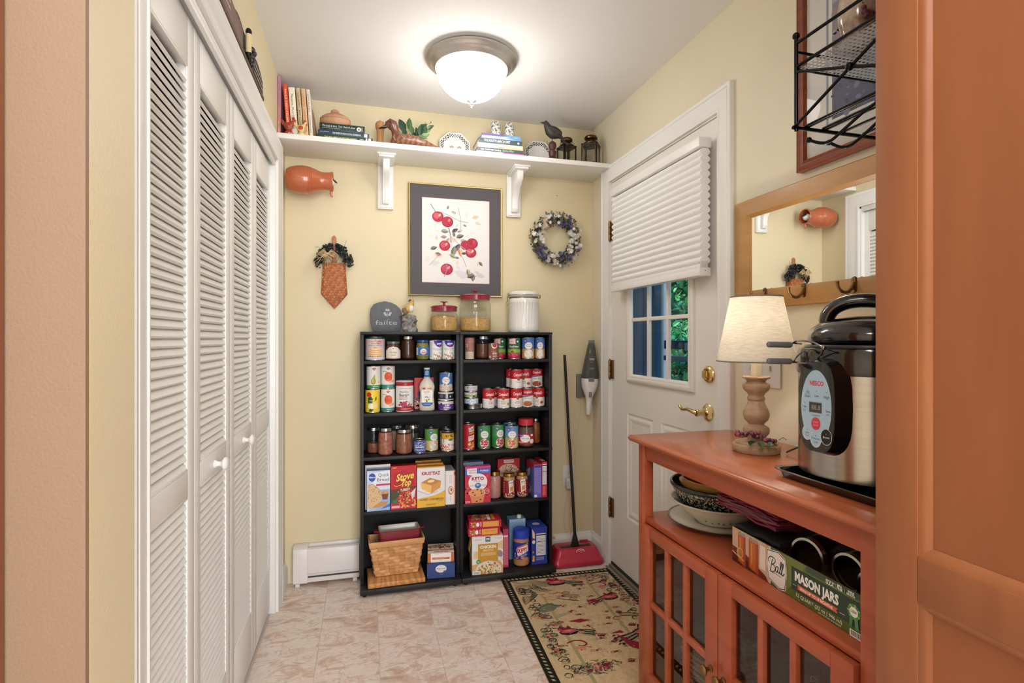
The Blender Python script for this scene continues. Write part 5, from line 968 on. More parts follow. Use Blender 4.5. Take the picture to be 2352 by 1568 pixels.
bark = M('driftwood', 'a5886c', .8, col2='7d624a', vs=14, bump=.8, bs=30)
t = thing('wood_slab', 'brown rough wood slab leaning beside the last upright book', 'wood slab', (-.2480, 2.715, ST), 0, None, 0, -6)
loft_ = [([(0, 0), (.022, 0), (.022, .10), (0, .10)], 0), ([(0, 0), (.024, .004), (.023, .10), (0, .10)], .07), ([(0, .004), (.022, .006), (.021, .094), (0, .096)], .14), ([(.0, .01), (.016, .016), (.015, .082), (0, .085)], .178), ([(.002, .022), (.008, .025), (.008, .07), (.002, .07)], .196)]
part('slab', loft(G(), loft_), bark, t, .004)
book('bottom green book of the stack of three on the left', -.2190+.0, 2.655, ST, .0230, .252, .16, '24422f', lambda d, h, th: d.t('THE NEW AMERICAN KITCHEN GARDEN', h*.42, th*.3, th*.38, 'd9d29c', h*.58, b=.01).lines(h*.76, th*.4, h*.07, th*.25, 1, 'e3e6dc').r(h*.87, th*.1, h*.03, th*.8, 'eceae2').r(h*.92, th*.1, h*.05, th*.8, 'eceae2'), lying=1)
book('middle slate blue book of the stack of three on the left', -.2160, 2.660, ST+.0236, .0210, .232, .155, '2e4058', lambda d, h, th: d.t('THE TASTE OF NOVA SCOTIA COOKBOOK', h*.56, th*.3, th*.4, 'eceff2', h*.56, b=.01).lines(h*.04, th*.45, h*.18, th*.2, 1, 'c3ccd6').r(h*.9, th*.12, h*.065, th*.76, 'ecebe6'), lying=1)
book('top dark green book of three, script title on its spine', -.2090, 2.664, ST+.0452, .0345, .205, .15, '16302b', lambda d, h, th: d.t('The Lady & Sons, Too!', h*.27, th*.52, th*.26, 'e6ebe6', h*.44, sh=.3).t('Paula H. Deen', h*.65, th*.52, th*.24, 'e6ebe6', h*.26, sh=.3).lines(h*.06, th*.28, h*.4, th*.08, 1, 'c9d2cc').e(h*.87, th*.5, th*.3, th*.3, 'e9ebe4').e(h*.87, th*.5, th*.14, th*.16, '6c7a70').lines(h*.925, th*.2, h*.03, th*.6, 5, 'd0d6d0'), lying=1)
ter = M('raw_clay', 'c99c7c', .7, col2='b07c5c', vs=14, bump=.3, bs=60)
t = thing('clay_baker', 'lidded pale clay garlic baker sitting on the stacked books', 'clay pot', (-.141, 2.725, ST+.0802), -4)
A_ = Matrix.Diagonal((1.0, .72, 1, 1))
part('base', G().lathe([(0, 0), (.052, 0), (.066, .012), (.072, .028), (.070, .036), (0, .036)], 36, A_), ter, t)
part('lid', G().lathe([(.0705, .0372), (.071, .041), (.064, .050), (.048, .060), (.030, .068), (.019, .073), (0, .074)], 36, A_).ball((-.002, 0, .078), .020, 16, 10, (1, .8, .62)), ter, t)
part('lid_seam', G().lathe([(.0695, .0355), (.0702, .0368), (.0695, .038)], 36, A_), M('seam_dark', '6b4630', .8), t)
hen_r = M('hen_red_glaze', '9c3a2c', .3, var=.15, vs=40, coat=.4); hen_y = M('hen_yellow_glaze', 'dcc084', .35, var=.12, vs=40); combm = M('hen_comb_red', 'c22a2c', .35)
def hen(lbl, x, y, m_, s, m2):
    t = thing('hen_figurine', lbl, 'figurine', (x, y, ST+.0005), 0, 'small ceramic hens in front of the upright books')
    part('body', G().body([((-.020*s, 0, .036*s), .002, .003), ((-.014*s, 0, .032*s), .009*s, .012*s), ((-.002*s, 0, .026*s), .014*s, .018*s), ((.008*s, 0, .030*s), .012*s, .020*s), ((.014*s, 0, .044*s), .008*s, .014*s), ((.018*s, 0, .055*s), .006*s, .007*s), ((.022*s, 0, .055*s), .002*s, .002*s)], 14).lathe([(0, 0), (.016*s, 0), (.017*s, .004*s), (.012*s, .012*s), (0, .014*s)], 18), m_, t)
    part('tail', G().prism([(-.018*s, .030*s), (-.030*s, .044*s), (-.030*s, .058*s), (-.020*s, .052*s), (-.010*s, .040*s)], -.002, .002), m_, t, .001)
    part('comb', G().prism([(.010*s, .058*s), (.010*s, .068*s), (.014*s, .063*s), (.017*s, .069*s), (.020*s, .062*s), (.022*s, .058*s)], -.0012, .0012), combm, t)
    part('wattle', G().ball((.022*s, 0, .048*s), .003*s, 8, 6, (.7, .6, 1.4)), combm, t); part('wing', G().ball((-.001*s, -.0135*s, .029*s), .010*s, 12, 8, (1, .3, .8)), m2, t)
    part('beak', G().lathe([(.0022*s, 0), (0, .006*s)], 8, TR(.0225*s, 0, .055*s) @ rot('Y', 90)), M('hen_beak', 'd99a2c', .4), t)
    return t
hen('dark red glazed ceramic hen in front of the orange book', -.3400, 2.6455+.0, hen_r, 1.25, hen_r)
h2 = hen('pale yellow ceramic hen with a red comb by the tan books', -.2870, 2.6455, hen_y, 1.1, combm)
beech = M('turned_beech', 'cf9a68', .4, col2='b9804e', vs=16, st=(1, 1, .15), coat=.2)
t = thing('pepper_mill', 'turned wooden pepper mill with a round head', 'pepper mill', (.071, 2.775, ST+.0004), 0)
part('body', G().lathe([(0, 0), (.022, 0), (.0225, .006), (.0195, .03), (.0165, .07), (.0175, .095), (.0195, .112), (0, .113)], 28), beech, t)
part('head', G().lathe([(.018, .1135), (.0225, .118), (.0245, .130), (.0235, .142), (.018, .151), (.008, .1545), (0, .155)], 28), beech, t)
part('nut', G().ball((0, 0, .158), .0045, 12, 8), M('steel_nut', 'a8a8a8', .2, 1), t)
# duck
dw = M('duck_body_wood', '8f6044', .3, col2='6f452f', vs=13, wave=6, st=(1, 2, 3), coat=.5); dhd = M('duck_head_wood', '6d3f2c', .22, var=.15, vs=12, coat=.6)
t = thing('wooden_duck', 'carved wooden duck decoy facing left, glossy dark head', 'duck figurine', (.120, 2.688, ST+.0003), 0)
part('body', G().body([((-.004, 0, .024), .006, .008), ((.004, 0, .026), .026, .024), ((.020, 0, .030), .040, .030), ((.050, 0, .0335), .050, .0335), ((.090, 0, .034), .054, .034), ((.130, 0, .031), .050, .030), ((.165, 0, .026), .040, .023), ((.195, 0, .022), .026, .015), ((.220, 0, .019), .013, .007), ((.240, 0, .020), .003, .003)], 22), dw, t)
part('head', G().tube([(.026, 0, .050), (.023, 0, .066), (.020, 0, .080), (.016, 0, .094), (.008, 0, .108), (-.004, 0, .114), (-.014, 0, .108), (-.020, 0, .098)], [.024, .020, .0185, .022, .027, .026, .019, .010], 20), dhd, t)
part('bill', G().body([((-.022, 0, .101), .011, .011), ((-.032, 0, .097), .010, .008), ((-.042, 0, .092), .011, .005), ((-.052, 0, .0885), .010, .0035), ((-.058, 0, .0875), .004, .0015)], 14), M('duck_bill_black', '141212', .2, coat=.5), t)
for s_ in (-1, 1): part('eye', G().ball((-.004, s_*.0235, .114), .0042, 10, 8), M('glass_eye', '0c0c0c', .05), t)
part('feather_carving', D().line([(-.003, .045), (-.008, .035), (-.004, .025), (.002, .018)], .0012, 'd9b79a').line([(.028, .048), (.034, .038), (.04, .034), (.044, .026)], .0012, 'd9b79a').line([(.05, .03), (.056, .033)], .0012, 'd9b79a').flat(G(), (.018, -.0535, 0), (1, 0, 0), (0, 0, 1)), PR, t)
ivm = [M('ivy_leaf', '43663c', .45, var=.3, vs=30), M('ivy_leaf_pale', '7c9466', .5, var=.2, vs=30), M('ivy_leaf_dark', '2b4a35', .45, var=.2, vs=30)]
def leafmesh(w, l, curl=.15):
    return [(0, -l/2, 0), (w*.35, -l*.30, w*curl), (w*.5, -l*.05, w*curl), (w*.3, l*.25, w*curl*.5), (0, l/2, -w*.1), (-w*.3, l*.25, w*curl*.5), (-w*.5, -l*.05, w*curl), (-w*.35, -l*.3, w*curl), (0, 0, -.0005)], [(8, 0, 1), (8, 1, 2), (8, 2, 3), (8, 3, 4), (8, 4, 5), (8, 5, 6), (8, 6, 7), (8, 7, 0)]
t = thing('ivy_sprig', 'green artificial ivy sprig with berries behind the duck', 'artificial plant', (.230, 2.79, ST+.001), 0)
stem = M('green_stem', '6b6a42', .6)
g = G().lathe([(0, 0), (.028, 0), (.030, .006), (.012, .014), (0, .016)], 16)
for a, l, z in ((-50, .085, .12), (-20, .06, .14), (15, .07, .12), (35, .10, .14), (50, .105, .17), (60, .09, .09)):
    g.tube([(0, 0, .01), (sin(RAD(a))*l*.4, -.01, z*.5), (sin(RAD(a))*l, -.015, z)], [.0022, .0016, .001], 6)
part('stem', g, stem, t)
rr = random.Random(11)
for (x, y, z, l, ry, m_) in ((-.052, -.03, .140, .075, 24, 2), (-.040, -.035, .108, .05, 5, 2), (-.018, -.04, .150, .062, -8, 0), (-.006, -.045, .120, .05, 14, 0), (.006, -.03, .10, .045, 30, 2), (.022, -.04, .112, .050, 12, 2), (.040, -.05, .120, .065, -6, 2), (.058, -.045, .118, .062, -22, 0), (.052, -.03, .145, .05, -55, 2), (.078, -.03, .134, .055, -50, 1), (.092, -.03, .146, .045, -52, 0), (.062, -.05, .092, .055, -60, 1), (.046, -.055, .080, .05, -95, 0), (.068, -.02, .163, .022, 20, 1), (.094, -.02, .176, .013, -10, 0), (.088, -.02, .168, .012, -60, 1)):
    v, f = leafmesh(l*.55, l); Mx = TR(x, y, z) @ rot('Y', -ry) @ rot('X', 90) @ rot('Y', rr.uniform(-25, 25)); part('leaf', G().add(v, f, Mx), ivm[m_], t)
part('berry_cluster', G().ball((-.030, -.05, .086), .0075, 10, 7).ball((-.012, -.055, .080), .007, 10, 7).ball((.0, -.05, .084), .007, 10, 7).ball((-.02, -.05, .078), .006, 10, 7), M('dusky_berries', '55324a', .4, col2='8c4238', vs=20), t, kind='stuff')
# octagonal plates
chi = M('white_china', 'e6e3dd', .15, coat=.4)
def oct_(r, c=0): return [(c+r*cos(RAD(22.5+45*i)), r*sin(RAD(22.5+45*i))) for i in range(8)]
def octplate(lbl, x, y, r, art, lean=9, rz=0):
    t = thing('octagonal_plate', lbl, 'plate', (x, y, ST+.0005), rz, 'octagonal plates propped against the wall', -lean)
    zc = r*cos(RAD(22.5)); P_ = [(r, 0), (r, .003), (r*.70, -.0005+.0095), (r*.66, .012), (0, .012)]
    g = G(); secs = []
    for rr_, dep in ((r, -.004), (r, -.001), (r*.72, .006), (r*.68, .0075)): secs.append(([(a, b_) for a, b_ in oct_(rr_)], dep))
    m4 = TR(0, 0, zc) @ rot('X', 90) @ Matrix.Diagonal((1, 1, -1, 1)); loft(g, secs, m4, cap0=False, cap1=True)
    secs = [(oct_(r*.995), -.0010), (oct_(r), -.0035), (oct_(r*.72), .0105), (oct_(r*.5), .0115)]; loft(g, [(a, b_+.0005) for a, b_ in secs], m4, cap0=False)
    part('plate_body', g, chi, t)
    d = D(); O = oct_(1)
    n = 8; rows = 4
    for s_ in range(8):
        a = Vector((*O[s_], 0)); b_ = Vector((*O[(s_+1) % 8], 0)); d.L += 1
        for j in range(rows):
            k0, k1 = .985-.065*j, .985-.065*(j+1)
            for i in range(n):
                if (i+j) % 2: continue
                q = [a.lerp(b_, i/n)*k0, a.lerp(b_, (i+1)/n)*k0, a.lerp(b_, (i+1)/n)*k1, a.lerp(b_, i/n)*k1]; d.p.append(([(p.x*r, p.y*r) for p in q], '1c1c20', d.L))
    g = G()
    for pts, c, L in d.p:      # lay on the sloping rim
        v = []
        for x_, y_ in pts:
            rad = max(abs(x_*cos(RAD(45*i))+y_*sin(RAD(45*i))) for i in range(8))/(r*cos(RAD(22.5))); dep = -.001+.007*max(0, (1-rad)/.28)-.0004
            v.append((x_, dep, zc+y_))
        g.add(v, [tuple(range(len(v)))], None, c)
    d2 = D(); art(d2, r); d2.flat(g, (0, .0072, zc), (1, 0, 0), (0, 0, 1)); part('glaze_pattern', g, PRG, t); return t
def geese(d, r):
    for s_, x in ((-1, -.17), (1, .30)):
        d.e(r*(x-.05*s_), r*.12, r*.09, r*.075, 'dedad6', 12).poly([(r*(x-.12), r*.10), (r*(x-.22), r*.06), (r*(x-.11), r*.06)], 'c98a50').poly([(r*(x-.3), -r*.2), (r*(x-.05), -r*.08), (r*(x+.02), -r*.3), (r*(x-.1), -r*.45)], 'a39c9c').poly([(r*(x-.08), r*.02), (r*(x+.10), r*.05), (r*(x+.14*s_), -r*.25), (r*(x+.22*s_), -r*.45), (r*(x-.2*s_), -r*.45), (r*(x-.16), -r*.2)], 'cfcac6').line([(r*(x-.12), -.0*r), (r*x, r*.10), (r*(x+.1), -.0*r)], r*.035, '2c2c30').poly([(r*(x-.1), -r*.1), (r*(x-.3), -r*.4), (r*(x-.2), -r*.42)], '8d7f80').blobs(r*(x-.25), -r*.5, r*(x+.25), -r*.3, 16, r*.04, ['c9503c', '4f7a4c', '39443c'], 4)
def rooster_art(d, r): d.r(-r*.33, -r*.28, r*.66, r*.1, 'c9c9cc').lines(-r*.3, -r*.27, r*.6, r*.06, 1, '6a6a72').r(-r*.28, -r*.75, r*.56, r*.46, '4c5560').e(-r*.08, -r*.5, r*.13, r*.09, 'e3d9d6').poly([(r*.02, -r*.6), (r*.25, -r*.35), (r*.26, -r*.7)], 'b8402c').e(-r*.04, -r*.47, r*.05, r*.04, 'a03c34')
octplate('left octagonal plate with black checks and two painted geese', .458, 2.815, .088, geese)
octplate('right octagonal plate with black checks and a small square picture', .930, 2.815, .088, rooster_art)
book('pink paperback at the bottom of the stack of five', .5460, 2.672, ST, .0205, .250, .17, 'd96a98', lambda d, h, th: d.r(0, 0, h*.55, th, 'efe3e4').r(h*.55, 0, h*.45, th, 'df6ba4').lines(h*.66, th*.3, h*.28, th*.4, 1, 'f6d8e6'), lying=1)
book('grey book second from the bottom of the stack of five', .5490, 2.674, ST+.0212, .0190, .242, .165, '59686c', lambda d, h, th: d.t('Irish Traditional Cooking', h*.29, th*.3, th*.5, 'eef2f2', h*.44, b=.015).t('Darina Allen', h*.67, th*.3, th*.5, 'dfe6e6', h*.24), lying=1)
book('cream book in the middle of the stack of five', .5520, 2.676, ST+.0408, .0230, .238, .16, 'f0e2c4', lambda d, h, th: d.r(0, 0, h, th, 'f4e8cd').r(h*.45, 0, h*.5, th*.4, 'efcf9c').lines(h*.05, th*.75, h*.3, th*.1, 1, 'd9c6a0'), lying=1)
book('slate book with large white capitals in the stack of five', .5560, 2.678, ST+.0644, .0250, .232, .155, '55676f', lambda d, h, th: d.t('THE SOUTH BEACH DIET', h*.42, th*.36, th*.46, 'f2f4f4', h*.6, b=.03).lines(h*.38, th*.12, h*.24, th*.1, 1, 'cfd8da').e(h*.91, th*.5, th*.24, th*.22, 'eceef0'), lying=1)
book('blue and violet book on top of the stack of five', .5740, 2.682, ST+.0900, .0250, .206, .15, '6f9bd0', lambda d, h, th: d.r(0, 0, h, th, '78a6dc').poly([(0, th*.12), (h*.9, th*.12), (h*.6, th*.35), (h*.75, th*.55), (0, th*.62)], 'f0eef6').poly([(0, th*.62), (h*.5, th*.7), (h*.7, th), (0, th)], '7d68b4').lines(h*.82, th*.5, h*.12, th*.18, 1, 'dfe8f6'), lying=1)
spk = M('speckled_sponge_glaze', 'f0efe8', .2, col2='23282c', vs=95, coat=.4, detail=2)
for k, (x, z_) in enumerate(((.655, 0), (.727, 0))):
    t = thing('shaker', ('left', 'right')[k]+' of two black and white speckled shakers on the book stack', 'shaker', (x, 2.715, ST+.1155), 0, 'speckled shaker pair')
    part('shaker_body', G().lathe([(0, 0), (.0275, 0), (.0285, .003), (.0262, .03), (.0240, .058), (.0262, .060), (.0262, .064), (.022, .073), (.012, .078), (0, .0795)], 28), spk, t)
    part('hole_cluster', G().lathe([(0, 0), (.0015, 0), (0, .0004)], 6, TR(0, 0, .0797)), M('black_hole', '1a1a1a', .6), t)
# bird on post
bm_ = M('carved_black_bird', '322f2d', .5, var=.25, vs=18, bump=.2, bs=60); maroon = M('maroon_turned_wood', '4c2427', .45, var=.2, vs=20)
t = thing('bird_figurine', 'carved black bird with a long tail on a turned maroon post', 'bird figurine', (.952, 2.672, ST+.0003), 0)
part('post', G().lathe([(0, 0), (.027, 0), (.028, .006), (.022, .014), (.016, .024), (.019, .036), (.021, .050), (.012, .056), (.013, .060), (.0195, .070), (.0215, .082), (.019, .094), (.010, .102), (0, .103)], 28), maroon, t)
part('rod', G().tube([(0, 0, .102), (0, 0, .122)], .002, 8), bm_, t)
part('body', G().tube([(-.048, 0, .196), (-.040, 0, .199), (-.034, 0, .192), (-.027, 0, .178), (-.014, 0, .158), (.004, 0, .146), (.022, 0, .142), (.040, 0, .137), (.056, 0, .126)], [.006, .013, .015, .019, .027, .029, .024, .015, .007], 18), bm_, t)
part('beak', G().lathe([(.0065, 0), (.004, .009), (0, .020)], 10, TR(-.050, 0, .197) @ rot('Y', -92)), bm_, t)
part('tail', G().body([((.036, 0, .138), .012, .006), ((.060, 0, .118), .010, .003), ((.082, 0, .095), .008, .0022), ((.092, 0, .086), .004, .0015)], 10), bm_, t)
part('wing', G().ball((.012, -.0215, .156), .034, 18, 10, (1.15, .25, .50), TR(0, 0, 0) @ TR(.012, 0, .156) @ rot('Y', 24) @ TR(-.012, 0, -.156)), bm_, t)
# lanterns
bz = M('aged_bronze', '5c4a35', .32, 1, var=.2, vs=30); dkb = M('black_lantern_metal', '1d1a18', .35, .7)
lg = glassmat('lantern_glass', (.93, .94, .92), .02, 1.0)
def lantern(lbl, x, y, s, rz, knob):
    t = thing('lantern', lbl, 'lantern', (x, y, ST+.0005), rz, 'square candle lanterns at the right end of the shelf'); w = .039*s; H = .112*s
    part('base', G().box(-w-.004, -w-.004, 0, w+.004, w+.004, .006).box(-w, -w, .006, w, w, .014*s).lathe([(.012, .014*s), (.020, .014*s), (.020, .02*s), (.012, .02*s)], 16), dkb, t, .002)
    for a in (-1, 1):
        for b_ in (-1, 1): part('corner_post', G().cbox(a*(w-.003), b_*(w-.003), (.014*s+H)/2, .0065, .0065, H-.014*s), dkb, t, .001)
    for k in range(4):
        m4 = rot('Z', 90*k); g = G(); z0, z1 = .0145*s, H-.001; yy = -w-.0005
        for x0, za, x1, zb_ in ((-w+.006, z0, -w+.0095, z1), (w-.0095, z0, w-.006, z1), (-w+.006, z0, w-.006, z0+.0035), (-w+.006, z1-.0035, w-.006, z1)): g.box(x0, yy-.001, za, x1, yy+.002, zb_)
        part('pane_frame', g.__class__().add([tuple(m4 @ Vector(p)) for p in g.v], g.f), bz, t); part('pane', G().box(-w+.0095, yy+.0005, z0+.0035, w-.0095, yy+.0012, z1-.0035, m4), lg, t)
    part('roof', G().box(-w-.002, -w-.002, H, w+.002, w+.002, H+.004), dkb, t, .001)
    r = w*.95; g = G().lathe([(r*.55, H+.004), (r*1.02, H+.006), (r*1.05, H+.010), (r*.95, H+.016), (r*.6, H+.018), (r*.52, H+.020), (r*.50, H+.026), (0, H+.026)], 28); part('collar', g, bz, t)
    part('chimney', G().lathe([(r*.50, H+.0262), (r*.48, H+.030), (r*.86, H+.034), (r*.92, H+.041), (r*.80, H+.050), (r*.4, H+.055), (0, H+.056)], 28), bz, t)
    for k in range(8): part('vent_hole', G().ball((r*.985*cos(k*pi/4+.3), r*.985*sin(k*pi/4+.3), H+.0115), .0022, 6, 4), M('vent_light', '9a9a98', .3), t)
    part('bail_wire', G().tube([(-r*1.1, 0, H+.012), (-r*1.22, -.004, H+.016), (-r*.9, -.022*s, H+.024), (0, -.036*s, H+.030), (r*.9, -.022*s, H+.024), (r*1.22, -.004, H+.016), (r*1.1, 0, H+.012)], .0013, 8), bz, t)
    if knob: part('latch_knob', G().ball((w+.008, -w*.4, .030), .008, 10, 7, (1, .5, .7)).tube([(w+.008, -w*.4, .012), (w+.008, -w*.4, .03)], .003, 8).ball((w+.014, -w*.3, .026), .007, 10, 7, (.6, 1, .6)), M('pewter', '8a8480', .3, 1), t)
    return t
lantern('left square bronze and black candle lantern behind the bird tail', 1.068, 2.765, 1.0, 12, 0)
lantern('right bronze and black candle lantern in the shelf corner', 1.194, 2.722, 1.08, 52, 1)
# ================================================================ ON THE BACK WALL
# jug
jm = M('terracotta_glaze', 'b9633f', .22, var=.08, vs=14, coat=.5)
t = thing('wall_jug', 'terracotta jug hung on its side with a goose head peeking out', 'jug', (-.370, 2.790, 2.004), 0, None, 0, 90)
g = G().lathe([(0, .001), (.046, .001), (.052, .008), (.060, .025), (.066, .050), (.068, .075), (.066, .098), (.060, .120), (.051, .142), (.045, .158), (.0435, .175), (.0445, .195), (.047, .206), (.0485, .212), (.0470, .215), (.0435, .214), (.041, .205), (.040, .180), (.040, .05), (0, .05)], 40)
part('jug_body', g, jm, t)
for z in (.105, .112, .119, .170): part('ring', G().lathe([({.105: .0642, .112: .0622, .119: .0602, .170: .0436}[z], z-.0015), ({.105: .0652, .112: .0634, .119: .0614, .170: .0446}[z], z), ({.105: .0636, .112: .0616, .119: .0594, .170: .0436}[z], z+.0015)], 36), jm, t)
part('handle', G().tube([(.044, 0, .206), (.058, 0, .204), (.068, .0, .207), (.074, 0, .212)], [.0055, .006, .0055, .004], 12), jm, t)
part('goose_head', G().ball((.004, 0, .190), .024, 16, 10, (.9, .9, 1.4)), M('goose_white', 'dedbd6', .6), t)
part('goose_mask', G().prism([(-.020, .205), (-.006, .226), (.004, .236), (.0, .222), (-.008, .206)], -.012, .012), M('goose_black', '1e1e1e', .5), t, .003)
# woven pocket basket
bw = [M('wall_basket_splint_%d' % i, c, .5, var=.15, vs=30) for i, c in enumerate(('b8703f', 'a65f33', 'c47e4c'))]
t = thing('wall_basket', 'narrow woven basket with dark dried leaves and a straw bow on the wall', 'basket', (-.154, BY-.004, 0), 0)
def bout(z):           # half width and depth at height z
    if z < 1.455: k = max(0, (z-1.382)/(1.455-1.382)); return .002+.062*k, .006+.02*k
    k = (z-1.455)/(1.610-1.455); return .064-.010*k, .026+.012*k
g = G()
sec = [1.382, 1.40, 1.42, 1.44, 1.455, 1.50, 1.55, 1.605]
loft(g, [([(-w_, 0), (-w_, -d_*.4), (-w_*.8, -d_*.9), (-w_*.3, -d_), (w_*.3, -d_), (w_*.8, -d_*.9), (w_, -d_*.4), (w_, 0)], z) for z in sec for w_, d_ in [bout(z)]]); part('basket_core', g, bw[1], t)
q = .0135; n_ = 0
for i in range(-5, 6):
    for j in range(0, 18):
        x = i*q+(q/2 if j % 2 else 0); z = 1.392+j*q*.90; w_, d_ = bout(z)
        if abs(x) > w_-.003 or z > 1.600: continue
        yy = -d_*(1-.10*max(0, (abs(x)/w_-.3))/.5)-.0006 if abs(x) < w_*.8 else -d_*.75; a = .0074
        g = G().add([(x-a, yy, z), (x, yy+.0004, z-a), (x+a, yy, z), (x, yy-.0001, z+a), (x, yy-.0028, z)], [(0, 1, 4), (1, 2, 4), (2, 3, 4), (3, 0, 4)]); part('splint', g, bw[(i+2*j) % 3], t); n_ += 1
w_, d_ = bout(1.607); rimp = [(-w_, 0), (-w_*1.0, -d_*.4), (-w_*.8, -d_*.9), (-w_*.3, -d_*1.02), (w_*.3, -d_*1.02), (w_*.8, -d_*.9), (w_, -d_*.4), (w_, 0)]
part('rim', G().tube([(x, y, 1.607) for x, y in rimp], .0045, 8), bw[0], t)
part('hanger', G().prism([(-.012, 1.60), (.010, 1.60), (.010, 1.742), (.006, 1.752), (-.001, 1.756), (-.008, 1.752), (-.012, 1.742)], -.007, -.001), M('hanger_wood', 'b5764a', .5, var=.1, vs=20), t, .001)
dlm = [M('dried_leaf_dark', '2f3431', .6, var=.3, vs=40), M('dried_leaf_grey', '434a45', .6, var=.3, vs=40)]
g = G(); rr = random.Random(4)
for i in range(640):
    a = rr.uniform(0, pi); rad = rr.uniform(.2, 1)**.5
    x = -.006+.088*rad*cos(a)*rr.uniform(.9, 1.06)+(.012 if cos(a) > 0 else 0); z = 1.615+.092*rad*sin(a)-(.035 if abs(cos(a)) > .6 and rad > .7 else 0)*rr.random(); y = -.012-.070*(1-rad*.6)*rr.uniform(.3, 1)
    v, f = leafmesh(.012, .017, .3); g.add(v, f, TR(x, y, z) @ Matrix.Rotation(rr.uniform(0, 6.28), 4, (rr.uniform(-1, 1), rr.uniform(-1, 1), rr.uniform(-1, 1))), rr.choice((0, 0, 1)))
o = part('dried_foliage', g, dlm, t, smooth=False, kind='stuff')
g = G().tube([(0, -.02, 1.60), (-.04, -.03, 1.66), (-.075, -.03, 1.69), (-.095, -.03, 1.688)], .0008, 5).tube([(0, -.02, 1.60), (.04, -.03, 1.67), (.055, -.03, 1.715), (.06, -.03, 1.728)], .0008, 5)
part('twig', g, M('dark_twig', '2a2622', .7), t)
rf = M('raffia', 'cdb182', .6, var=.15, vs=50); g = G()
for k in range(26):
    s_ = -1 if k % 2 else 1; w = rr.uniform(.030, .056); hh = rr.uniform(.004, .020); dz = rr.uniform(-.006, .006); cx = -.030
    g.tube([(cx, -.072, 1.652), (cx+s_*w*.5, -.078+rr.uniform(-.004, .004), 1.652+hh+dz), (cx+s_*w, -.074, 1.650+dz), (cx+s_*w*.55, -.074, 1.650-hh*.7+dz), (cx, -.073, 1.651)], .0011, 4)
for k in range(14):
    x1 = -.030+rr.uniform(-.075, .045); g.tube([(-.030, -.072, 1.650), ((x1-.030)/2, -.075, 1.630), (x1, -.06, 1.650-rr.uniform(.02, .075))], .0007, 4)
g.lathe([(.005, -.004), (.007, 0), (.005, .004)], 10, TR(-.030, -.074, 1.651) @ rot('Y', 90)); part('straw_bow', g, rf, t, kind='stuff')
# picture
t = thing('framed_picture', 'gold framed apple branch watercolour with a wide grey mat', 'picture', (.4725, BY-.004, 1.7555), 0)
PW, PH = .508, .600; gf = M('thin_gold_frame', 'b8a468', .35, .8, var=.05, vs=20)
fpf = [(0, 0), (0, .018), (.003, .021), (.006, .020), (.009, .016), (.0095, 0)]
path = [((-PW/2, 0, -PH/2), (1, 0, 1), (0, -1, 0)), ((PW/2, 0, -PH/2), (-1, 0, 1), (0, -1, 0)), ((PW/2, 0, PH/2), (-1, 0, -1), (0, -1, 0)), ((-PW/2, 0, PH/2), (1, 0, -1), (0, -1, 0))]
part('frame', G().sweep(fpf, path, closed=True), gf, t)
part('mat_board', G().box(-PW/2+.009, -.0135, -PH/2+.009, -.187, -.011, PH/2-.009).box(.187, -.0135, -PH/2+.009, PW/2-.009, -.011, PH/2-.009).box(-.187, -.0135, -PH/2+.009, .187, -.011, -.230).box(-.187, -.0135, .230, .187, -.011, PH/2-.009), M('charcoal_mat', '5b585c', .9, var=.02, vs=60), t)
part('inner_mat', G().box(-.187, -.0128, -.230, -.1835, -.010, .230).box(.1835, -.0128, -.230, .187, -.010, .230).box(-.1835, -.0128, -.230, .1835, -.010, -.2265).box(-.1835, -.0128, .2265, .1835, -.010, .230), M('plum_mat', '7d5658', .9), t)
part('backing', G().box(-PW/2+.009, -.0100, -PH/2+.009, PW/2-.009, -.002, PH/2-.009), M('backing_board', '8c8378', .9), t)
d = D().r(-.1830, -.226, .366, .452, 'eae6e3'); AW, AH = .366, .452
def ap(u, v): return (-.183+u*AW, .226-v*AH)           # u,v from the top left of the sheet
def appl(u, v, r, c1='b8384c', c2='d0607a', c3='e3a98c'):
    x, y = ap(u, v); d.e(x, y, r, r*.93, c1, 24).e(x-r*.05, y+r*.05, r*.86, r*.80, 'c04458', 24).e(x-r*.25, y+r*.15, r*.5, r*.5, c2, 20).e(x+r*.30, y+r*.28, r*.20, r*.30, c3, 16, ro=-.6).e(x+r*.15, y-r*.45, r*.09, r*.07, '4a2426', 8)
def lf(u, v, l, w, ang, c, c2=None):
    x, y = ap(u, v); a = RAD(ang); P_ = []
    for k in range(9): t_ = k/8; P_.append((t_*l, w*sin(pi*t_**.8)))
    for k in range(7, 0, -1): t_ = k/8; P_.append((t_*l, -w*.7*sin(pi*t_)))
    d.poly([(x+p*cos(a)-q_*sin(a), y+p*sin(a)+q_*cos(a)) for p, q_ in P_], c)
    if c2: d.poly([(x+p*cos(a)-q_*sin(a), y+p*sin(a)+q_*cos(a)) for p, q_ in P_[:9]], c2)
def br_(pts, w, c='8c8288'): d.line([ap(u, v) for u, v in pts], w, c)
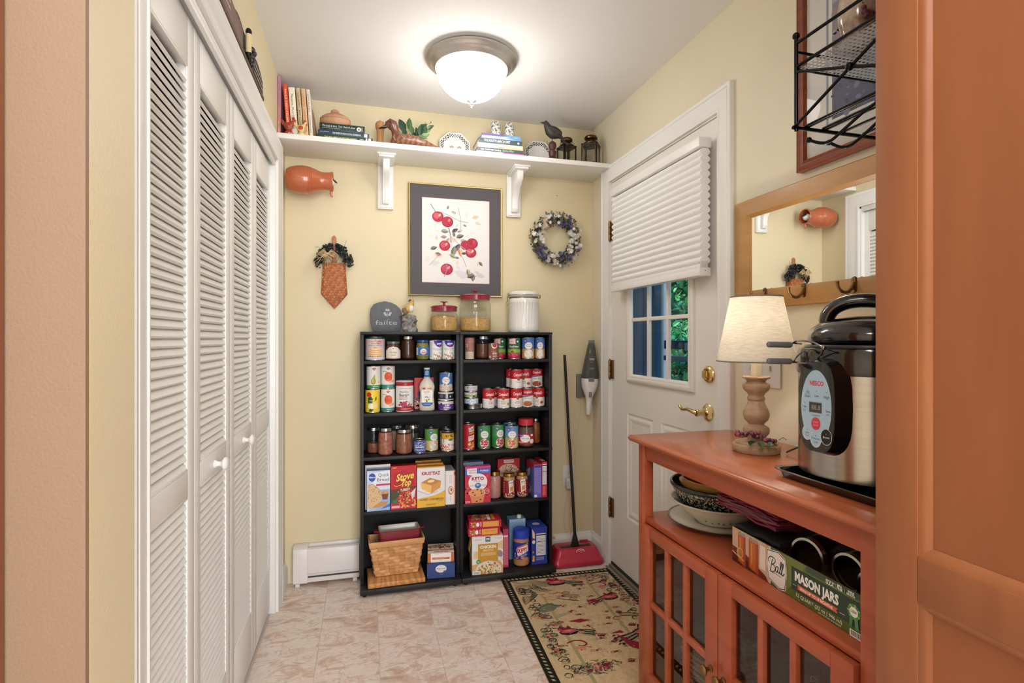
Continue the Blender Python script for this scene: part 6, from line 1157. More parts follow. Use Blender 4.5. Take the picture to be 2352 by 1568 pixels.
for u, v, l, a, c in ((.1, .16, .04, 200, 'ece3d4'), (.66, .20, .025, 90, 'e3dccb'), (.74, .22, .04, 20, 'd6c7b4'), (.78, .27, .035, -10, 'dccfbe'), (.52, .29, .03, 250, 'ecd5cc'), (.6, .36, .03, 200, 'd9d4cc'), (.15, .4, .04, 240, 'efe4d2'), (.22, .42, .03, 80, 'efe4d2'), (.7, .42, .03, 200, 'ece0d2'), (.22, .5, .03, 100, 'dacdd0'), (.5, .47, .05, 200, 'f0cfc4'), (.1, .68, .05, 240, 'e4e2da'), (.3, .68, .05, 170, 'eacfc8'), (.25, .75, .05, 200, 'dcdada'), (.5, .70, .05, 160, 'e0ddd8'), (.52, .73, .03, 260, 'e6d6c8'), (.5, .8, .03, 320, 'e6d4d6'), (.83, .73, .03, 260, 'ded9c8'), (.68, .92, .08, 160, 'dcd8dc'), (.78, .9, .06, 170, 'd6d0d6'), (.8, .90, .05, -10, 'd4d4cc'), (.85, .87, .03, 170, 'd9ccd6')): lf(u, v, l, l*.3, a, c)
br_([(.12, .07), (.2, .17)], .004, '8a8590'); br_([(.2, .16), (.3, .17), (.42, .21), (.56, .26), (.68, .27)], .0025); br_([(.53, .1), (.55, .18), (.57, .26), (.57, .38)], .002); br_([(.39, .34), (.42, .46), (.42, .52)], .0045, '8c7c7c'); br_([(.41, .44), (.55, .54), (.66, .61), (.78, .66)], .0028, 'b0a09c'); br_([(.27, .65), (.17, .74), (.1, .80)], .002, '9c969c'); br_([(.5, .6), (.6, .7), (.65, .8)], .002); br_([(.18, .3), (.2, .38), (.25, .4)], .0012, 'b8b4b4')
for u, v, l, a, c, c2 in ((.27, .39, .045, 0, '7b7c70', 'a9a79a'), (.44, .40, .04, 35, '7c6468', '58484c'), (.48, .45, .03, 110, '6a6468', '8a8286'), (.5, .46, .045, 20, '5c5054', '8c8488'), (.36, .45, .035, 185, 'b8a690', 'a08c78'), (.56, .50, .035, 10, '8c8a80', 'b8b4a4'), (.55, .53, .055, 235, '55555c', '77777e'), (.47, .56, .06, 260, '7c7570', '9c958c'), (.54, .58, .05, 285, 'd98a68', 'eab89c'), (.12, .61, .04, 20, '5c5c60', '8a8a84'), (.28, .67, .035, 165, '8a6a5c', 'b08c7c'), (.4, .66, .04, -30, '8a8c68', 'b0ae88'), (.36, .52, .03, 60, 'c9b8ac', 'b0a090'), (.58, .65, .028, 10, '3c4c44', '5c6c60'), (.48, .70, .025, 0, '6c7480', '8a929c'), (.66, .83, .045, 290, '8c8468', 'c4b694'), (.73, .87, .05, 280, '7c8078', 'a0a49c'), (.66, .93, .045, 15, '5c4c48', '8c7c70'), (.84, .74, .03, -45, '5c5a4c', '8c8a74'), (.37, .13, .025, 75, '8c7c84', 'a89ca4'), (.5, .17, .03, 160, 'a8a48c', 'c4c0a8'), (.6, .30, .022, -20, '6c7068', 'a4a69c'), (.57, .38, .022, 190, '7c8078', 'a8aaa0')): lf(u, v, l, l*.30, a, c, c2)
appl(.23, .22, .031, 'b8384c', 'd66c7c', 'ecc49c'); appl(.37, .275, .031, '9c2c40', 'b84458', 'd68a80'); appl(.33, .56, .030); appl(.64, .545, .028, '9c2c3c', 'b84050', 'cc6a6c'); appl(.74, .52, .031, 'a02c3e', 'b43c4c', 'c46068'); appl(.72, .63, .030, 'a83444', 'd07080', 'ecd09c'); appl(.36, .84, .033, 'b03450', 'cc5a72', 'e09aa4')
br_([(.56, .55), (.64, .60), (.72, .63)], .003, 'c9b4ac'); br_([(.36, .76), (.36, .86), (.32, .93)], .0035, 'a89c9c'); d.line([ap(.74, .97), ap(.78, .94), ap(.76, .935), ap(.80, .91)], .003, '7a6c68'); d.lines(*ap(.22, .985), .07, .004, 1, 'cfcaca')
part('artwork', d.flat(G(), (0, -.0103, 0), (1, 0, 0), (0, 0, 1), st=.00001), PRM, t)
# wreath
t = thing('wreath', 'small dried flower wreath with white and violet blooms on the wall', 'wreath', (1.037, BY-.03, 1.788), 0)
part('vine_ring', G().tube([(.118*cos(2*pi*i/40), .012+.004*sin(i*2.3), .118*sin(2*pi*i/40)) for i in range(40)], [.019+.004*sin(i*1.7) for i in range(40)], 8, closed=True), M('wreath_vine', '4a4030', .8, var=.3, vs=40, bump=1, bs=60), t)
wm = [M('petal_white', 'e6e2da', .6, var=.1, vs=60), M('petal_cream', 'd6c6ac', .6, var=.1, vs=60), M('petal_violet', '5e5c7c', .6, var=.2, vs=60), M('wreath_leaf', '5c6244', .6, var=.3, vs=40), M('wreath_berry', '2f3140', .45, var=.2, vs=50), M('wreath_leaf_grey', '7c7c64', .6, var=.2, vs=40)]
rr = random.Random(21)
def flower(g, c, r, k, n=9):
    tl = Matrix.Rotation(rr.uniform(-.6, .6), 4, 'X') @ Matrix.Rotation(rr.uniform(-.6, .6), 4, 'Z')
    for L in range(2):
        for i in range(n):
            a = 2*pi*i/n+L*.3; rr2 = r*(1-.35*L); m4 = TR(*c) @ tl @ Matrix.Rotation(a, 4, 'Y')
            g.add([(0, -.002*L, 0), (rr2*.2, -.004-.002*L, rr2*.5), (0, -.007-.003*L, rr2), (-rr2*.2, -.004-.002*L, rr2*.5)], [(0, 1, 2, 3)], m4, k)
fl_ = G(); bl_ = G(); lf_ = G()
for i in range(120):
    a = rr.uniform(0, 2*pi); rd = .116+rr.uniform(-.036, .036); seg_ = int(a/(2*pi)*9)
    k = [0, 2, 0, 1, 0, 2, 0, 2, 0][seg_] if rr.random() < .8 else rr.choice((0, 1, 2)); flower(fl_, (rd*cos(a), -.012-rr.uniform(0, .018), rd*sin(a)), rr.uniform(.010, .018), k)
for i in range(190):
    a = rr.uniform(0, 2*pi); rd = .116+rr.uniform(-.042, .042); bl_.ball((rd*cos(a), -.004-rr.uniform(0, .024), rd*sin(a)), rr.uniform(.0028, .005), 7, 5, col=4)
for i in range(160):
    a = rr.uniform(0, 2*pi); rd = .116+rr.uniform(-.034, .040); v, f = leafmesh(.010, rr.uniform(.018, .034), .2); lf_.add(v, f, TR(rd*cos(a), -.006-rr.uniform(0, .014), rd*sin(a)) @ Matrix.Rotation(-a+rr.uniform(-1, 1), 4, 'Y') @ rot('X', 90) @ rot('Y', rr.uniform(-40, 40)), rr.choice((3, 5)))
for a, l in ((112, .045), (100, .04), (74, .045), (-62, .045), (-75, .04)):
    v, f = leafmesh(.018, l, .2); lf_.add(v, f, TR(.148*cos(RAD(a)), -.008, .148*sin(RAD(a))) @ Matrix.Rotation(RAD(90-a), 4, 'Y') @ rot('X', 90), 5)
part('dried_flowers', fl_, wm, t, smooth=False, kind='stuff'); part('berry_sprays', bl_, wm, t, kind='stuff'); part('dried_leaves', lf_, wm, t, smooth=False, kind='stuff')
# ================================================================ ON TOP OF THE BOOKCASES
BT = 1.2632
slate = M('carved_slate', '63656a', .7, var=.12, vs=30, bump=.5, bs=80)
t = thing('welcome_stone', 'rounded grey stone slab carved with a shamrock and a word', 'stone plaque', (.020, 2.800, BT), -3)
poly = [(.018, 0), (.150, 0), (.160, .03), (.164, .07), (.160, .100), (.150, .120), (.130, .138), (.105, .150), (.075, .156), (.045, .150), (.020, .140), (.004, .118), (.0, .085), (.004, .04)]
part('slab', G().prism(poly, 0, .024), slate, t, .003)
d = D(); cc_ = (.088, .098)
for a in (90, 210, 330):
    x, y = cc_[0]+.0105*cos(RAD(a)), cc_[1]+.0105*sin(RAD(a))
    for s_ in (-1, 1): d.e(x+.0048*s_*sin(RAD(a))+.003*cos(RAD(a)), y-.0048*s_*cos(RAD(a))+.003*sin(RAD(a)), .0062, .0062, 'b9babd')
d.line([cc_, (.086, .075)], .0025, 'b9babd').t('failte', .082, .036, .023, 'b4b6ba', .108).line([(.088, .063), (.093, .067)], .002, 'b4b6ba')
part('carving', d.flat(G(), (0, -.0001, 0), (1, 0, 0), (0, 0, 1)), PRM, t)
t = thing('bird_on_rock', 'small yellow and white bird perched on a grey rocky base', 'bird figurine', (.214, 2.762, BT), 0)
rk = M('painted_rock', 'a9a59e', .7, col2='4a4743', vs=60, bump=.8, bs=60); rr = random.Random(8); g = G(); n = 22; v = []; H_ = [0, .012, .022, .034, .046, .056, .066, .076, .083, .086]; Rr = [.041, .042, .034, .037, .034, .040, .034, .036, .032, .012]
for z, r in zip(H_, Rr):
    for j in range(n): a = 2*pi*j/n; q_ = r*(1+.10*sin(3*a+z*150)+rr.uniform(-.07, .07)); v.append((q_*cos(a), q_*.85*sin(a), z+rr.uniform(-.0015, .0015) if z else 0))
g.add(v, [(i*n+j, i*n+(j+1) % n, (i+1)*n+(j+1) % n, (i+1)*n+j) for i in range(len(H_)-1) for j in range(n)]+[tuple(range(n))[::-1], tuple((len(H_)-1)*n+j for j in range(n))]); part('rocky_base', g, rk, t)
yb = M('bird_ochre', 'c9a566', .5, var=.2, vs=50); wb = M('bird_white', 'e6e0d2', .5, var=.06, vs=50); db = M('bird_dark', '3d352c', .5)
m4 = TR(.004, 0, .086)
part('body', G().tube([(-.030, 0, .010), (-.020, 0, .020), (-.006, 0, .034), (.004, 0, .048), (.008, 0, .062), (.008, 0, .072)], [.008, .015, .020, .018, .0135, .008], 16, M4=m4), yb, t)
part('breast', G().ball((.004, -.006, .034), .0165, 14, 10, (.95, .95, 1.25), m4), wb, t); part('head', G().ball((.008, 0, .072), .0125, 16, 10, (1.05, 1, .95), m4), yb, t)
part('mask', G().ball((.001, -.0095, .075), .0048, 10, 8, (1.5, .6, .8), m4).ball((.011, -.011, .076), .0016, 8, 6, (1, 1, 1), m4), db, t)
part('beak', G().lathe([(.0034, 0), (0, .010)], 8, m4 @ TR(-.004, -.006, .071) @ rot('Y', -100)), db, t)
part('wing', G().ball((-.014, -.012, .028), .016, 14, 8, (.9, .4, 1.2), m4 @ rot('Y', -28)), M('bird_wing', '8c6e48', .5, col2='4c3c2a', vs=60), t)
part('tail', G().body([((-.018, 0, .012), .008, .005), ((-.040, 0, -.006), .007, .003), ((-.054, 0, -.012), .005, .002)], 10, m4), db, t)
clg = glassmat('clear_glass', (.975, .98, .97), .01, 1.0); rl = M('cranberry_lid', '8e2030', .25, coat=.3); pas = M('dry_pasta', 'cfa766', .5, var=.22, vs=90)
def glassjar(lbl, x, y, r, h, fill, seed, pr):
    t = thing('glass_canister', lbl, 'jar', (x, y, BT), 0, 'clear glass jars of pasta with cranberry lids')
    part('glass', G().lathe([(0, .006), (r-.012, .006), (r-.004, .012), (r-.0028, .022), (r-.0028, h-.024), (r-.008, h-.012), (r-.0125, h-.006), (r-.0125, h), (r-.010, h), (r-.009, h-.008), (r-.003, h-.016), (r, h-.026), (r, .016), (r-.004, .004), (r-.014, 0), (0, 0)], 48), clg, t)
    part('lid', G().lathe([(0, h+.0006), (r-.006, h+.0006), (r-.0062, h+.022), (r-.002, h+.0225), (r-.002, h+.0245), (r-.012, h+.030), (0, h+.031)], 48), rl, t)
    part('lid_knob', G().lathe([(0, h+.0305), (.0075, h+.031), (.0065, h+.036), (.0065, h+.046), (.008, h+.048), (.0195, h+.0495), (.0195, h+.0525), (0, h+.0535)], 28), rl, t)
    R_ = r-.0045; g = G().lathe([(0, .0075), (R_-.006, .0075), (R_-.003, .014), (R_-.003, fill-.004), (R_-.006, fill-.001), (0, fill+.001)], 32); part('pasta_bed', g, pas, t, kind='stuff')
    g = G(); rr = random.Random(seed)
    n1 = int(2*pi*R_*fill/(pr*pr*1.6)); 
    for i in range(n1+220):
        if i < n1: a = rr.uniform(0, 2*pi); rad = R_-.0035+rr.uniform(-.0008, .0012); z = rr.uniform(.014, fill-.001)
        else: a = rr.uniform(0, 2*pi); rad = (R_-.006)*rr.random()**.5; z = fill+.001+rr.uniform(0, .003)
        c = (rad*cos(a), rad*sin(a), z); m4 = TR(*c) @ Matrix.Rotation(a, 4, 'Z') @ Matrix.Rotation(rr.uniform(0, 6.28), 4, 'X')
        g.tube([(0, -pr, -pr*.35), (.0, -pr*.45, pr*.25), (0, pr*.45, pr*.25), (0, pr, -pr*.35)], pr*.26, 4, M4=m4)
    part('pasta_pieces', g, pas, t, kind='stuff')
glassjar('shorter glass jar nearly full of pasta, cranberry lid', .3945, 2.785, .0735, .106, .078, 3, .0042)
glassjar('taller glass jar half full of pasta, cranberry lid', .5595, 2.785, .0850, .168, .068, 4, .0056)
t = thing('ceramic_canister', 'ribbed white ceramic canister with a wire clamp lid', 'canister', (.828, 2.785, BT), 0)
wc = M('white_ceramic', 'e6e3db', .18, coat=.4); g = G(); n = 120; P_ = [(0, 0), (.079, 0), (.082, .004), (.082, .030), (.082, .031), (.082, .150), (.082, .151), (.082, .176), (.079, .182), (.074, .186), (0, .186)]; v = []
for i_, (r, z) in enumerate(P_):
    for j in range(n): k_ = (-.0016 if (j % 4) == 0 and 4 <= i_ <= 5 else 0); v.append(((r+k_)*cos(2*pi*j/n), (r+k_)*sin(2*pi*j/n), z))
g.add(v, [(i*n+j, i*n+(j+1) % n, (i+1)*n+(j+1) % n, (i+1)*n+j) for i in range(len(P_)-1) for j in range(n)]); part('canister_body', g, wc, t)
part('dot_row', G().add([], []), wc, t) if False else None
d = D()
for i in range(44): d.r(-pi*.082+i*2*pi*.082/44, .1545, .004, .0018, '8a8880', same=i > 0).r(-pi*.082+i*2*pi*.082/44, .026, .004, .0016, 'c4c2ba', same=i > 0)
part('dot_rows', d.wrap(G(), .082, 0), PRG, t)
part('gasket', G().lathe([(.076, .1865), (.0795, .1875), (.0795, .192), (.076, .1925)], 48), M('grey_gasket', '9c9a94', .5), t)
part('lid', G().lathe([(0, .193), (.079, .193), (.0815, .197), (.082, .206), (.080, .214), (.072, .2195), (.05, .222), (0, .223)], 48), wc, t)
wi = M('clamp_wire', 'a89878', .25, 1)
part('clamp_ring', G().tube([(.0822*cos(2*pi*i/40), .0822*sin(2*pi*i/40), .199) for i in range(40)], .0014, 6, closed=True).tube([(.0805*cos(2*pi*i/40), .0805*sin(2*pi*i/40), .183) for i in range(40)], .0014, 6, closed=True), wi, t)
part('clamp_lever', G().tube([(-.080, -.012, .182), (-.090, -.012, .186), (-.094, -.012, .205), (-.088, -.012, .21), (-.082, -.010, .199)], .0016, 6).tube([(-.084, .0, .200), (-.096, -.012, .186), (-.094, -.018, .168), (-.101, -.020, .150)], .0022, 6).tube([(-.104, -.022, .140), (-.097, -.018, .160)], .004, 8), wi, t)
part('clamp_hinge', G().tube([(.080, -.008, .184), (.092, -.008, .186), (.093, -.008, .204), (.083, -.008, .204)], .0016, 6).tube([(.088, -.008, .186), (.088, -.008, .202)], .003, 8), wi, t)
# handheld vacuum, charger, outlet
wpl = M('white_glossy_plastic', 'e2e0de', .25); gpl = M('grey_plastic', '76736f', .4)
t = thing('handheld_vacuum', 'grey and white cordless hand vacuum mounted in the corner', 'hand vacuum', (1.183, 2.818, 0), -12, None, 0, 2.5)
part('dust_bowl', loft(G(), [(rrect(.032, .030, .010), 1.205), (rrect(.040, .040, .014), 1.19), (rrect(.052, .056, .018), 1.15), (rrect(.078, .070, .026), 1.08), (rrect(.092, .078, .030), 1.035), (rrect(.094, .080, .032), 1.005)]), glassmat('smoky_plastic', (.42, .42, .44), .08, 1.4, .55, '6b6a68'), t)
part('nozzle', loft(G(), [(rrect(.032, .028, .008), 1.2055), (rrect(.032, .028, .008), 1.222)]), gpl, t, .001)
part('filter_cone', loft(G(), [(rrect(.026, .026, .010), 1.150), (rrect(.052, .046, .018), 1.075), (rrect(.060, .052, .02), 1.02)]), M('filter_grey', '55534f', .7), t)
part('motor_body', loft(G(), [(rrect(.095, .082, .034), 1.0045), (rrect(.094, .082, .034), .98), (rrect(.086, .076, .032), .955), (rrect(.064, .060, .026), .925), (rrect(.040, .044, .018), .900), (rrect(.032, .036, .015), .87), (rrect(.030, .032, .014), .82), (rrect(.024, .024, .011), .800)]), wpl, t)
part('latch', G().box(-.016, -.046, .990, .016, -.039, 1.010), gpl, t, .003); part('switch', G().box(-.008, -.033, .900, .008, -.026, .930, rot('X', 0)), gpl, t, .003)
d = D().r(-.015, 1.108, .030, .014, '9a9894').r(-.014, 1.109, .028, .012, '62605c').t('BLACK+', 0, 1.1155, .0035, 'e4e4e2', .022, b=.02).t('DECKER', 0, 1.110, .0035, 'e4e4e2', .022, b=.02).t('dustbuster', 0, 1.098, .0035, 'd8d8d6', .024).t('LITHIUM', 0, 1.064, .0035, 'd8d8d6', .024).t('ADVANCED', 0, 1.058, .003, 'd8d8d6', .024)
part('logo_print', d.flat(G(), (0, -.0385, 0), (1, 0, 0), (0, 0, 1)), PR, t)
t = thing('charging_dock', 'grey wall charging bracket behind the hand vacuum', 'charger', (1.206, BY-.0005, .890), 0)
part('dock_plate', G().box(-.035, -.022, 0, .020, 0, .135), gpl, t, .003)
cordm = M('white_cord', 'dcd8cc', .5); cp_ = [(1.200, 2.862, .890), (1.192, 2.867, .83), (1.190, 2.868, .77), (1.176, 2.872, .70), (1.166, 2.874, .60), (1.164, 2.875, .50), (1.158, 2.875, .40), (1.152, 2.872, .30), (1.150, 2.868, .22), (1.140, 2.862, .150), (1.105, 2.850, .128), (1.090, 2.858, .20), (1.105, 2.862, .30), (1.111, 2.858, .385)]
def smooth_(P_, n=6):
    out = []; P_ = [Vector(p) for p in P_]
    for i in range(len(P_)-1):
        a = P_[max(0, i-1)]; b_ = P_[i]; c = P_[i+1]; e_ = P_[min(len(P_)-1, i+2)]
        for k in range(n):
            t_ = k/n; out.append(.5*((2*b_)+(c-a)*t_+(2*a-5*b_+4*c-e_)*t_**2+(3*b_-a-3*c+e_)*t_**3))
    out.append(P_[-1]); return out
tag(part('power_cord', G().tube(smooth_(cp_), .0014, 6), cordm), 'thin white charger cord hanging down the corner wall', 'cord')
t = thing('wall_outlet', 'white wall outlet with a plugged-in charger behind the sweeper handle', 'outlet', (1.125, BY-.0005, .442), 0)
part('cover_plate', G().box(-.036, -.006, -.060, .036, 0, .060), wpl, t, .003); part('socket_face', G().lathe([(0, 0), (.0165, 0), (.0165, .002), (0, .002)], 24, TR(0, -.0062, .022) @ rot('X', 90)), wpl, t)
part('slots', D().r(-.007, .019, .002, .008, '3a3836').r(.005, .019, .002, .007, '3a3836').e(0, .014, .0025, .0025, '3a3836').flat(G(), (0, -.0083, 0), (1, 0, 0), (0, 0, 1)), PR, t); part('socket_face', G().lathe([(0, 0), (.0165, 0), (.0165, .002), (0, .002)], 24, TR(0, -.0062, -.022) @ rot('X', 90)), wpl, t)
t = thing('charger_plug', 'white plug-in charger block in the lower socket', 'plug', (1.125, BY-.0095, .408), 0); part('plug_body', G().box(-.024, -.034, -.030, .012, 0, .026), wpl, t, .004); part('vent_slots', D().r(-.020, -.018, .002, .03, '77736e').r(-.014, -.018, .002, .03, '77736e').flat(G(), (0, -.0341, 0), (1, 0, 0), (0, 0, 1)), PR, t)
# carpet sweeper
swr = M('sweeper_red', 'b3223c', .3, var=.03, vs=10, coat=.3); swb = M('sweeper_black', '151515', .4)
t = thing('carpet_sweeper', 'red manual carpet sweeper standing in the corner with a black stick', 'carpet sweeper', (1.112, 2.752, .006), -1.0)
sec = [(.270, .150, 0), (.284, .162, .006), (.284, .162, .022), (.276, .154, .028), (.268, .150, .030), (.246, .128, .060), (.232, .112, .078), (.222, .104, .083)]
part('housing', loft(G(), [([(x_, y_+(.006 if i > 4 else 0)) for x_, y_ in rrect(w, d_, .022)], z) for i, (w, d_, z) in enumerate(sec)]), swr, t)
part('well_plate', G().box(-.088, -.020, .0832, .088, .012, .0845), swb, t, .002)
part('rear_lip', G().box(.05, .052, .070, .100, .066, .088), swr, t, .004)
for a in (-.10, .10): part('wheel', G().lathe([(0, -.005), (.012, -.005), (.012, .005), (0, .005)], 16, TR(a, .05, .0065) @ rot('Y', 90)), swb, t)
part('yoke', G().add([(-.022, -.014, .0848), (.022, -.014, .0848), (.022, .008, .0848), (-.022, .008, .0848), (-.008, -.004, .150), (.008, -.004, .150), (.008, .006, .150), (-.008, .006, .150)], [(0, 1, 5, 4), (1, 2, 6, 5), (2, 3, 7, 6), (3, 0, 4, 7), (4, 5, 6, 7), (0, 3, 2, 1)]), swb, t, .002)
part('handle_stick', G().tube([(0, .001, .148), (-.010, .052, .62), (-.012, .058, .66)], .0085, 12).tube([(-.012, .058, .655), (-.024, .098, 1.130)], .0078, 12), swb, t)
d = D().e(0, 0, .023, .0125, 'ece4e6').e(0, 0, .020, .0100, 'b3223c').lines(-.014, -.002, .028, .005, 1, 'f4eef0').lines(-.005, -.018, .02, .002, 1, 'd98a98'); m4 = G(); d.flat(m4, (.012, -.0530, .0712), (1, 0, 0), (0, .33, .94)); part('badge', m4, PRG, t)
t = thing('duster_handle', 'yellow plastic handle lying behind the red sweeper', 'duster', (1.000, 2.853, .118), 0)
part('grip', G().tube([(-.045, 0, .006), (-.02, -.002, .004), (.010, -.006, -.004), (.030, -.010, -.010)], [.008, .0075, .007, .005], 12), M('yellow_plastic', 'e3a91c', .35), t); part('clear_tip', G().tube([(.030, -.010, -.0105), (.042, -.012, -.013), (.052, -.014, -.016)], [.0055, .005, .003], 10), clg, t)
# ================================================================ RUG
rgm = M('rug_ground', 'd3b68a', .95, col2='bf9d70', vs=60, bump=.9, bs=420, sheen=.2)
t = thing('rug', 'beige woven rug with red birds and a black border by the door', 'rug', (.662, 2.640, 0), -2.2)
RW, RL = .605, 1.45
part('rug_pile', G().box(0, -RL, .0005, RW, 0, .0062), rgm, t, .001)
d = D(); BK = '26241f'; BE = 'b3a57c'; RE = '8e2434'; RP = 'c0505a'; SL = 'c98a6c'; GR = '6a6c50'; rr = random.Random(31)
bw_ = .040
def Q(x, y): return (x, y)     # rug coords: x 0..RW, y 0 (far) .. -RL
d.r(0, -RL, bw_, RL, BK).r(RW-bw_, -RL, bw_, RL, BK).r(0, -bw_, RW, bw_, BK).r(0, -RL, RW, bw_, BK)
for i in range(64):
    y = -i*RL/64-.008; s_ = .014
    for x0 in (.010, RW-.028): d.poly([(x0+.002, y), (x0+.013, y-.002), (x0+.018, y-.012), (x0+.007, y-.011)], BE, same=i > 0)
for i in range(26):
    x = .03+i*(RW-.06)/26; d.poly([(x, -.010), (x+.013, -.012), (x+.015, -.026), (x+.003, -.024)], BE, same=i > 0)
d.line([(.062, -.25), (.062, -RL+.05)], .010, 'c4b088').line([(.16, -.2), (.16, -RL)], .014, 'a3966c').line([(.42, -.12), (.42, -RL)], .014, 'a3966c')
def arc(pts, w, c=BK): d.line([tuple(p) for p in [(v.x, v.y) for v in smooth_([(a, b_, 0) for a, b_ in pts], 5)]], w, c, taper=False)
for k in range(9):      # tangled branches in the far left corner
    o = k*.012; arc([(.05, -.05-o*1.4), (.10+o, -.07-o), (.15, -.055-o*.8), (.21+o*.6, -.075-o*.5), (.27-o*.3, -.055-o*.2)], .0035, BK if k % 2 else '4a4a3c')
for k in range(8):
    o = k*.010; arc([(.05, -.10-o), (.085, -.12-o), (.12+o*.3, -.16-o*.4), (.10+o*.2, -.21-o*.3), (.07, -.20-o), (.055, -.24-o*.6)], .0035, BK if k % 2 else '8c7a5c')
for k in range(4): arc([(.12, -.10-k*.01), (.20, -.16-k*.012), (.27, -.22-k*.01), (.33, -.245-k*.008)], .0035, BK if k % 2 else '5c5c48')
arc([(.20, -.24), (.25, -.275), (.31, -.30)], .006, '4c4c3a')
def bird(x, y, s, fl, c1=RP, c2=RE, up=0):
    f = fl; P_ = lambda a, b_: (x+a*s*f, y+b_*s)
    d.poly([P_(-.9, .1), P_(-.5, .45), (P_(.1, .5)), P_(.6, .3), P_(.7, -.05), P_(.3, -.35), P_(-.3, -.4), P_(-.8, -.2)], BK); d.poly([P_(-.8, .1), P_(-.45, .36), P_(.1, .40), P_(.5, .22), P_(.5, .0), P_(.0, -.15), P_(-.6, -.1)], c1); d.poly([P_(-.5, .12), P_(-.2, .26), P_(.2, .22), P_(.0, .08)], SL)
    d.poly([P_(-.95, .45), P_(-.6, .95), P_(-.2, .6), P_(.05, .9), P_(.2, .55), P_(-.1, .35), P_(-.6, .4)], c2); d.poly([P_(-.9, .3), P_(-.75, .6), P_(-.5, .3)], RP)
    for k in range(6): arc([P_(.5, .2-k*.1), P_(1.0, .05-k*.13), P_(1.6, -.1-k*.16), P_(1.9-.1*k, -.25-k*.14)], .0055*s/.05, BK if k % 2 == 0 else '9a946c')
    for k in range(5): d.poly([P_(1.5+rr.uniform(0, .4), .1-k*.2), P_(1.75, .2-k*.2), P_(1.9, 0-k*.2)], c2)
def branch(x, y, s, f):
    P_ = lambda a, b_: (x+a*s*f, y+b_*s)
    arc([P_(-1.2, .2), P_(-.4, .5), P_(.4, .3), P_(.7, -.3), P_(.2, -.6), P_(-.2, -.4)], .009*s/.05, RE)
    for k in range(7): a = k*.5; d.poly([P_(.3+.5*cos(a), -1.0+.3*sin(a)), P_(.6+.7*cos(a+.2), -1.3+.5*sin(a)), P_(.3+.6*cos(a+.5), -1.2+.4*sin(a+.5))], RE)
    d.poly([P_(-.9, -.6), P_(-.1, -.5), P_(.5, -.8), P_(.2, -1.3), P_(-.5, -.95)], SL)
def shrubby(x, y, rx, ry, n=70):
    for i in range(n):
        a = rr.uniform(0, 6.28); q_ = rr.random()**.5; X = x+rx*q_*cos(a); Y = y+ry*q_*sin(a)
        arc([(X, Y), (X+rr.uniform(-.012, .012), Y+rr.uniform(.003, .012)), (X+rr.uniform(-.018, .018), Y+rr.uniform(-.006, .016))], .0022, rr.choice((BK, GR, GR, '8a8660')))
    for i in range(n//5): a = rr.uniform(0, 6.28); q_ = rr.random()*.6; d.e(x+rx*q_*cos(a), y+ry*q_*sin(a), .006, .005, rr.choice((RE, RP, SL)), 8)
def bud(x, y, s=1):
    for k in range(3): d.e(x+rr.uniform(-.008, .008)*s, y+rr.uniform(-.007, .007)*s, .0055*s, .0045*s, RE, 7)
    for k in (-1, 1): arc([(x+.006*k, y), (x+.018*k, y+.006), (x+.020*k, y-.004), (x+.009*k, y-.006)], .0018, GR)
shrubby(.47, -.075, .095, .030, 90); bird(.275, -.105, 0.065, 1); d.poly([(.30, -.075), (.36, -.055), (.42, -.085), (.43, -.105), (.38, -.09), (.33, -.08)], SL); d.poly([(.25, -.045), (.255, -.03), (.262, -.045), (.275, -.03), (.27, -.055)], RE)
branch(.47, -.165, .040, 1); shrubby(.545, -.20, .035, .07, 60); bird(.455, -.305, 0.058, -1, c2=RE); d.poly([(.34, -.31), (.38, -.30), (.42, -.335), (.38, -.335)], RE); shrubby(.555, -.36, .04, .06, 50)
d.poly([(.095, -.345), (.13, -.30), (.18, -.295), (.20, -.33), (.17, -.36), (.12, -.37)], '6f7460')
for k in range(9): d.e(.115+.011*k, -.30-.006*abs(k-4), .007, .007, '5c6450', 8)
shrubby(.095, -.40, .045, .035, 40); d.poly([(.16, -.405), (.24, -.385), (.245, -.395), (.17, -.425)], 'a89c78'); bud(.245, -.388, 1.2)
shrubby(.13, -.48, .035, .03, 40); bird(.185, -.545, 0.055, 1, c2='7c1f36'); d.poly([(.20, -.465), (.26, -.455), (.30, -.475), (.25, -.485)], RE)
branch(.19, -.63, .040, 1); shrubby(.09, -.66, .038, .06, 70); shrubby(.085, -.56, .03, .04, 40)
bird(.485, -.62, 0.078, -1, c2='6c1c2c'); d.poly([(.36, -.60), (.40, -.66), (.46, -.70), (.50, -.75), (.44, -.76), (.38, -.70)], RE); shrubby(.2, -.80, .10, .04, 110); d.poly([(.34, -.595), (.39, -.58), (.40, -.60)], RE)
for k in range(3): arc([(.44, -.45-k*.01), (.50, -.46-k*.012), (.57, -.50-k*.01)], .004, BK if k != 1 else GR)
for x, y in ((.44, -.115), (.36, -.19), (.245, -.245), (.22, -.33), (.38, -.275), (.35, -.34), (.27, -.42), (.30, -.36), (.40, -.42), (.45, -.395), (.27, -.52), (.36, -.52), (.29, -.62), (.31, -.72), (.24, -.69)): bud(x, y)
for k in range(5): d.poly([(.13+.02*k, -.19-.03*(k % 3)), (.16+.02*k, -.18-.03*(k % 3)), (.18+.02*k, -.20-.03*(k % 3)), (.15+.02*k, -.21-.03*(k % 3))], 'cfa474')
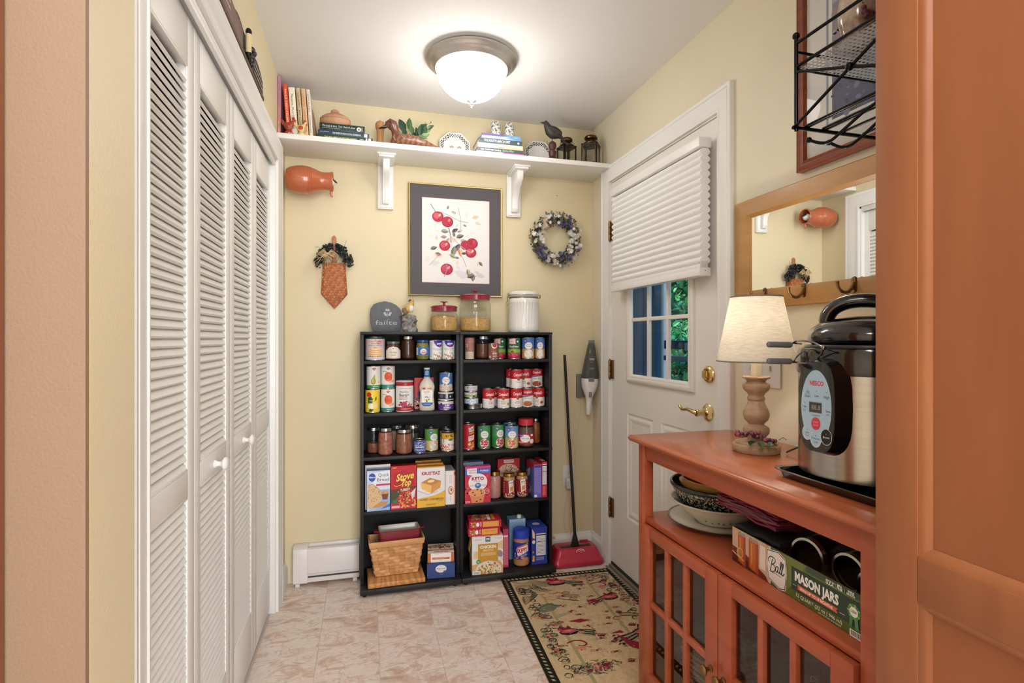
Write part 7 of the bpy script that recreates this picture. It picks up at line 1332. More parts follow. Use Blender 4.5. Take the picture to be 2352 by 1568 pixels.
for k in range(46):      # dense foliage along both long borders
    s0 = k % 2; x0 = (.055+rr.uniform(0, .05)) if s0 else (RW-.055-rr.uniform(0, .05)); y0 = -.10-rr.uniform(0, .75); L_ = rr.uniform(.02, .045); dx = L_ if s0 else -L_
    arc([(x0, y0), (x0+dx*.4, y0+.012), (x0+dx, y0+.002), (x0+dx*.7, y0-.012)], .0035, BK); arc([(x0, y0-.006), (x0+dx*.5, y0-.014), (x0+dx*1.1, y0-.010)], .003, rr.choice((GR, BK, '8a8660')))
for k in range(22):
    x0, y0 = rr.uniform(.08, RW-.08), -rr.uniform(.07, .85); q_ = rr.uniform(.010, .020); d.poly([(x0, y0), (x0+q_, y0+q_*.5), (x0+q_*2.1, y0+q_*.1), (x0+q_*1.5, y0-q_*.5), (x0+q_*.6, y0-q_*.3)], rr.choice((RE, '7c1f36', RP, SL))); arc([(x0, y0), (x0+q_, y0+q_*.9), (x0+q_*2.3, y0+q_*.3)], .0028, BK)
yy = -.95
for k in range(3): bird(.2+.1*k, yy-.14*k, .05, 1-2*(k % 2)); shrubby(.45-.1*k, yy-.12*k, .06, .04, 40)
d.blobs(.2, -.8, .5, -.15, 300, .0035, ['c9965c', 'bf8a54', 'dcb888'], 9); d.blobs(.05, -1.4, .55, -.05, 260, .003, ['c4a070', 'dcc498'], 4)
part('woven_pattern', d.flat(G(), (0, 0, .0063), (1, 0, 0), (0, 1, 0), st=.000002, off=.0001), printmat('woven_print', .95, .1, .5), t)
# ================================================================ RED WOOD CONSOLE CABINET
cw = M('red_stained_wood', 'b35c38', .30, col2='a04c2e', vs=5, st=(1, 1, 5), bump=.04, bs=90, spec=.5, coat=.12); cwt = M('red_stained_top', 'bd6a42', .26, col2='ad5833', vs=4, st=(5, 1, 1), coat=.25)
cwv = M('red_stained_rail', 'b15835', .30, col2='a04b2d', vs=5, st=(1, .2, 5), coat=.12)
CX0, CX1, CY0, CY1, LZ = .880, 1.262, .750, 1.620, .0094
t = thing('console_cabinet', 'red stained wooden console cabinet with glass doors under the mirror', 'cabinet', (0, 0, 0)); con = t
pr = [(.859, .8935), (.862, .8985), (.870, .9025), (CX1, .9025), (CX1, .8805), (.878, .8805), (.866, .8835)]
part('top_board', G().prism(pr, .722, 1.652), cwt, t, .001)
for x in (.884, 1.226):
    for y in (CY0, CY1-.036): part('leg', G().box(x, y, LZ, x+.034, y+.036, .8800), cw, t, .0012)
part('apron', G().box(.890, CY0+.0365, .832, .906, CY1-.0365, .8800), cwv, t, .0008)
for y in (CY0+.006, CY1-.022): part('side_apron', G().box(.9185, y, .832, 1.2255, y+.016, .8800), cw, t, .0008)
part('back_panel', G().box(1.240, CY0+.0365, .06, 1.246, CY1-.0365, .6260), cw, t)
part('deck', G().box(.889, CY0+.0002, .6265, 1.250, CY1-.0002, .6440).box(.889, CY0+.0365, .6441, .8891, CY1-.0365, .6442), cwv, t, .001)
part('bottom_board', G().box(.9, CY0+.0365, .060, 1.2395, CY1-.0365, .075), cwv, t); part('bottom_rail', G().box(.890, CY0+.0365, .052, .8995, CY1-.0365, .100), cwv, t)
for y in (CY0+.0001, CY1-.0145): part('side_panel', G().box(.9185, y, .06, 1.2255, y+.0144, .6262), cw, t)
part('inner_shelf', G().box(.925, CY0+.0150, .330, 1.2395, CY1-.0150, .3400), glassmat('shelf_glass', (.8, .86, .84), .02, 1.0), t)
cg = glassmat('cabinet_glass', (.80, .80, .78), .0, 1.6)
def cdoor(y0, y1, kn):
    X0, X1, z0, z1 = .871, .8895, .103, .624; S = .052
    dd = part('door', G().box(X0, y0, z0, X1, y0+S, z1).box(X0, y1-S, z0, X1, y1, z1).box(X0, y0+S, z0, X1, y1-S, z0+.056).box(X0, y0+S, z1-.034, X1, y1-S, z1), cwv, t, .0015)
    gw = (y1-y0-2*S); za, zb_ = z0+.056, z1-.034; zm = .382
    g = G()
    for k in (1, 2): yy = y0+S+gw*k/3; g.box(X0+.002, yy-.009, za, X1-.003, yy+.009, zb_)
    g.box(X0+.0025, y0+S, zm-.009, X1-.0035, y1-S, zm+.009); part('muntin', g, cw, dd, .0015)
    for k in range(3):
        for c, e_ in ((za, zm), (zm, zb_)): part('pane', G().box(X1-.005, y0+S+gw*k/3+.001, c+.001, X1-.003, y0+S+gw*(k+1)/3-.001, e_-.001), cg, dd)
    ky = y0+.024 if kn else y1-.024
    part('knob', G().lathe([(0, 0), (.0085, 0), (.009, -.003), (.005, -.006), (.0045, -.012), (.0075, -.017), (.0130, -.021), (.0140, -.025), (.011, -.029), (0, -.031)][::1], 22, rot('Y', 90)), abr, dd, loc=(X0-.0002, ky, .368))
cdoor(1.1875, 1.5825, 1); cdoor(.7885, 1.1835, 0)
wk = M('wicker', 'c4a57c', .7, col2='8a6c48', vs=70, bump=1, bs=110)
t = thing('wicker_basket', 'tall woven basket behind the far glass door of the cabinet', 'basket', (1.045, 1.40, .0757), 8)
g = G(); n = 44
for k in range(13):
    z = .012+k*.0165; w = .115+.002*sin(k)+.03*k/13; pts = [(x, y, z) for x, y in rrect(w*1.5, w, .03, 6)]; m_ = len(pts); pts = [(p[0]*(1+.014*(1 if (i+k) % 2 else -1)), p[1]*(1+.02*(1 if (i+k) % 2 else -1)), p[2]) for i, p in enumerate(pts)]; g.tube(pts, .0062, 5, closed=True)
part('weave', g, wk, t); part('base', G().box(-.07, -.045, 0, .07, .045, .006), wk, t)
t = thing('glass_pitcher', 'clear etched glass tumbler behind the nearer cabinet door', 'glass', (1.02, 1.06, .3407), 0)
part('glass', G().lathe([(0, 0), (.032, 0), (.034, .004), (.040, .13), (.0385, .13), (.033, .008), (0, .007)], 32), clg, t); part('etching', D().t('DO', 0, .085, .014, 'c4c8ca', .03).t('SO', 0, .065, .014, 'c4c8ca', .03).wrap(G(), .038, 0), PR, t)
# ---------------------------------------------------------------- on the deck
DZ = .6448
cream = M('cream_stoneware', 'd8cfba', .25, var=.03, vs=20, coat=.3); rimk = M('dark_rim_line', '3a3f3a', .3)
t = thing('serving_plate', 'large cream plate with a thin dark rim line, bottom of the bowl stack', 'plate', (1.075, 1.465, DZ), 0)
part('plate_body', G().lathe([(0, .003), (.080, .003), (.086, 0), (.092, 0), (.096, .005), (.125, .010), (.148, .017), (.150, .0185), (.148, .0195), (.125, .0135), (.098, .009), (0, .007)], 56), cream, t); part('rim_line', G().lathe([(.1435, .0183), (.1455, .0189), (.1505, .0200), (.1512, .0185), (.1500, .0180)], 56), rimk, t)
t = thing('pasta_bowl', 'wide cream bowl with dark brush marks, on the plate', 'bowl', (1.078, 1.462, DZ+.0106), 0)
part('bowl_body', G().lathe([(0, .003), (.062, .003), (.066, 0), (.072, 0), (.074, .006), (.100, .022), (.122, .045), (.137, .060), (.146, .064), (.147, .0665), (.143, .068), (.134, .064), (.118, .048), (.098, .028), (.07, .012), (0, .010)], 56), cream, t)
part('inside_glaze', G().lathe([(.142, .0682), (.133, .0645), (.117, .0485), (.097, .0285), (.07, .0125), (0, .0105)], 56), M('dark_glaze', '4d5450', .2, coat=.4), t)
d = D().blobs(-.12, .003, .12, .010, 26, .004, ['2b2c2a', '4a4c48'], 3)
part('brush_marks', d.wrap(G(), .1, .012, prof=lambda y: .086+y*1.6), PRG, t)
gsp = M('green_speckled_glaze', 'b8b7a2', .15, col2='15211b', vs=170, coat=.5, detail=2); _r = [q for q in gsp.node_tree.nodes if q.type == 'VALTORGB'][0]; _r.color_ramp.elements[0].position = .53; _r.color_ramp.elements[1].position = .60
dgr = M('dark_green_glaze', '17271f', .12, coat=.5)
t = thing('mixing_bowl', 'dark green speckled mixing bowl tilted in the stack', 'bowl', (1.079, 1.461, DZ+.0235), 0, None, 0, 0)
SZ_ = Matrix.Diagonal((1, 1, .86, 1))
part('bowl_body', G().lathe([(0, .002), (.055, .002), (.060, 0), (.066, .003), (.098, .030), (.126, .065), (.141, .098), (.144, .108)], 56, SZ_), gsp, t)
part('rim', G().lathe([(.1441, .1085), (.148, .112), (.150, .117), (.149, .123), (.146, .126), (.142, .124), (.139, .112), (.124, .068), (.096, .034), (.06, .008), (0, .007)], 56, SZ_), dgr, t)
ygz = M('mustard_glaze', 'cfa25e', .25, var=.06, vs=15, coat=.3)
t = thing('mustard_bowl', 'mustard yellow stoneware bowl nested in the speckled one', 'bowl', (1.079, 1.458, DZ+.0345), 0)
part('bowl_body', G().lathe([(0, .002), (.05, .002), (.055, 0), (.060, .003), (.086, .035), (.105, .070), (.112, .098), (.118, .104), (.119, .112), (.122, .1135), (.122, .1155), (.114, .122), (.112, .128), (.110, .128), (.106, .10), (.10, .07), (.08, .035), (.05, .010), (0, .009)], 56, SZ_), ygz, t)
part('vine_relief', G().tube([(.1165*cos(a), .1165*sin(a), .0935+.0025*sin(a*14)) for a in [2*pi*i/120 for i in range(120)]], .0012, 5, closed=True), ygz, t)
# mason jar tray box
def ball_script(d, cx, cy, s):
    S = [[(-.20, .34), (-.27, .05), (-.36, -.32)], [(-.44, .12), (-.47, .28), (-.32, .41), (-.08, .40), (-.01, .28), (-.12, .12), (-.26, .07)], [(-.26, .07), (-.07, .04), (-.01, -.10), (-.13, -.27), (-.34, -.30)],
         [(.18, .06), (.06, .04), (.02, -.12), (.08, -.22), (.16, -.10), (.20, .06), (.16, -.16), (.24, -.20), (.34, .02)], [(.34, .02), (.42, .30), (.38, .38), (.34, .20), (.30, -.14), (.36, -.22), (.44, -.04)], [(.44, -.04), (.54, .26), (.50, .34), (.46, .16), (.42, -.16), (.48, -.24), (.60, -.10)]]
    for q_ in S: d.line([(cx+v.x*s, cy+v.y*s+v.x*s*.04) for v in smooth_([(x-.04, y, 0) for x, y in q_], 5)], s*.052, '24352a')
    return d
def f_ball(d, w, h):      # x 0 = far end (left in view) .. w
    d.r(0, 0, w, h, '77803a').r(w*.335, 0, w*.665, h, '6d7836').poly([(w*.45, 0), (w, 0), (w, h), (w*.6, h)], '55662f').r(w*.60, h*.86, w*.4, h*.14, '3c4c34')
    d.r(0, 0, w*.335, h, 'c9a88c').poly([(0, h*.45), (w*.12, h*.4), (w*.30, h*.12), (w*.32, 0), (0, 0)], '6e2c18').poly([(0, h*.3), (w*.15, h*.22), (w*.25, 0), (0, 0)], '4c1c12')
    for x0, ww in ((w*.055, w*.07), (w*.155, w*.085)):
        d.poly([(x0, h*.08), (x0+ww, 0), (x0+ww, h*.86), (x0+ww*.85, h*.94), (x0+ww*.12, h*.96), (x0, h*.9)], 'a8441f').poly([(x0+ww*.10, h*.12), (x0+ww*.7, h*.06), (x0+ww*.7, h*.84), (x0+ww*.10, h*.86)], 'bd5f28').poly([(x0+ww*.22, h*.25), (x0+ww*.38, h*.22), (x0+ww*.38, h*.8), (x0+ww*.22, h*.82)], 'd9863c').r(x0+ww*.08, h*.86, ww*.84, h*.09, 'a09080')
    d.e(w*.075, h*.35, w*.03, h*.14, 'd9a070', ro=.4).e(w*.078, h*.35, w*.022, h*.11, 'b8703c', ro=.4).poly([(0, h*.30), (w*.11, h*.18), (w*.11, h*.14), (0, h*.26)], 'e3b070').poly([(w*.25, h*.25), (w*.30, h*.25), (w*.31, h*.9), (w*.255, h*.9)], 'e0cfc4').r(w*.30, h*.3, w*.02, h*.7, 'd98c5c')
    d.r(w*.335, 0, w*.006, h, 'd9d4c4').r(w*.345, 0, w*.05, h, '2f5a3c').r(w*.395, 0, w*.004, h, 'c4d0b0')
    sh = [(w*.315, h*.90), (w*.40, h*.97), (w*.455, h*.86), (w*.462, h*.5), (w*.45, h*.06), (w*.41, -h*.0), (w*.325, h*.14), (w*.312, h*.5)]
    cxs, cys = w*.386, h*.5; d.poly([(cxs+(x-cxs)*1.06, cys+(y-cys)*1.03) for x, y in sh], 'e6ded2').poly([(cxs+(x-cxs)*1.02, cys+(y-cys)*.99) for x, y in sh], '26352b').poly([(cxs+(x-cxs)*.97, cys+(y-cys)*.94) for x, y in sh], 'e3d9d0')
    ball_script(d, w*.384, h*.53, w*.115).line([(w*.355, h*.34), (w*.38, h*.365), (w*.425, h*.34)], .0012, '24352a')
    d.poly([(w*.50, h*.24), (w*.94, h*.24), (w*.94, h*.80), (w*.50, h*.80)], '26382b').t('MASON JARS', w*.665, h*.50, h*.22, 'eeebe2', w*.28, b=.045).poly([(w*.545, h*.30), (w*.80, h*.30), (w*.79, h*.355), (w*.80, h*.42), (w*.545, h*.42)], 'd0603a').t('SEALS UP TO 18 MONTHS', w*.665, h*.325, h*.065, 'f3e4d6', w*.21, b=.03).line([(w*.51, h*.37), (w*.535, h*.37)], .0008, 'e0e0d6').line([(w*.81, h*.36), (w*.84, h*.36)], .0008, 'e0e0d6')
    d.t('12 QUART (32 oz | 946 ml)', w*.68, h*.11, h*.085, 'e3e3cf', w*.29, b=.01).t('JARS WITH LIDS AND BANDS', w*.75, h*.035, h*.04, 'e3e3cf', w*.14)
    d.t('MADE IN', w*.755, h*.925, h*.045, 'dfe3d6', w*.05, b=.03).t('U.S.A.', w*.755, h*.86, h*.06, 'dfe3d6', w*.05, b=.04).r(w*.787, h*.85, .0006, h*.12, 'c0c8b8').t('BPA', w*.812, h*.93, h*.055, 'dfe3d6', w*.03, b=.04).t('FREE', w*.812, h*.865, h*.055, 'dfe3d6', w*.032, b=.04).r(w*.838, h*.85, .0006, h*.12, 'c0c8b8').t('WIDE', w*.875, h*.93, h*.05, 'dfe3d6', w*.036, b=.04).t('MOUTH', w*.875, h*.87, h*.05, 'dfe3d6', w*.045, b=.04)
    for k in range(14): a = 2*pi*k/14; d.poly([(w*.892, h*.56), (w*.892+w*.034*cos(a-.2), h*.56+w*.034*sin(a-.2)), (w*.892+w*.037*cos(a), h*.56+w*.037*sin(a)), (w*.892+w*.034*cos(a+.2), h*.56+w*.034*sin(a+.2))], ('3f8448', '7fae54')[k % 2])
    d.poly([(w*.872, h*.46), (w*.888, h*.44), (w*.882, h*.14), (w*.875, h*.2), (w*.864, h*.16)], '3b7c42').poly([(w*.896, h*.44), (w*.912, h*.46), (w*.922, h*.16), (w*.910, h*.2), (w*.902, h*.14)], '4c8c48').e(w*.892, h*.56, w*.023, w*.023, 'e9e6da').t('1884', w*.892, h*.53, h*.07, '3c5a40', w*.03, b=.01)
    d.r(w*.87, 0, w*.10, h*.16, 'e6e0d6'); rb = random.Random(2); x = w*.878
    while x < w*.95: ww = rb.uniform(.0004, .0016); d.r(x, h*.03, ww, h*.11, '2b2b2b', same=x > w*.88); x += ww+rb.uniform(.0005, .0012)
BW_, BD_, BHh = .425, .300, .088
t = thing('jar_tray', 'green cardboard tray of glass jars with a photo printed at one end', 'cardboard tray', (.937, 1.212, DZ+.0006), -90)
cb = M('kraft_card', '6f6a3c', .6, var=.05, vs=12); ci = M('kraft_card_inside', '8c7458', .8, var=.05, vs=20)
t.rotation_euler = (0, 0, RAD(-92.0))
part('tray_wall', G().box(0, 0, 0, BW_, .0025, BHh), cb, t); part('tray_wall', G().box(0, .28-.0025, 0, BW_, .28, BHh), ci, t); part('tray_wall', G().box(0, .003, 0, .0025, .277, BHh), ci, t); part('tray_wall', G().box(BW_-.0025, .003, 0, BW_, .277, BHh), ci, t); part('tray_floor', G().box(.003, .003, 0, BW_-.003, .277, .002), ci, t); part('tray_insert', G().box(.004, .02, .0022, BW_-.004, .276, .0415), ci, t)
d = D(); f_ball(d, BW_, BHh); part('printed_front', d.flat(G(), (0, -.0001, 0), (1, 0, 0), (0, 0, 1)), PRG, t)
smg = glassmat('smoky_jar_glass', (.60, .58, .55), .03, 1.6); ring = M('jar_band_silver', 'c9c2b6', .22, 1)
def lyingjar(lbl, x, y, z, rz, r=.0400, h=.150, ry=0, band=1):
    t = thing('canning_jar', lbl, 'jar', (x, y, z), rz, 'glass jars lying in the cardboard tray', 90, ry)
    part('glass', G().lathe([(0, -h), (r*.85, -h), (r, -h+.008), (r, -.030), (r*.94, -.018), (r*.93, 0), (r*.90, 0), (r*.90, -.018), (r*.96, -.032), (r*.96, -h+.01), (0, -h+.004)], 40), smg, t)
    part('band', G().lathe([(r*.95, -.015), (r*.99, -.014), (r*.97, -.010), (r*.99, -.006), (r*.97, -.002), (r*.99, .001), (r*.86, .002), (r*.86, .0005), (r*.95, -.001)], 40), ring, t)
    return t
lyingjar('lying open glass jar nearest the napkins, silver band facing out', .975, 1.004, DZ+.0855, -80, .0420)
lyingjar('dark lying jar in the middle of the tray', 1.000, .917, DZ+.0835, -84, .040)
lyingjar('lying jar beside the near cabinet leg, ribbed silver band', .975, .833, DZ+.0835, -84, .040)
# napkins
nap = M('burgundy_napkin', '8c2440', .75, col2='6a1a30', vs=20, st=(1, 1, 9)); t = thing('napkin_pack', 'plastic wrapped pack of burgundy napkins lying on the jar tray', 'napkin pack', (1.000, 1.178, DZ+.1310), -90, None, 0, 0); t.rotation_euler = (RAD(-4), RAD(4), RAD(-84))
for k in range(9):
    w = .205-.005*abs(k-4); z = -.012+k*.0046; g = G(); n = 14; v = []
    for i in range(n+1):
        x = -w/2+w*i/n; dz = .0022*sin(i*1.1+k*1.7)+.003*sin(pi*i/n); dy = .004*sin(k*2.1+i*.5)
        v += [(x, -.055+dy, z+dz), (x, .055, z+dz), (x, .055, z+dz+.0042), (x, -.055+dy, z+dz+.0042)]
    for i in range(n): a = i*4; b_ = a+4; g.f += [(a, b_, b_+1, a+1), (a+3, a+2, b_+2, b_+3), (a, a+3, b_+3, b_), (a+1, b_+1, b_+2, a+2)]; g.c += [None]*4
    g.v += v; g.f += [(0, 1, 2, 3), (n*4+3, n*4+2, n*4+1, n*4)]; g.c += [None]*2; part('napkin', g, nap, t)
part('label_card', G().box(-.112, -.050, .0345, .02, .050, .0355, rot('Y', -3)), M('white_card', 'd9d2cc', .6), t)
film = glassmat('clear_film', (.97, .96, .96), .08, 1.2); n = 18; v = []; secs = []
rr = random.Random(3)
for i in range(9):
    x = -.128+.256*i/8; k = .25 if i in (0, 8) else (.85 if i in (1, 7) else 1); secs.append([(x, (.064*cos(a)*(k*.4+.6)+rr.uniform(-.001, .001)), .0085+.030*k*sin(a)*(1+.08*sin(3*a+i))) for a in [2*pi*j/n for j in range(n)]])
g = G(); g.add([p for s_ in secs for p in s_], [(i*n+j, i*n+(j+1) % n, (i+1)*n+(j+1) % n, (i+1)*n+j) for i in range(8) for j in range(n)]); part('wrapper', g, film, t)
t = thing('dark_cloth', 'folded black cloth under the napkin pack on the tray edge', 'cloth', (.985, 1.135, DZ+.0885), -87)
g = G(); v = []
for i in range(15): x = -.075+.15*i/14; dz = .002*sin(i*.9); v += [(x, -.040, dz), (x, .045, dz), (x, .045, .009+dz), (x, -.040, .009+dz)]
for i in range(14): a = i*4; b_ = a+4; g.f += [(a, b_, b_+1, a+1), (a+3, a+2, b_+2, b_+3), (a, a+3, b_+3, b_), (a+1, b_+1, b_+2, a+2)]; g.c += [None]*4
g.v += v; g.f += [(0, 1, 2, 3), (59, 58, 57, 56)]; g.c += [None]*2; part('cloth_fold', g, M('black_cloth', '1c1d20', .8, bump=.5, bs=150), t)
# ================================================================ ON THE CONSOLE TOP
TZ = .9030
lwm = M('distressed_cream_wood', 'b3977a', .45, col2='9c7d5f', vs=24, st=(1, 1, 2.5))
t = thing('table_lamp', 'lit table lamp with a linen shade on a turned wooden base', 'table lamp', (1.094, 1.312, TZ), -38)
part('base_plate', G().lathe([(0, 0), (.0625, 0), (.0650, .003), (.0650, .018), (.0625, .022), (.058, .0235), (.057, .027), (.050, .030), (.030, .034), (0, .034)], 48), lwm, t)
pf = [(.024, .0335), (.0245, .040), (.0290, .046), (.0350, .054), (.0365, .063), (.0335, .071), (.0230, .0765), (.0210, .080), (.0240, .084), (.0320, .092), (.0362, .104), (.0350, .116), (.0280, .130), (.0230, .140), (.0215, .147), (.0240, .150), (.0245, .154), (.0220, .158), (.0212, .162), (.0240, .168), (.0340, .178), (.0372, .187), (.0360, .195), (.0270, .199), (.0245, .203), (.0300, .209), (.0375, .212), (.0380, .216), (.0340, .218), (0, .218)]
part('turned_column', G().lathe(pf, 40), lwm, t)
part('candle_tube', G().lathe([(0, .2183), (.0145, .2183), (.0145, .300), (.010, .302), (0, .302)], 24), M('candle_tube_ivory', 'ded3b8', .5), t)
sm = bpy.data.materials.new('linen_shade'); sm.use_nodes = True; nt = sm.node_tree; nn = nt.nodes; nn.clear(); o_ = nn.new('ShaderNodeOutputMaterial'); df = nn.new('ShaderNodeBsdfDiffuse'); tl = nn.new('ShaderNodeBsdfTranslucent'); mx = nn.new('ShaderNodeMixShader'); tc = nn.new('ShaderNodeTexCoord'); mpp = nn.new('ShaderNodeMapping'); nz = nn.new('ShaderNodeTexNoise'); rp = nn.new('ShaderNodeValToRGB')
mpp.inputs['Scale'].default_value = (1, 1, 14); mpp.inputs['Rotation'].default_value = (0, .1, 0); nz.inputs['Scale'].default_value = 45; nz.inputs['Detail'].default_value = 4; rp.color_ramp.elements[0].position = .3; rp.color_ramp.elements[0].color = (*lin('dcd5c6'), 1); rp.color_ramp.elements[1].position = .6; rp.color_ramp.elements[1].color = (*lin('f3eee4'), 1)
for a, b_ in ((tc.outputs['Object'], mpp.inputs[0]), (mpp.outputs[0], nz.inputs['Vector']), (nz.outputs['Fac'], rp.inputs[0]), (rp.outputs[0], df.inputs[0]), (rp.outputs[0], tl.inputs[0]), (df.outputs[0], mx.inputs[1]), (tl.outputs[0], mx.inputs[2]), (mx.outputs[0], o_.inputs[0])): nt.links.new(a, b_)
mx.inputs[0].default_value = .42
part('lamp_shade', G().lathe([(.1070, .2610), (.1080, .2600), (.0705, .4470), (.0695, .4465), (.1055, .2615)], 56), sm, t)
part('shade_trim', G().lathe([(.1075, .259), (.1090, .2595), (.1085, .263), (.1070, .263)], 56), M('shade_trim_grey', '7d7468', .6), t)
part('shade_trim', G().lathe([(.0700, .4455), (.0715, .445), (.0710, .449), (.0695, .449)], 56), M('shade_trim_grey', '7d7468', .6), t)
part('harp', G().tube([(.012, 0, .285), (.045, 0, .33), (.045, 0, .40), (.0, 0, .440)], .0015, 6).tube([(-.012, 0, .285), (-.045, 0, .33), (-.045, 0, .40), (0, 0, .440)], .0015, 6), brass, t)
part('bulb', G().lathe([(0, .303), (.012, .303), (.014, .315), (.026, .340), (.028, .355), (.022, .372), (0, .382)], 24), M('lit_bulb', 'fff8ec', .3, emit=6), t)
bl = bpy.data.objects.new('lamp_bulb_light', bpy.data.lights.new('lamp_bulb_light', 'POINT')); bl.data.energy = 2.6; bl.data.shadow_soft_size = .028; bl.data.color = (1, .95, .87); bl.location = (1.094, 1.312, TZ+.395); COL.objects.link(bl)
tag(part('lamp_cord', G().tube(smooth_([(1.152, 1.258, TZ+.0045), (1.175, 1.262, TZ+.010), (1.205, 1.250, TZ+.022), (1.230, 1.225, TZ+.024), (1.255, 1.19, TZ+.012), (1.2615, 1.15, TZ+.006)]), .0026, 8), M('brown_cord', '33291f', .5)), 'dark brown lamp cord running behind the cooker', 'cord')
t = thing('grape_sprig', 'sprig of purple artificial grapes with green leaves on the lamp foot', 'artificial grapes', (1.062, 1.262, TZ+.0345), -30)
gm = [M('purple_grape', '5d2036', .25, col2='3c1428', vs=30, coat=.4), M('rosy_grape', '9c4a4e', .3, col2='6b2438', vs=40, coat=.4)]
rr = random.Random(12)
for i in range(34):
    a = rr.uniform(-1, 1); x = a*.052+(-.008); y = rr.uniform(-.012, .010)-.008*(1-a*a); z = .012+rr.uniform(0, .022)*(1-abs(a)*.6)-.008*a
    part('grape', G().ball((0, 0, 0), rr.uniform(.0055, .0068), 10, 7), gm[0 if i % 3 else 1], t, loc=(x, y, z))
for x, y, z, l, an in ((.018, -.018, .004, .030, 30), (-.02, -.016, .002, .028, -40), (.034, -.014, .001, .024, 70), (.0, -.022, -.001, .026, 10)):
    v, f = leafmesh(l*.8, l, .2); part('leaf', G().add(v, f, TR(x, y, z) @ rot('Z', an) @ rot('X', 25)), ivm[2 if l > .027 else 0], t)
part('stem', G().tube([(.05, .0, .01), (.062, .002, .018), (.070, 0, .012)], .001, 5), stem, t)
# tray and cooker
t = thing('baking_tray', 'black rimmed metal baking tray under the pressure cooker', 'tray', (1.0950, .882, TZ-.0001), 0)
blm = M('black_enamel', '121213', .18, spec=.6, coat=.5); TWd, TLd = .300, .350
sec = [(.262, .316, .006, 0), (.268, .322, .010, .0005), (.284, .338, .022, .018), (.288, .342, .022, .0215), (.302, .356, .026, .0225), (.304, .358, .026, .0245), (.300, .354, .024, .0255), (.284, .338, .018, .0235), (.270, .322, .010, .003), (.262, .314, .006, .002)]
part('tray_body', loft(G(), [(rrect(a+.018, b_+.032, c+.004), z*.82) for a, b_, c, z in sec]), blm, t)
PZ = TZ+.0045; PC = (1.105, .955)
t = thing('pressure_cooker', 'large steel and black electric pressure cooker at the cabinet edge', 'pressure cooker', (PC[0], PC[1], PZ), 6)
ss = M('brushed_stainless', 'b5afa7', .20, 1, var=.06, vs=3, st=(1, 1, 60)); bg = M('gloss_black_plastic', '0e0e0f', .10, spec=.6, coat=.6)
part('foot_base', G().lathe([(0, 0), (.108, 0), (.114, .002), (.120, .006), (.130, .013), (.1425, .0180), (0, .0180)], 64), bg, t)
part('steel_body', G().lathe([(.143, .0182), (.146, .0200), (.146, .243), (.143, .2435), (.141, .2435)], 80), ss, t)
part('upper_collar', G().lathe([(.1435, .2437), (.1485, .244), (.1500, .250), (.1495, .292), (.147, .299), (.143, .301), (.139, .301), (.136, .297), (0, .297)], 64), bg, t)
part('inner_rim', G().lathe([(.120, .2972), (.1325, .2972), (.1335, .301), (.1335, .305), (.1315, .308), (.124, .3085), (.118, .3085)], 64), M('grey_seal', '3c3c3c', .3, .4), t)
part('lid', G().lathe([(0, .300), (.116, .3086), (.124, .314), (.1275, .321), (.127, .332), (.120, .345), (.104, .357), (.080, .366), (.045, .372), (0, .374)], 64), bg, t)
m4 = rot('Z', 12)
part('lid_handle', G().tube(smooth_([(-.088, 0, .352), (-.086, 0, .372), (-.072, 0, .393), (-.045, 0, .406), (-.010, 0, .409), (.030, 0, .403), (.065, 0, .388), (.092, 0, .364), (.104, 0, .350)]), .0165, 16, M4=rot('Z', -54) @ Matrix.Diagonal((1, 1.35, 1, 1))), bg, t)
# control pod facing -x
def pod(g, x0, x1, w0, w1, h0, h1, z, n=28, p=3.2):
    def se(w, h): return [((abs(cos(a))**(2/p))*(w/2)*(1 if cos(a) >= 0 else -1), (abs(sin(a))**(2/p))*(h/2)*(1 if sin(a) >= 0 else -1)) for a in [2*pi*i/n for i in range(n)]]
    for (xa, wa, ha) in ():
        pass
    secs = [(x1, w1, h1), (x0+.006, w0*1.0, h0*1.0), (x0+.001, w0*.97, h0*.985), (x0, w0*.92, h0*.96)]
    v = [(x, y, z+zz) for x, w, h in secs for y, zz in se(w, h)]; f = [(i*n+j, i*n+(j+1) % n, (i+1)*n+(j+1) % n, (i+1)*n+j) for i in range(3) for j in range(n)]+[tuple(3*n+j for j in range(n)), tuple(range(n))[::-1]]
    return g.add(v, f)
PX = -.172
part('control_pod', pod(G(), PX, -.120, .090, .122, .198, .226, .176), bg, t)
d = D(); d.e(0, 0, .0455, .0790, 'a9c2d4', 44); d.t('NESCO', .002, .046, .0095, 'c83a44', .042, b=.045)
for x, y in ((-.026, .034), (.002, .033), (.032, .033)): d.e(x, y, .0011, .0011, 'a8303c', 8)
d.t('WB', -.025, .0275, .0048, '2c3238', .010).line([(-.033, .0255), (-.017, .0255)], .0005, '2c3238').t('Steam', -.025, .019, .0055, '2c3238', .017).t('Low', .002, .021, .0058, '2c3238', .0125).t('High', .0315, .020, .0058, '2c3238', .0155)
d.r(-.021, -.013, .039, .023, '6c6a66').r(-.019, -.0115, .035, .020, '3e3c3a').t('88.8', .000, -.0065, .0105, '8c8a86', .027, b=.01).t('Cooking Time', 0, -.020, .0036, '2c3238', .025).t('Time', -.035, -.004, .0048, '2c3238', .012).t('(-)', -.035, -.012, .0048, '2c3238', .006).t('Time', .035, -.009, .0048, '2c3238', .013).t('(+)', .035, -.016, .0048, '2c3238', .008).line([(-.037, .010), (-.030, .004)], .0005, '2c3238')
d.e(0, -.036, .0135, .0135, 'cc3a4c', 30).t('START', 0, -.035, .0040, 'f0a8b0', .017).t('STOP', 0, -.0415, .0040, 'f0a8b0', .014)
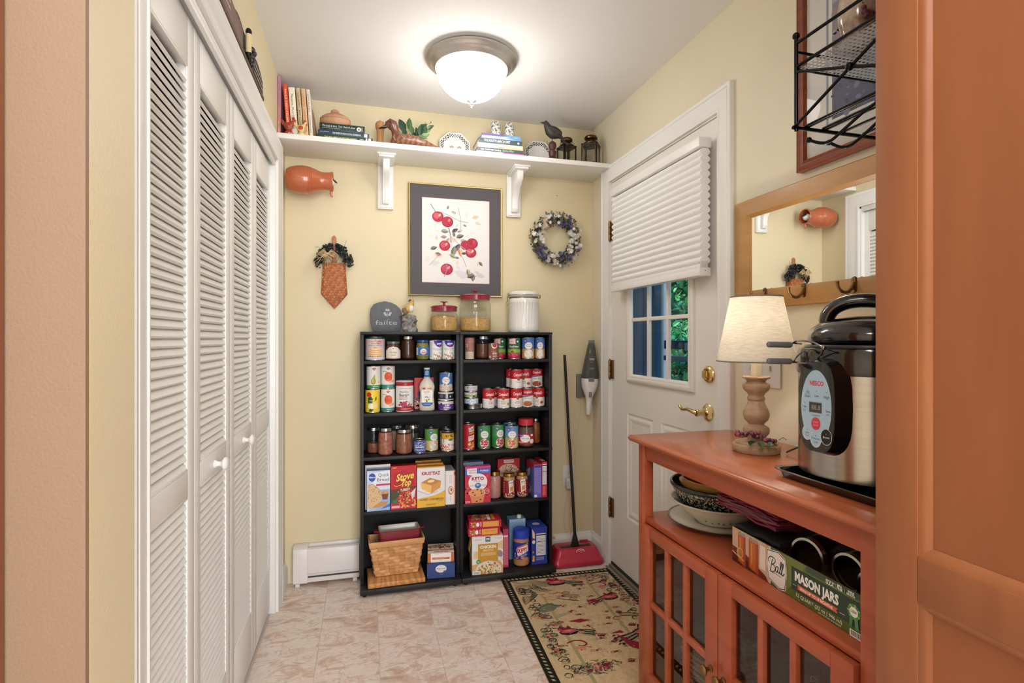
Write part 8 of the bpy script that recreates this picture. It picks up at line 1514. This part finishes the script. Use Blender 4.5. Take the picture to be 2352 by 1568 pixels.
for x, y, c, r in ((-.026, -.058, 'a9c2d4', .0155), (0, -.070, 'a9c2d4', .0165), (.031, -.061, '17181a', .0165)): d.e(x, y, r, r*1.05, 'd6d2c4', 30).e(x, y, r*.93, r*.99, c, 30)
d.t('Slow', -.026, -.060, .0043, '2c3238', .011).t('Cook', -.026, -.066, .0043, '2c3238', .011).e(-.026, -.051, .001, .001, 'a8303c', 8).t('Pressure', 0, -.070, .0048, '2c3238', .024).t('Cook', 0, -.0775, .0048, '2c3238', .013).e(0, -.062, .0012, .0012, '2c3238', 8).t('Brown', .031, -.064, .0048, 'e0ddd4', .018).e(.031, -.055, .001, .001, 'b8a860', 8)
d.p = [([(x*.80, y) for x, y in q_], c_, L_) for q_, c_, L_ in d.p]
part('control_print', d.flat(G(), (PX-.0002, 0, .1755), (0, -1, 0), (0, 0, 1), st=.00003, off=.0001), PRG, t)
t2 = thing('jar_lifter', 'wire tongs with two grey rubber grips resting against the cooker lid', 'tongs', (.950, .985, 1.2065), 0)
grp_ = M('grey_rubber_grip', '6a6a6c', .55); wr = M('steel_wire', '8c8a88', .2, 1)
for z, s_ in ((.010, 1), (-.027, -1)):
    part('grip', G().tube([(-.083, .02, z), (-.080, .019, z), (-.028, .012, z-.001), (-.025, .012, z-.001)], [.004, .0068, .0068, .005], 14), grp_, t2)
    part('wire_arm', G().tube(smooth_([(-.026, .012, z), (-.010, .008, z+.004*s_+(.004 if s_ > 0 else 0)), (.004, -.018, z*.9+.006*s_), (-.006, -.052, z*.4+.002), (-.018, -.070, .004)]), .0019, 7), wr, t2)
    part('wire_arm', G().tube(smooth_([(-.026, .014, z), (-.012, .020, z+.003*s_), (.000, .022, z*.8+.004), (.006, .014, z*.5+.006)]), .0019, 7), wr, t2)
part('pivot', G().ball((-.018, -.070, .004), .0055, 10, 8), wr, t2)
# ================================================================ ON THE RIGHT WALL
hon = M('honey_pine', 'b58950', .38, col2='a3733c', vs=3.5, st=(1, .7, 5), coat=.2)
t = thing('wall_mirror', 'honey pine framed wall mirror with coat hooks along its lower board', 'mirror', (RX-.001, 0, 0), 0)
MY0, MY1, MZ0, MZ1, FW = .70, 1.617, 1.330, 1.702, .070
def fbar(pts, parent, mat_, th=.020):
    """mitred flat board with a sloped inner lip, pts outer quad and inner quad in (y,z)"""
    o0, o1, i1, i0 = pts; g = G(); n = .010
    def P(p, x): return (-x, p[0], p[1])
    def L(a, b_, k): return (a[0]+(b_[0]-a[0])*k, a[1]+(b_[1]-a[1])*k)
    k = .84; m0, m1 = L(o0, i0, k), L(o1, i1, k); e0, e1 = L(o0, i0, .05), L(o1, i1, .05)
    g.add([P(o0, 0), P(o1, 0), P(i1, 0), P(i0, 0), P(o0, th-.003), P(o1, th-.003), P(e1, th), P(e0, th), P(m1, th), P(m0, th), P(i1, th*.5), P(i0, th*.5)], [(0, 3, 2, 1), (0, 1, 5, 4), (4, 5, 6, 7), (7, 6, 8, 9), (9, 8, 10, 11), (11, 10, 2, 3), (0, 4, 7, 9, 11, 3), (1, 2, 10, 8, 6, 5)])
    part('frame_board', g, mat_, parent)
zi0, zi1, yi0, yi1 = MZ0+.062, MZ1-.062, MY0+FW, MY1-.075
O = [(MY1, MZ0), (MY1, MZ1), (MY0, MZ1), (MY0, MZ0)]; I = [(yi1, zi0), (yi1, zi1), (yi0, zi1), (yi0, zi0)]
for a in range(4): b_ = (a+1) % 4; fbar((O[a], O[b_], I[b_], I[a]), t, hon)
mm_ = bpy.data.materials.new('mirror_glass'); mm_.use_nodes = True; mb = mm_.node_tree.nodes['Principled BSDF']; mb.inputs['Metallic'].default_value = 1; mb.inputs['Roughness'].default_value = .004; mb.inputs['Base Color'].default_value = (.90, .915, .91, 1)
part('mirror_glass', G().box(-.008, yi0-.005, zi0-.005, -.004, yi1+.005, zi1+.005), mm_, t)
for y in (1.463, 1.303, 1.133, .96):
    hk = part('coat_hook', loft(G(), [([(a*1.0, b_) for a, b_ in rrect(.016, .044, .0078)], .0) , ([(a*.8, b_*.92) for a, b_ in rrect(.016, .044, .0078)], .004)], Matrix(((0, 0, -1, 0), (1, 0, 0, 0), (0, 1, 0, 0), (0, 0, 0, 1)))), abr, t, loc=(-.0205, y, 1.3735))
    part('hook_arm', G().tube(smooth_([(-.003, 0, .006), (-.012, 0, -.012), (-.024, 0, -.021), (-.038, .004, -.019), (-.046, .008, -.006), (-.047, .009, .008)], 5), [.0055]*6+[.005]*6+[.0046]*6+[.0044]*6+[.005]*6+[.0058], 10), abr, hk)
    part('screw', G().ball((-.0045, 0, .013), .003, 8, 5, (.4, 1, 1)), M('screw_head', '6a5c48', .3, 1), hk)
# big picture
chf = M('cherry_frame_wood', '8c4528', .3, col2='713218', vs=6, st=(1, 1, 8), coat=.3)
t = thing('large_picture', 'cherry framed seascape print with a white mat above the mirror', 'picture', (RX-.001, 0, 0), 0)
py0, py1, pz0, pz1 = .66, 1.335, 1.730, 2.42
prof_ = [(0, 0), (0, .018), (.006, .022), (.012, .018), (.020, .016), (.027, .020), (.031, .014), (.032, 0)]
path = [((0, py1, pz0), (0, -1, 1), (-1, 0, 0)), ((0, py0, pz0), (0, 1, 1), (-1, 0, 0)), ((0, py0, pz1), (0, 1, -1), (-1, 0, 0)), ((0, py1, pz1), (0, -1, -1), (-1, 0, 0))]
part('frame', G().sweep(prof_, path, closed=True), chf, t)
part('mat_board', G().box(-.008, py0+.03, pz0+.03, -.002, py1-.03, pz1-.03), M('white_mat', 'd9d7d0', .8), t)
d = D(); A0, A1 = .0, py1-py0-.06; H1 = pz1-pz0-.06          # origin far-bottom, x towards the camera
d.r(.070, .070, .42, .50, '8f9aa4').r(.078, .078, .42, .50, 'dcdad2').r(.090, .085, .42, .50, '8d8a96')
rr = random.Random(5)
d.r(.090, .085, .42, .20, '5c6078').blobs(.09, .085, .5, .28, 260, .010, ['6c7088', '54586c', '7c8098', '4c5064'], 3).r(.09, .27, .42, .03, '7a6c74').blobs(.1, .27, .5, .40, 120, .022, ['a8a3ac', '8c8890', 'b8b2b8', '9a8c90', 'b09a98'], 6).r(.09, .41, .42, .17, 'a8a8b0').blobs(.1, .38, .5, .57, 140, .026, ['b8b8c0', '9a9aa4', 'c6c4c8', '8c8c96'], 9)
part('seascape', d.flat(G(), (-.0081, py1-.030, pz0+.03), (0, -1, 0), (0, 0, 1), st=.00001), PRM, t)
part('picture_glass', G().box(-.0125, py0+.03, pz0+.03, -.0115, py1-.03, pz1-.03), glassmat('picture_glass', (.98, .98, .98), .0, .8), t)
# wall rack
bi = M('black_iron', '0c0c0d', .22, .6); T_ = 'wall_rack'
t = thing(T_, 'black wire wall rack with a perforated shelf and hanging hooks', 'rack', (0, 0, 0))
rx0, rx1, ry1, ry0 = .980, 1.262, 1.041, .50; zb0, zm0, ztp = 1.7265, 1.866, 1.925
tb = lambda P_, r=.0042, nm='rod': part(nm, G().tube(P_, r, 10), bi, t)
for y in (ry1, ry0):
    tb(smooth_([(rx0, y, 1.936), (rx0, y, zb0+.010), (rx0+.003, y, zb0+.002), (rx0+.014, y, zb0), (rx1, y, zb0)], 3), .0046, 'post')
    part('ball', G().ball((rx0, y, 1.9430), .0085, 14, 10), bi, t); tb([(rx1, y, zb0), (rx1, y, 1.99)], .0046, 'post')
    tb([(rx0, y, zm0), (rx1, y, zm0)], .0042); tb([(rx0, y, 1.905), (rx1, y, 1.905)], .0036)
tb([(rx0, ry1, ztp), (rx0, ry0, ztp)], .0040); tb([(rx0, ry1, zm0+.004), (rx0, ry0, zm0+.004)], .0042); tb([(rx1, ry1, ztp), (rx1, ry0, ztp)]); tb([(rx1, ry1, zm0), (rx1, ry0, zm0)])
tb([(rx0-.002, ry1, zb0+.004), (rx0-.004, .891, 1.797), (rx0-.002, .741, zm0)], .0036, 'brace'); tb([(rx0-.002, ry1, zm0-.008), (rx0-.004, .891, 1.797), (rx0-.002, .741, zb0+.004)], .0036, 'brace')
part('ball', G().ball((rx0-.006, .891, 1.797), .0088, 14, 10), bi, t)
for x in (rx0+.026, rx0+.034, rx0+.078, rx0+.088, rx0+.140, rx0+.200, rx0+.255): tb([(x, ry1, zb0+.006), (x, ry0, zb0+.006)], .0034)
mesh_m = M('perforated_steel', 'b9c2ca', .35, .4)
g = G(); nx, ny = 24, 46; sx_, sy_ = (rx1-rx0-.01)/nx, (ry1-ry0-.01)/ny; zz = zm0-.002
for i in range(nx):
    for j in range(ny):
        x, y = rx0+.005+i*sx_, ry0+.005+j*sy_; a = .30
        o_ = [(x, y), (x+sx_, y), (x+sx_, y+sy_), (x, y+sy_)]; c_ = (x+sx_/2, y+sy_/2); i_ = [(c_[0]+sx_*a*u_, c_[1]+sy_*a*w_) for u_, w_ in ((-1, -.8), (1, -.8), (1, .8), (-1, .8))]
        g.add([(*p, zz) for p in o_+i_], [(k, (k+1) % 4, 4+(k+1) % 4, 4+k) for k in range(4)])
part('perforated_shelf', g, mesh_m, t, smooth=False)
for k, (x, y) in enumerate(((rx0+.030, 1.000), (rx0+.088, 1.000))):
    pts = smooth_([(x+.002, y-.20, zb0-.002), (x+.002, y-.12, zb0-.016), (x+.002, y-.06, zb0-.038-k*.004), (x-.0, y-.025, zb0-.052-k*.004), (x-.004, y-.002, zb0-.048-k*.004), (x-.010, y+.022, zb0-.034)], 4)
    part('hook', G().tube(pts, .0036, 10), bi, t); part('ball', G().ball((x-.010, y+.024, zb0-.033), .0068, 12, 8), bi, t)
t = thing('decorated_vase', 'glossy cream and brown vase with grapes standing on the rack shelf', 'vase', (1.045, .935, zm0+.0005), 0)
part('vase_body', G().lathe([(0, 0), (.020, 0), (.022, .004), (.030, .03), (.037, .06), (.039, .09), (.034, .12), (.022, .145), (.018, .16), (.020, .165), (.016, .165), (0, .16)], 36), M('vase_glaze', 'cdbfa8', .12, col2='7a5a4c', vs=22, coat=.6), t)
g = G()
for k in range(14): g.ball((-.018+.009*(k % 4), -.036+.003*(k//4), .05+.010*(k//4)), .0065, 8, 6)
part('grape_relief', g, M('vase_grapes', '5c2c34', .25, coat=.4), t)
# switch plate
t = thing('light_switch', 'white double switch plate behind the lamp', 'switch', (RX-.0005, 1.503, 1.127), 0)
part('cover_plate', G().box(-.006, -.088, -.058, 0, .088, .058), wpl, t, .003)
for y in (-.045, .0, .045): part('switch_toggle', G().box(-.014, y-.005, -.004, -.0062, y+.005, .014), wpl, t, .001); 
for y in (-.045, 0, .045): part('screw', G().ball((-.0065, y, .030), .0030, 8, 5, (.4, 1, 1)), ni, t)
# ================================================================ CHERRY KITCHEN CABINETS
chw = M('cherry_stile_wood', '9b6038', .42, col2='8d532f', vs=5, st=(3, 3, .45), bump=.06, bs=60); chp = M('cherry_panel_wood', '9a5d35', .45, col2='8b502c', vs=4, st=(2, 2, .4), bump=.05, bs=60)
def shaker(t, X, y0, y1, z0, z1, S=.063, mids=(), nx=-1):
    th = .020*(-nx)
    g = G(); xs = sorted((X, X+th)); 
    part('stile', G().box(xs[0], y1-S, z0, xs[1], y1, z1), chw, t, .0015); part('stile', G().box(xs[0], y0, z0, xs[1], y0+S, z1), chw, t, .0015)
    zr = [(z0, z0+S)]+[(m-S/2, m+S/2) for m in mids]+[(z1-S, z1)]
    for a, b_ in zr: part('rail', G().box(xs[0], y0+S+.0003, a, xs[1], y1-S-.0003, b_), chw, t, .0012)
    for (a, b_), (c, e_) in zip(zr, zr[1:]):
        part('panel', G().box(xs[0]+.011, y0+S-.004, b_-.004, xs[0]+.017, y1-S+.004, c+.004), chp, t)
        pf_ = [(0, 0), (0, .0095), (-.004, .0085), (-.010, .004), (-.014, .0012), (-.014, 0)]; Z = X+th*.55
        pa = [((Z, y0+S, b_), (0, -1, -1), (nx, 0, 0)), ((Z, y1-S, b_), (0, 1, -1), (nx, 0, 0)), ((Z, y1-S, c), (0, 1, 1), (nx, 0, 0)), ((Z, y0+S, c), (0, -1, 1), (nx, 0, 0))]
        part('panel_bead', G().sweep(pf_, pa, closed=True), chw, t)
t = thing('pantry_cabinet', 'tall cherry wood pantry cabinet filling the right edge', 'cabinet', (0, 0, 0))
shaker(t, .7450, .05, .6350, .86, 2.30, .066) if False else shaker(t, .7450, .02, .6370, .10, 2.40, .064, mids=(.925-.032,))
part('carcass', G().box(.7655, -.0, .10, 1.272, .6250, 2.415), chw, t, .001); part('carcass_edge', G().box(.7655, .6252, .10, .790, .6400, 2.415), chw, t, .002); part('toe_kick', G().box(.82, 0, 0, 1.272, .62, .0998), chw, t)
t = thing('left_kitchen_cabinet', 'cherry cabinet side, a brown sliver at the left edge', 'cabinet', (0, 0, 0))
part('side_panel', G().box(-.90, .45, .0, -.4470, .835, 2.43), chw, t, .002)
# small wall marks: nail and dots
t = tag(part('nail', G().tube([(-.3598, .898, 1.815), (-.352, .899, 1.816)], .0018, 8).tube([(-.354, .890, 1.816), (-.354, .905, 1.816)], .0014, 6), M('nail_metal', '4a4540', .4, .8)), 'small bent nail left in the wall near the closet', 'nail')
t = tag(part('nail', G().tube([(1.055, BY-.001, 2.045), (1.055, BY-.005, 2.045)], .0022, 8), _M['nail_metal']), 'tiny nail in the wall above the wreath', 'nail')
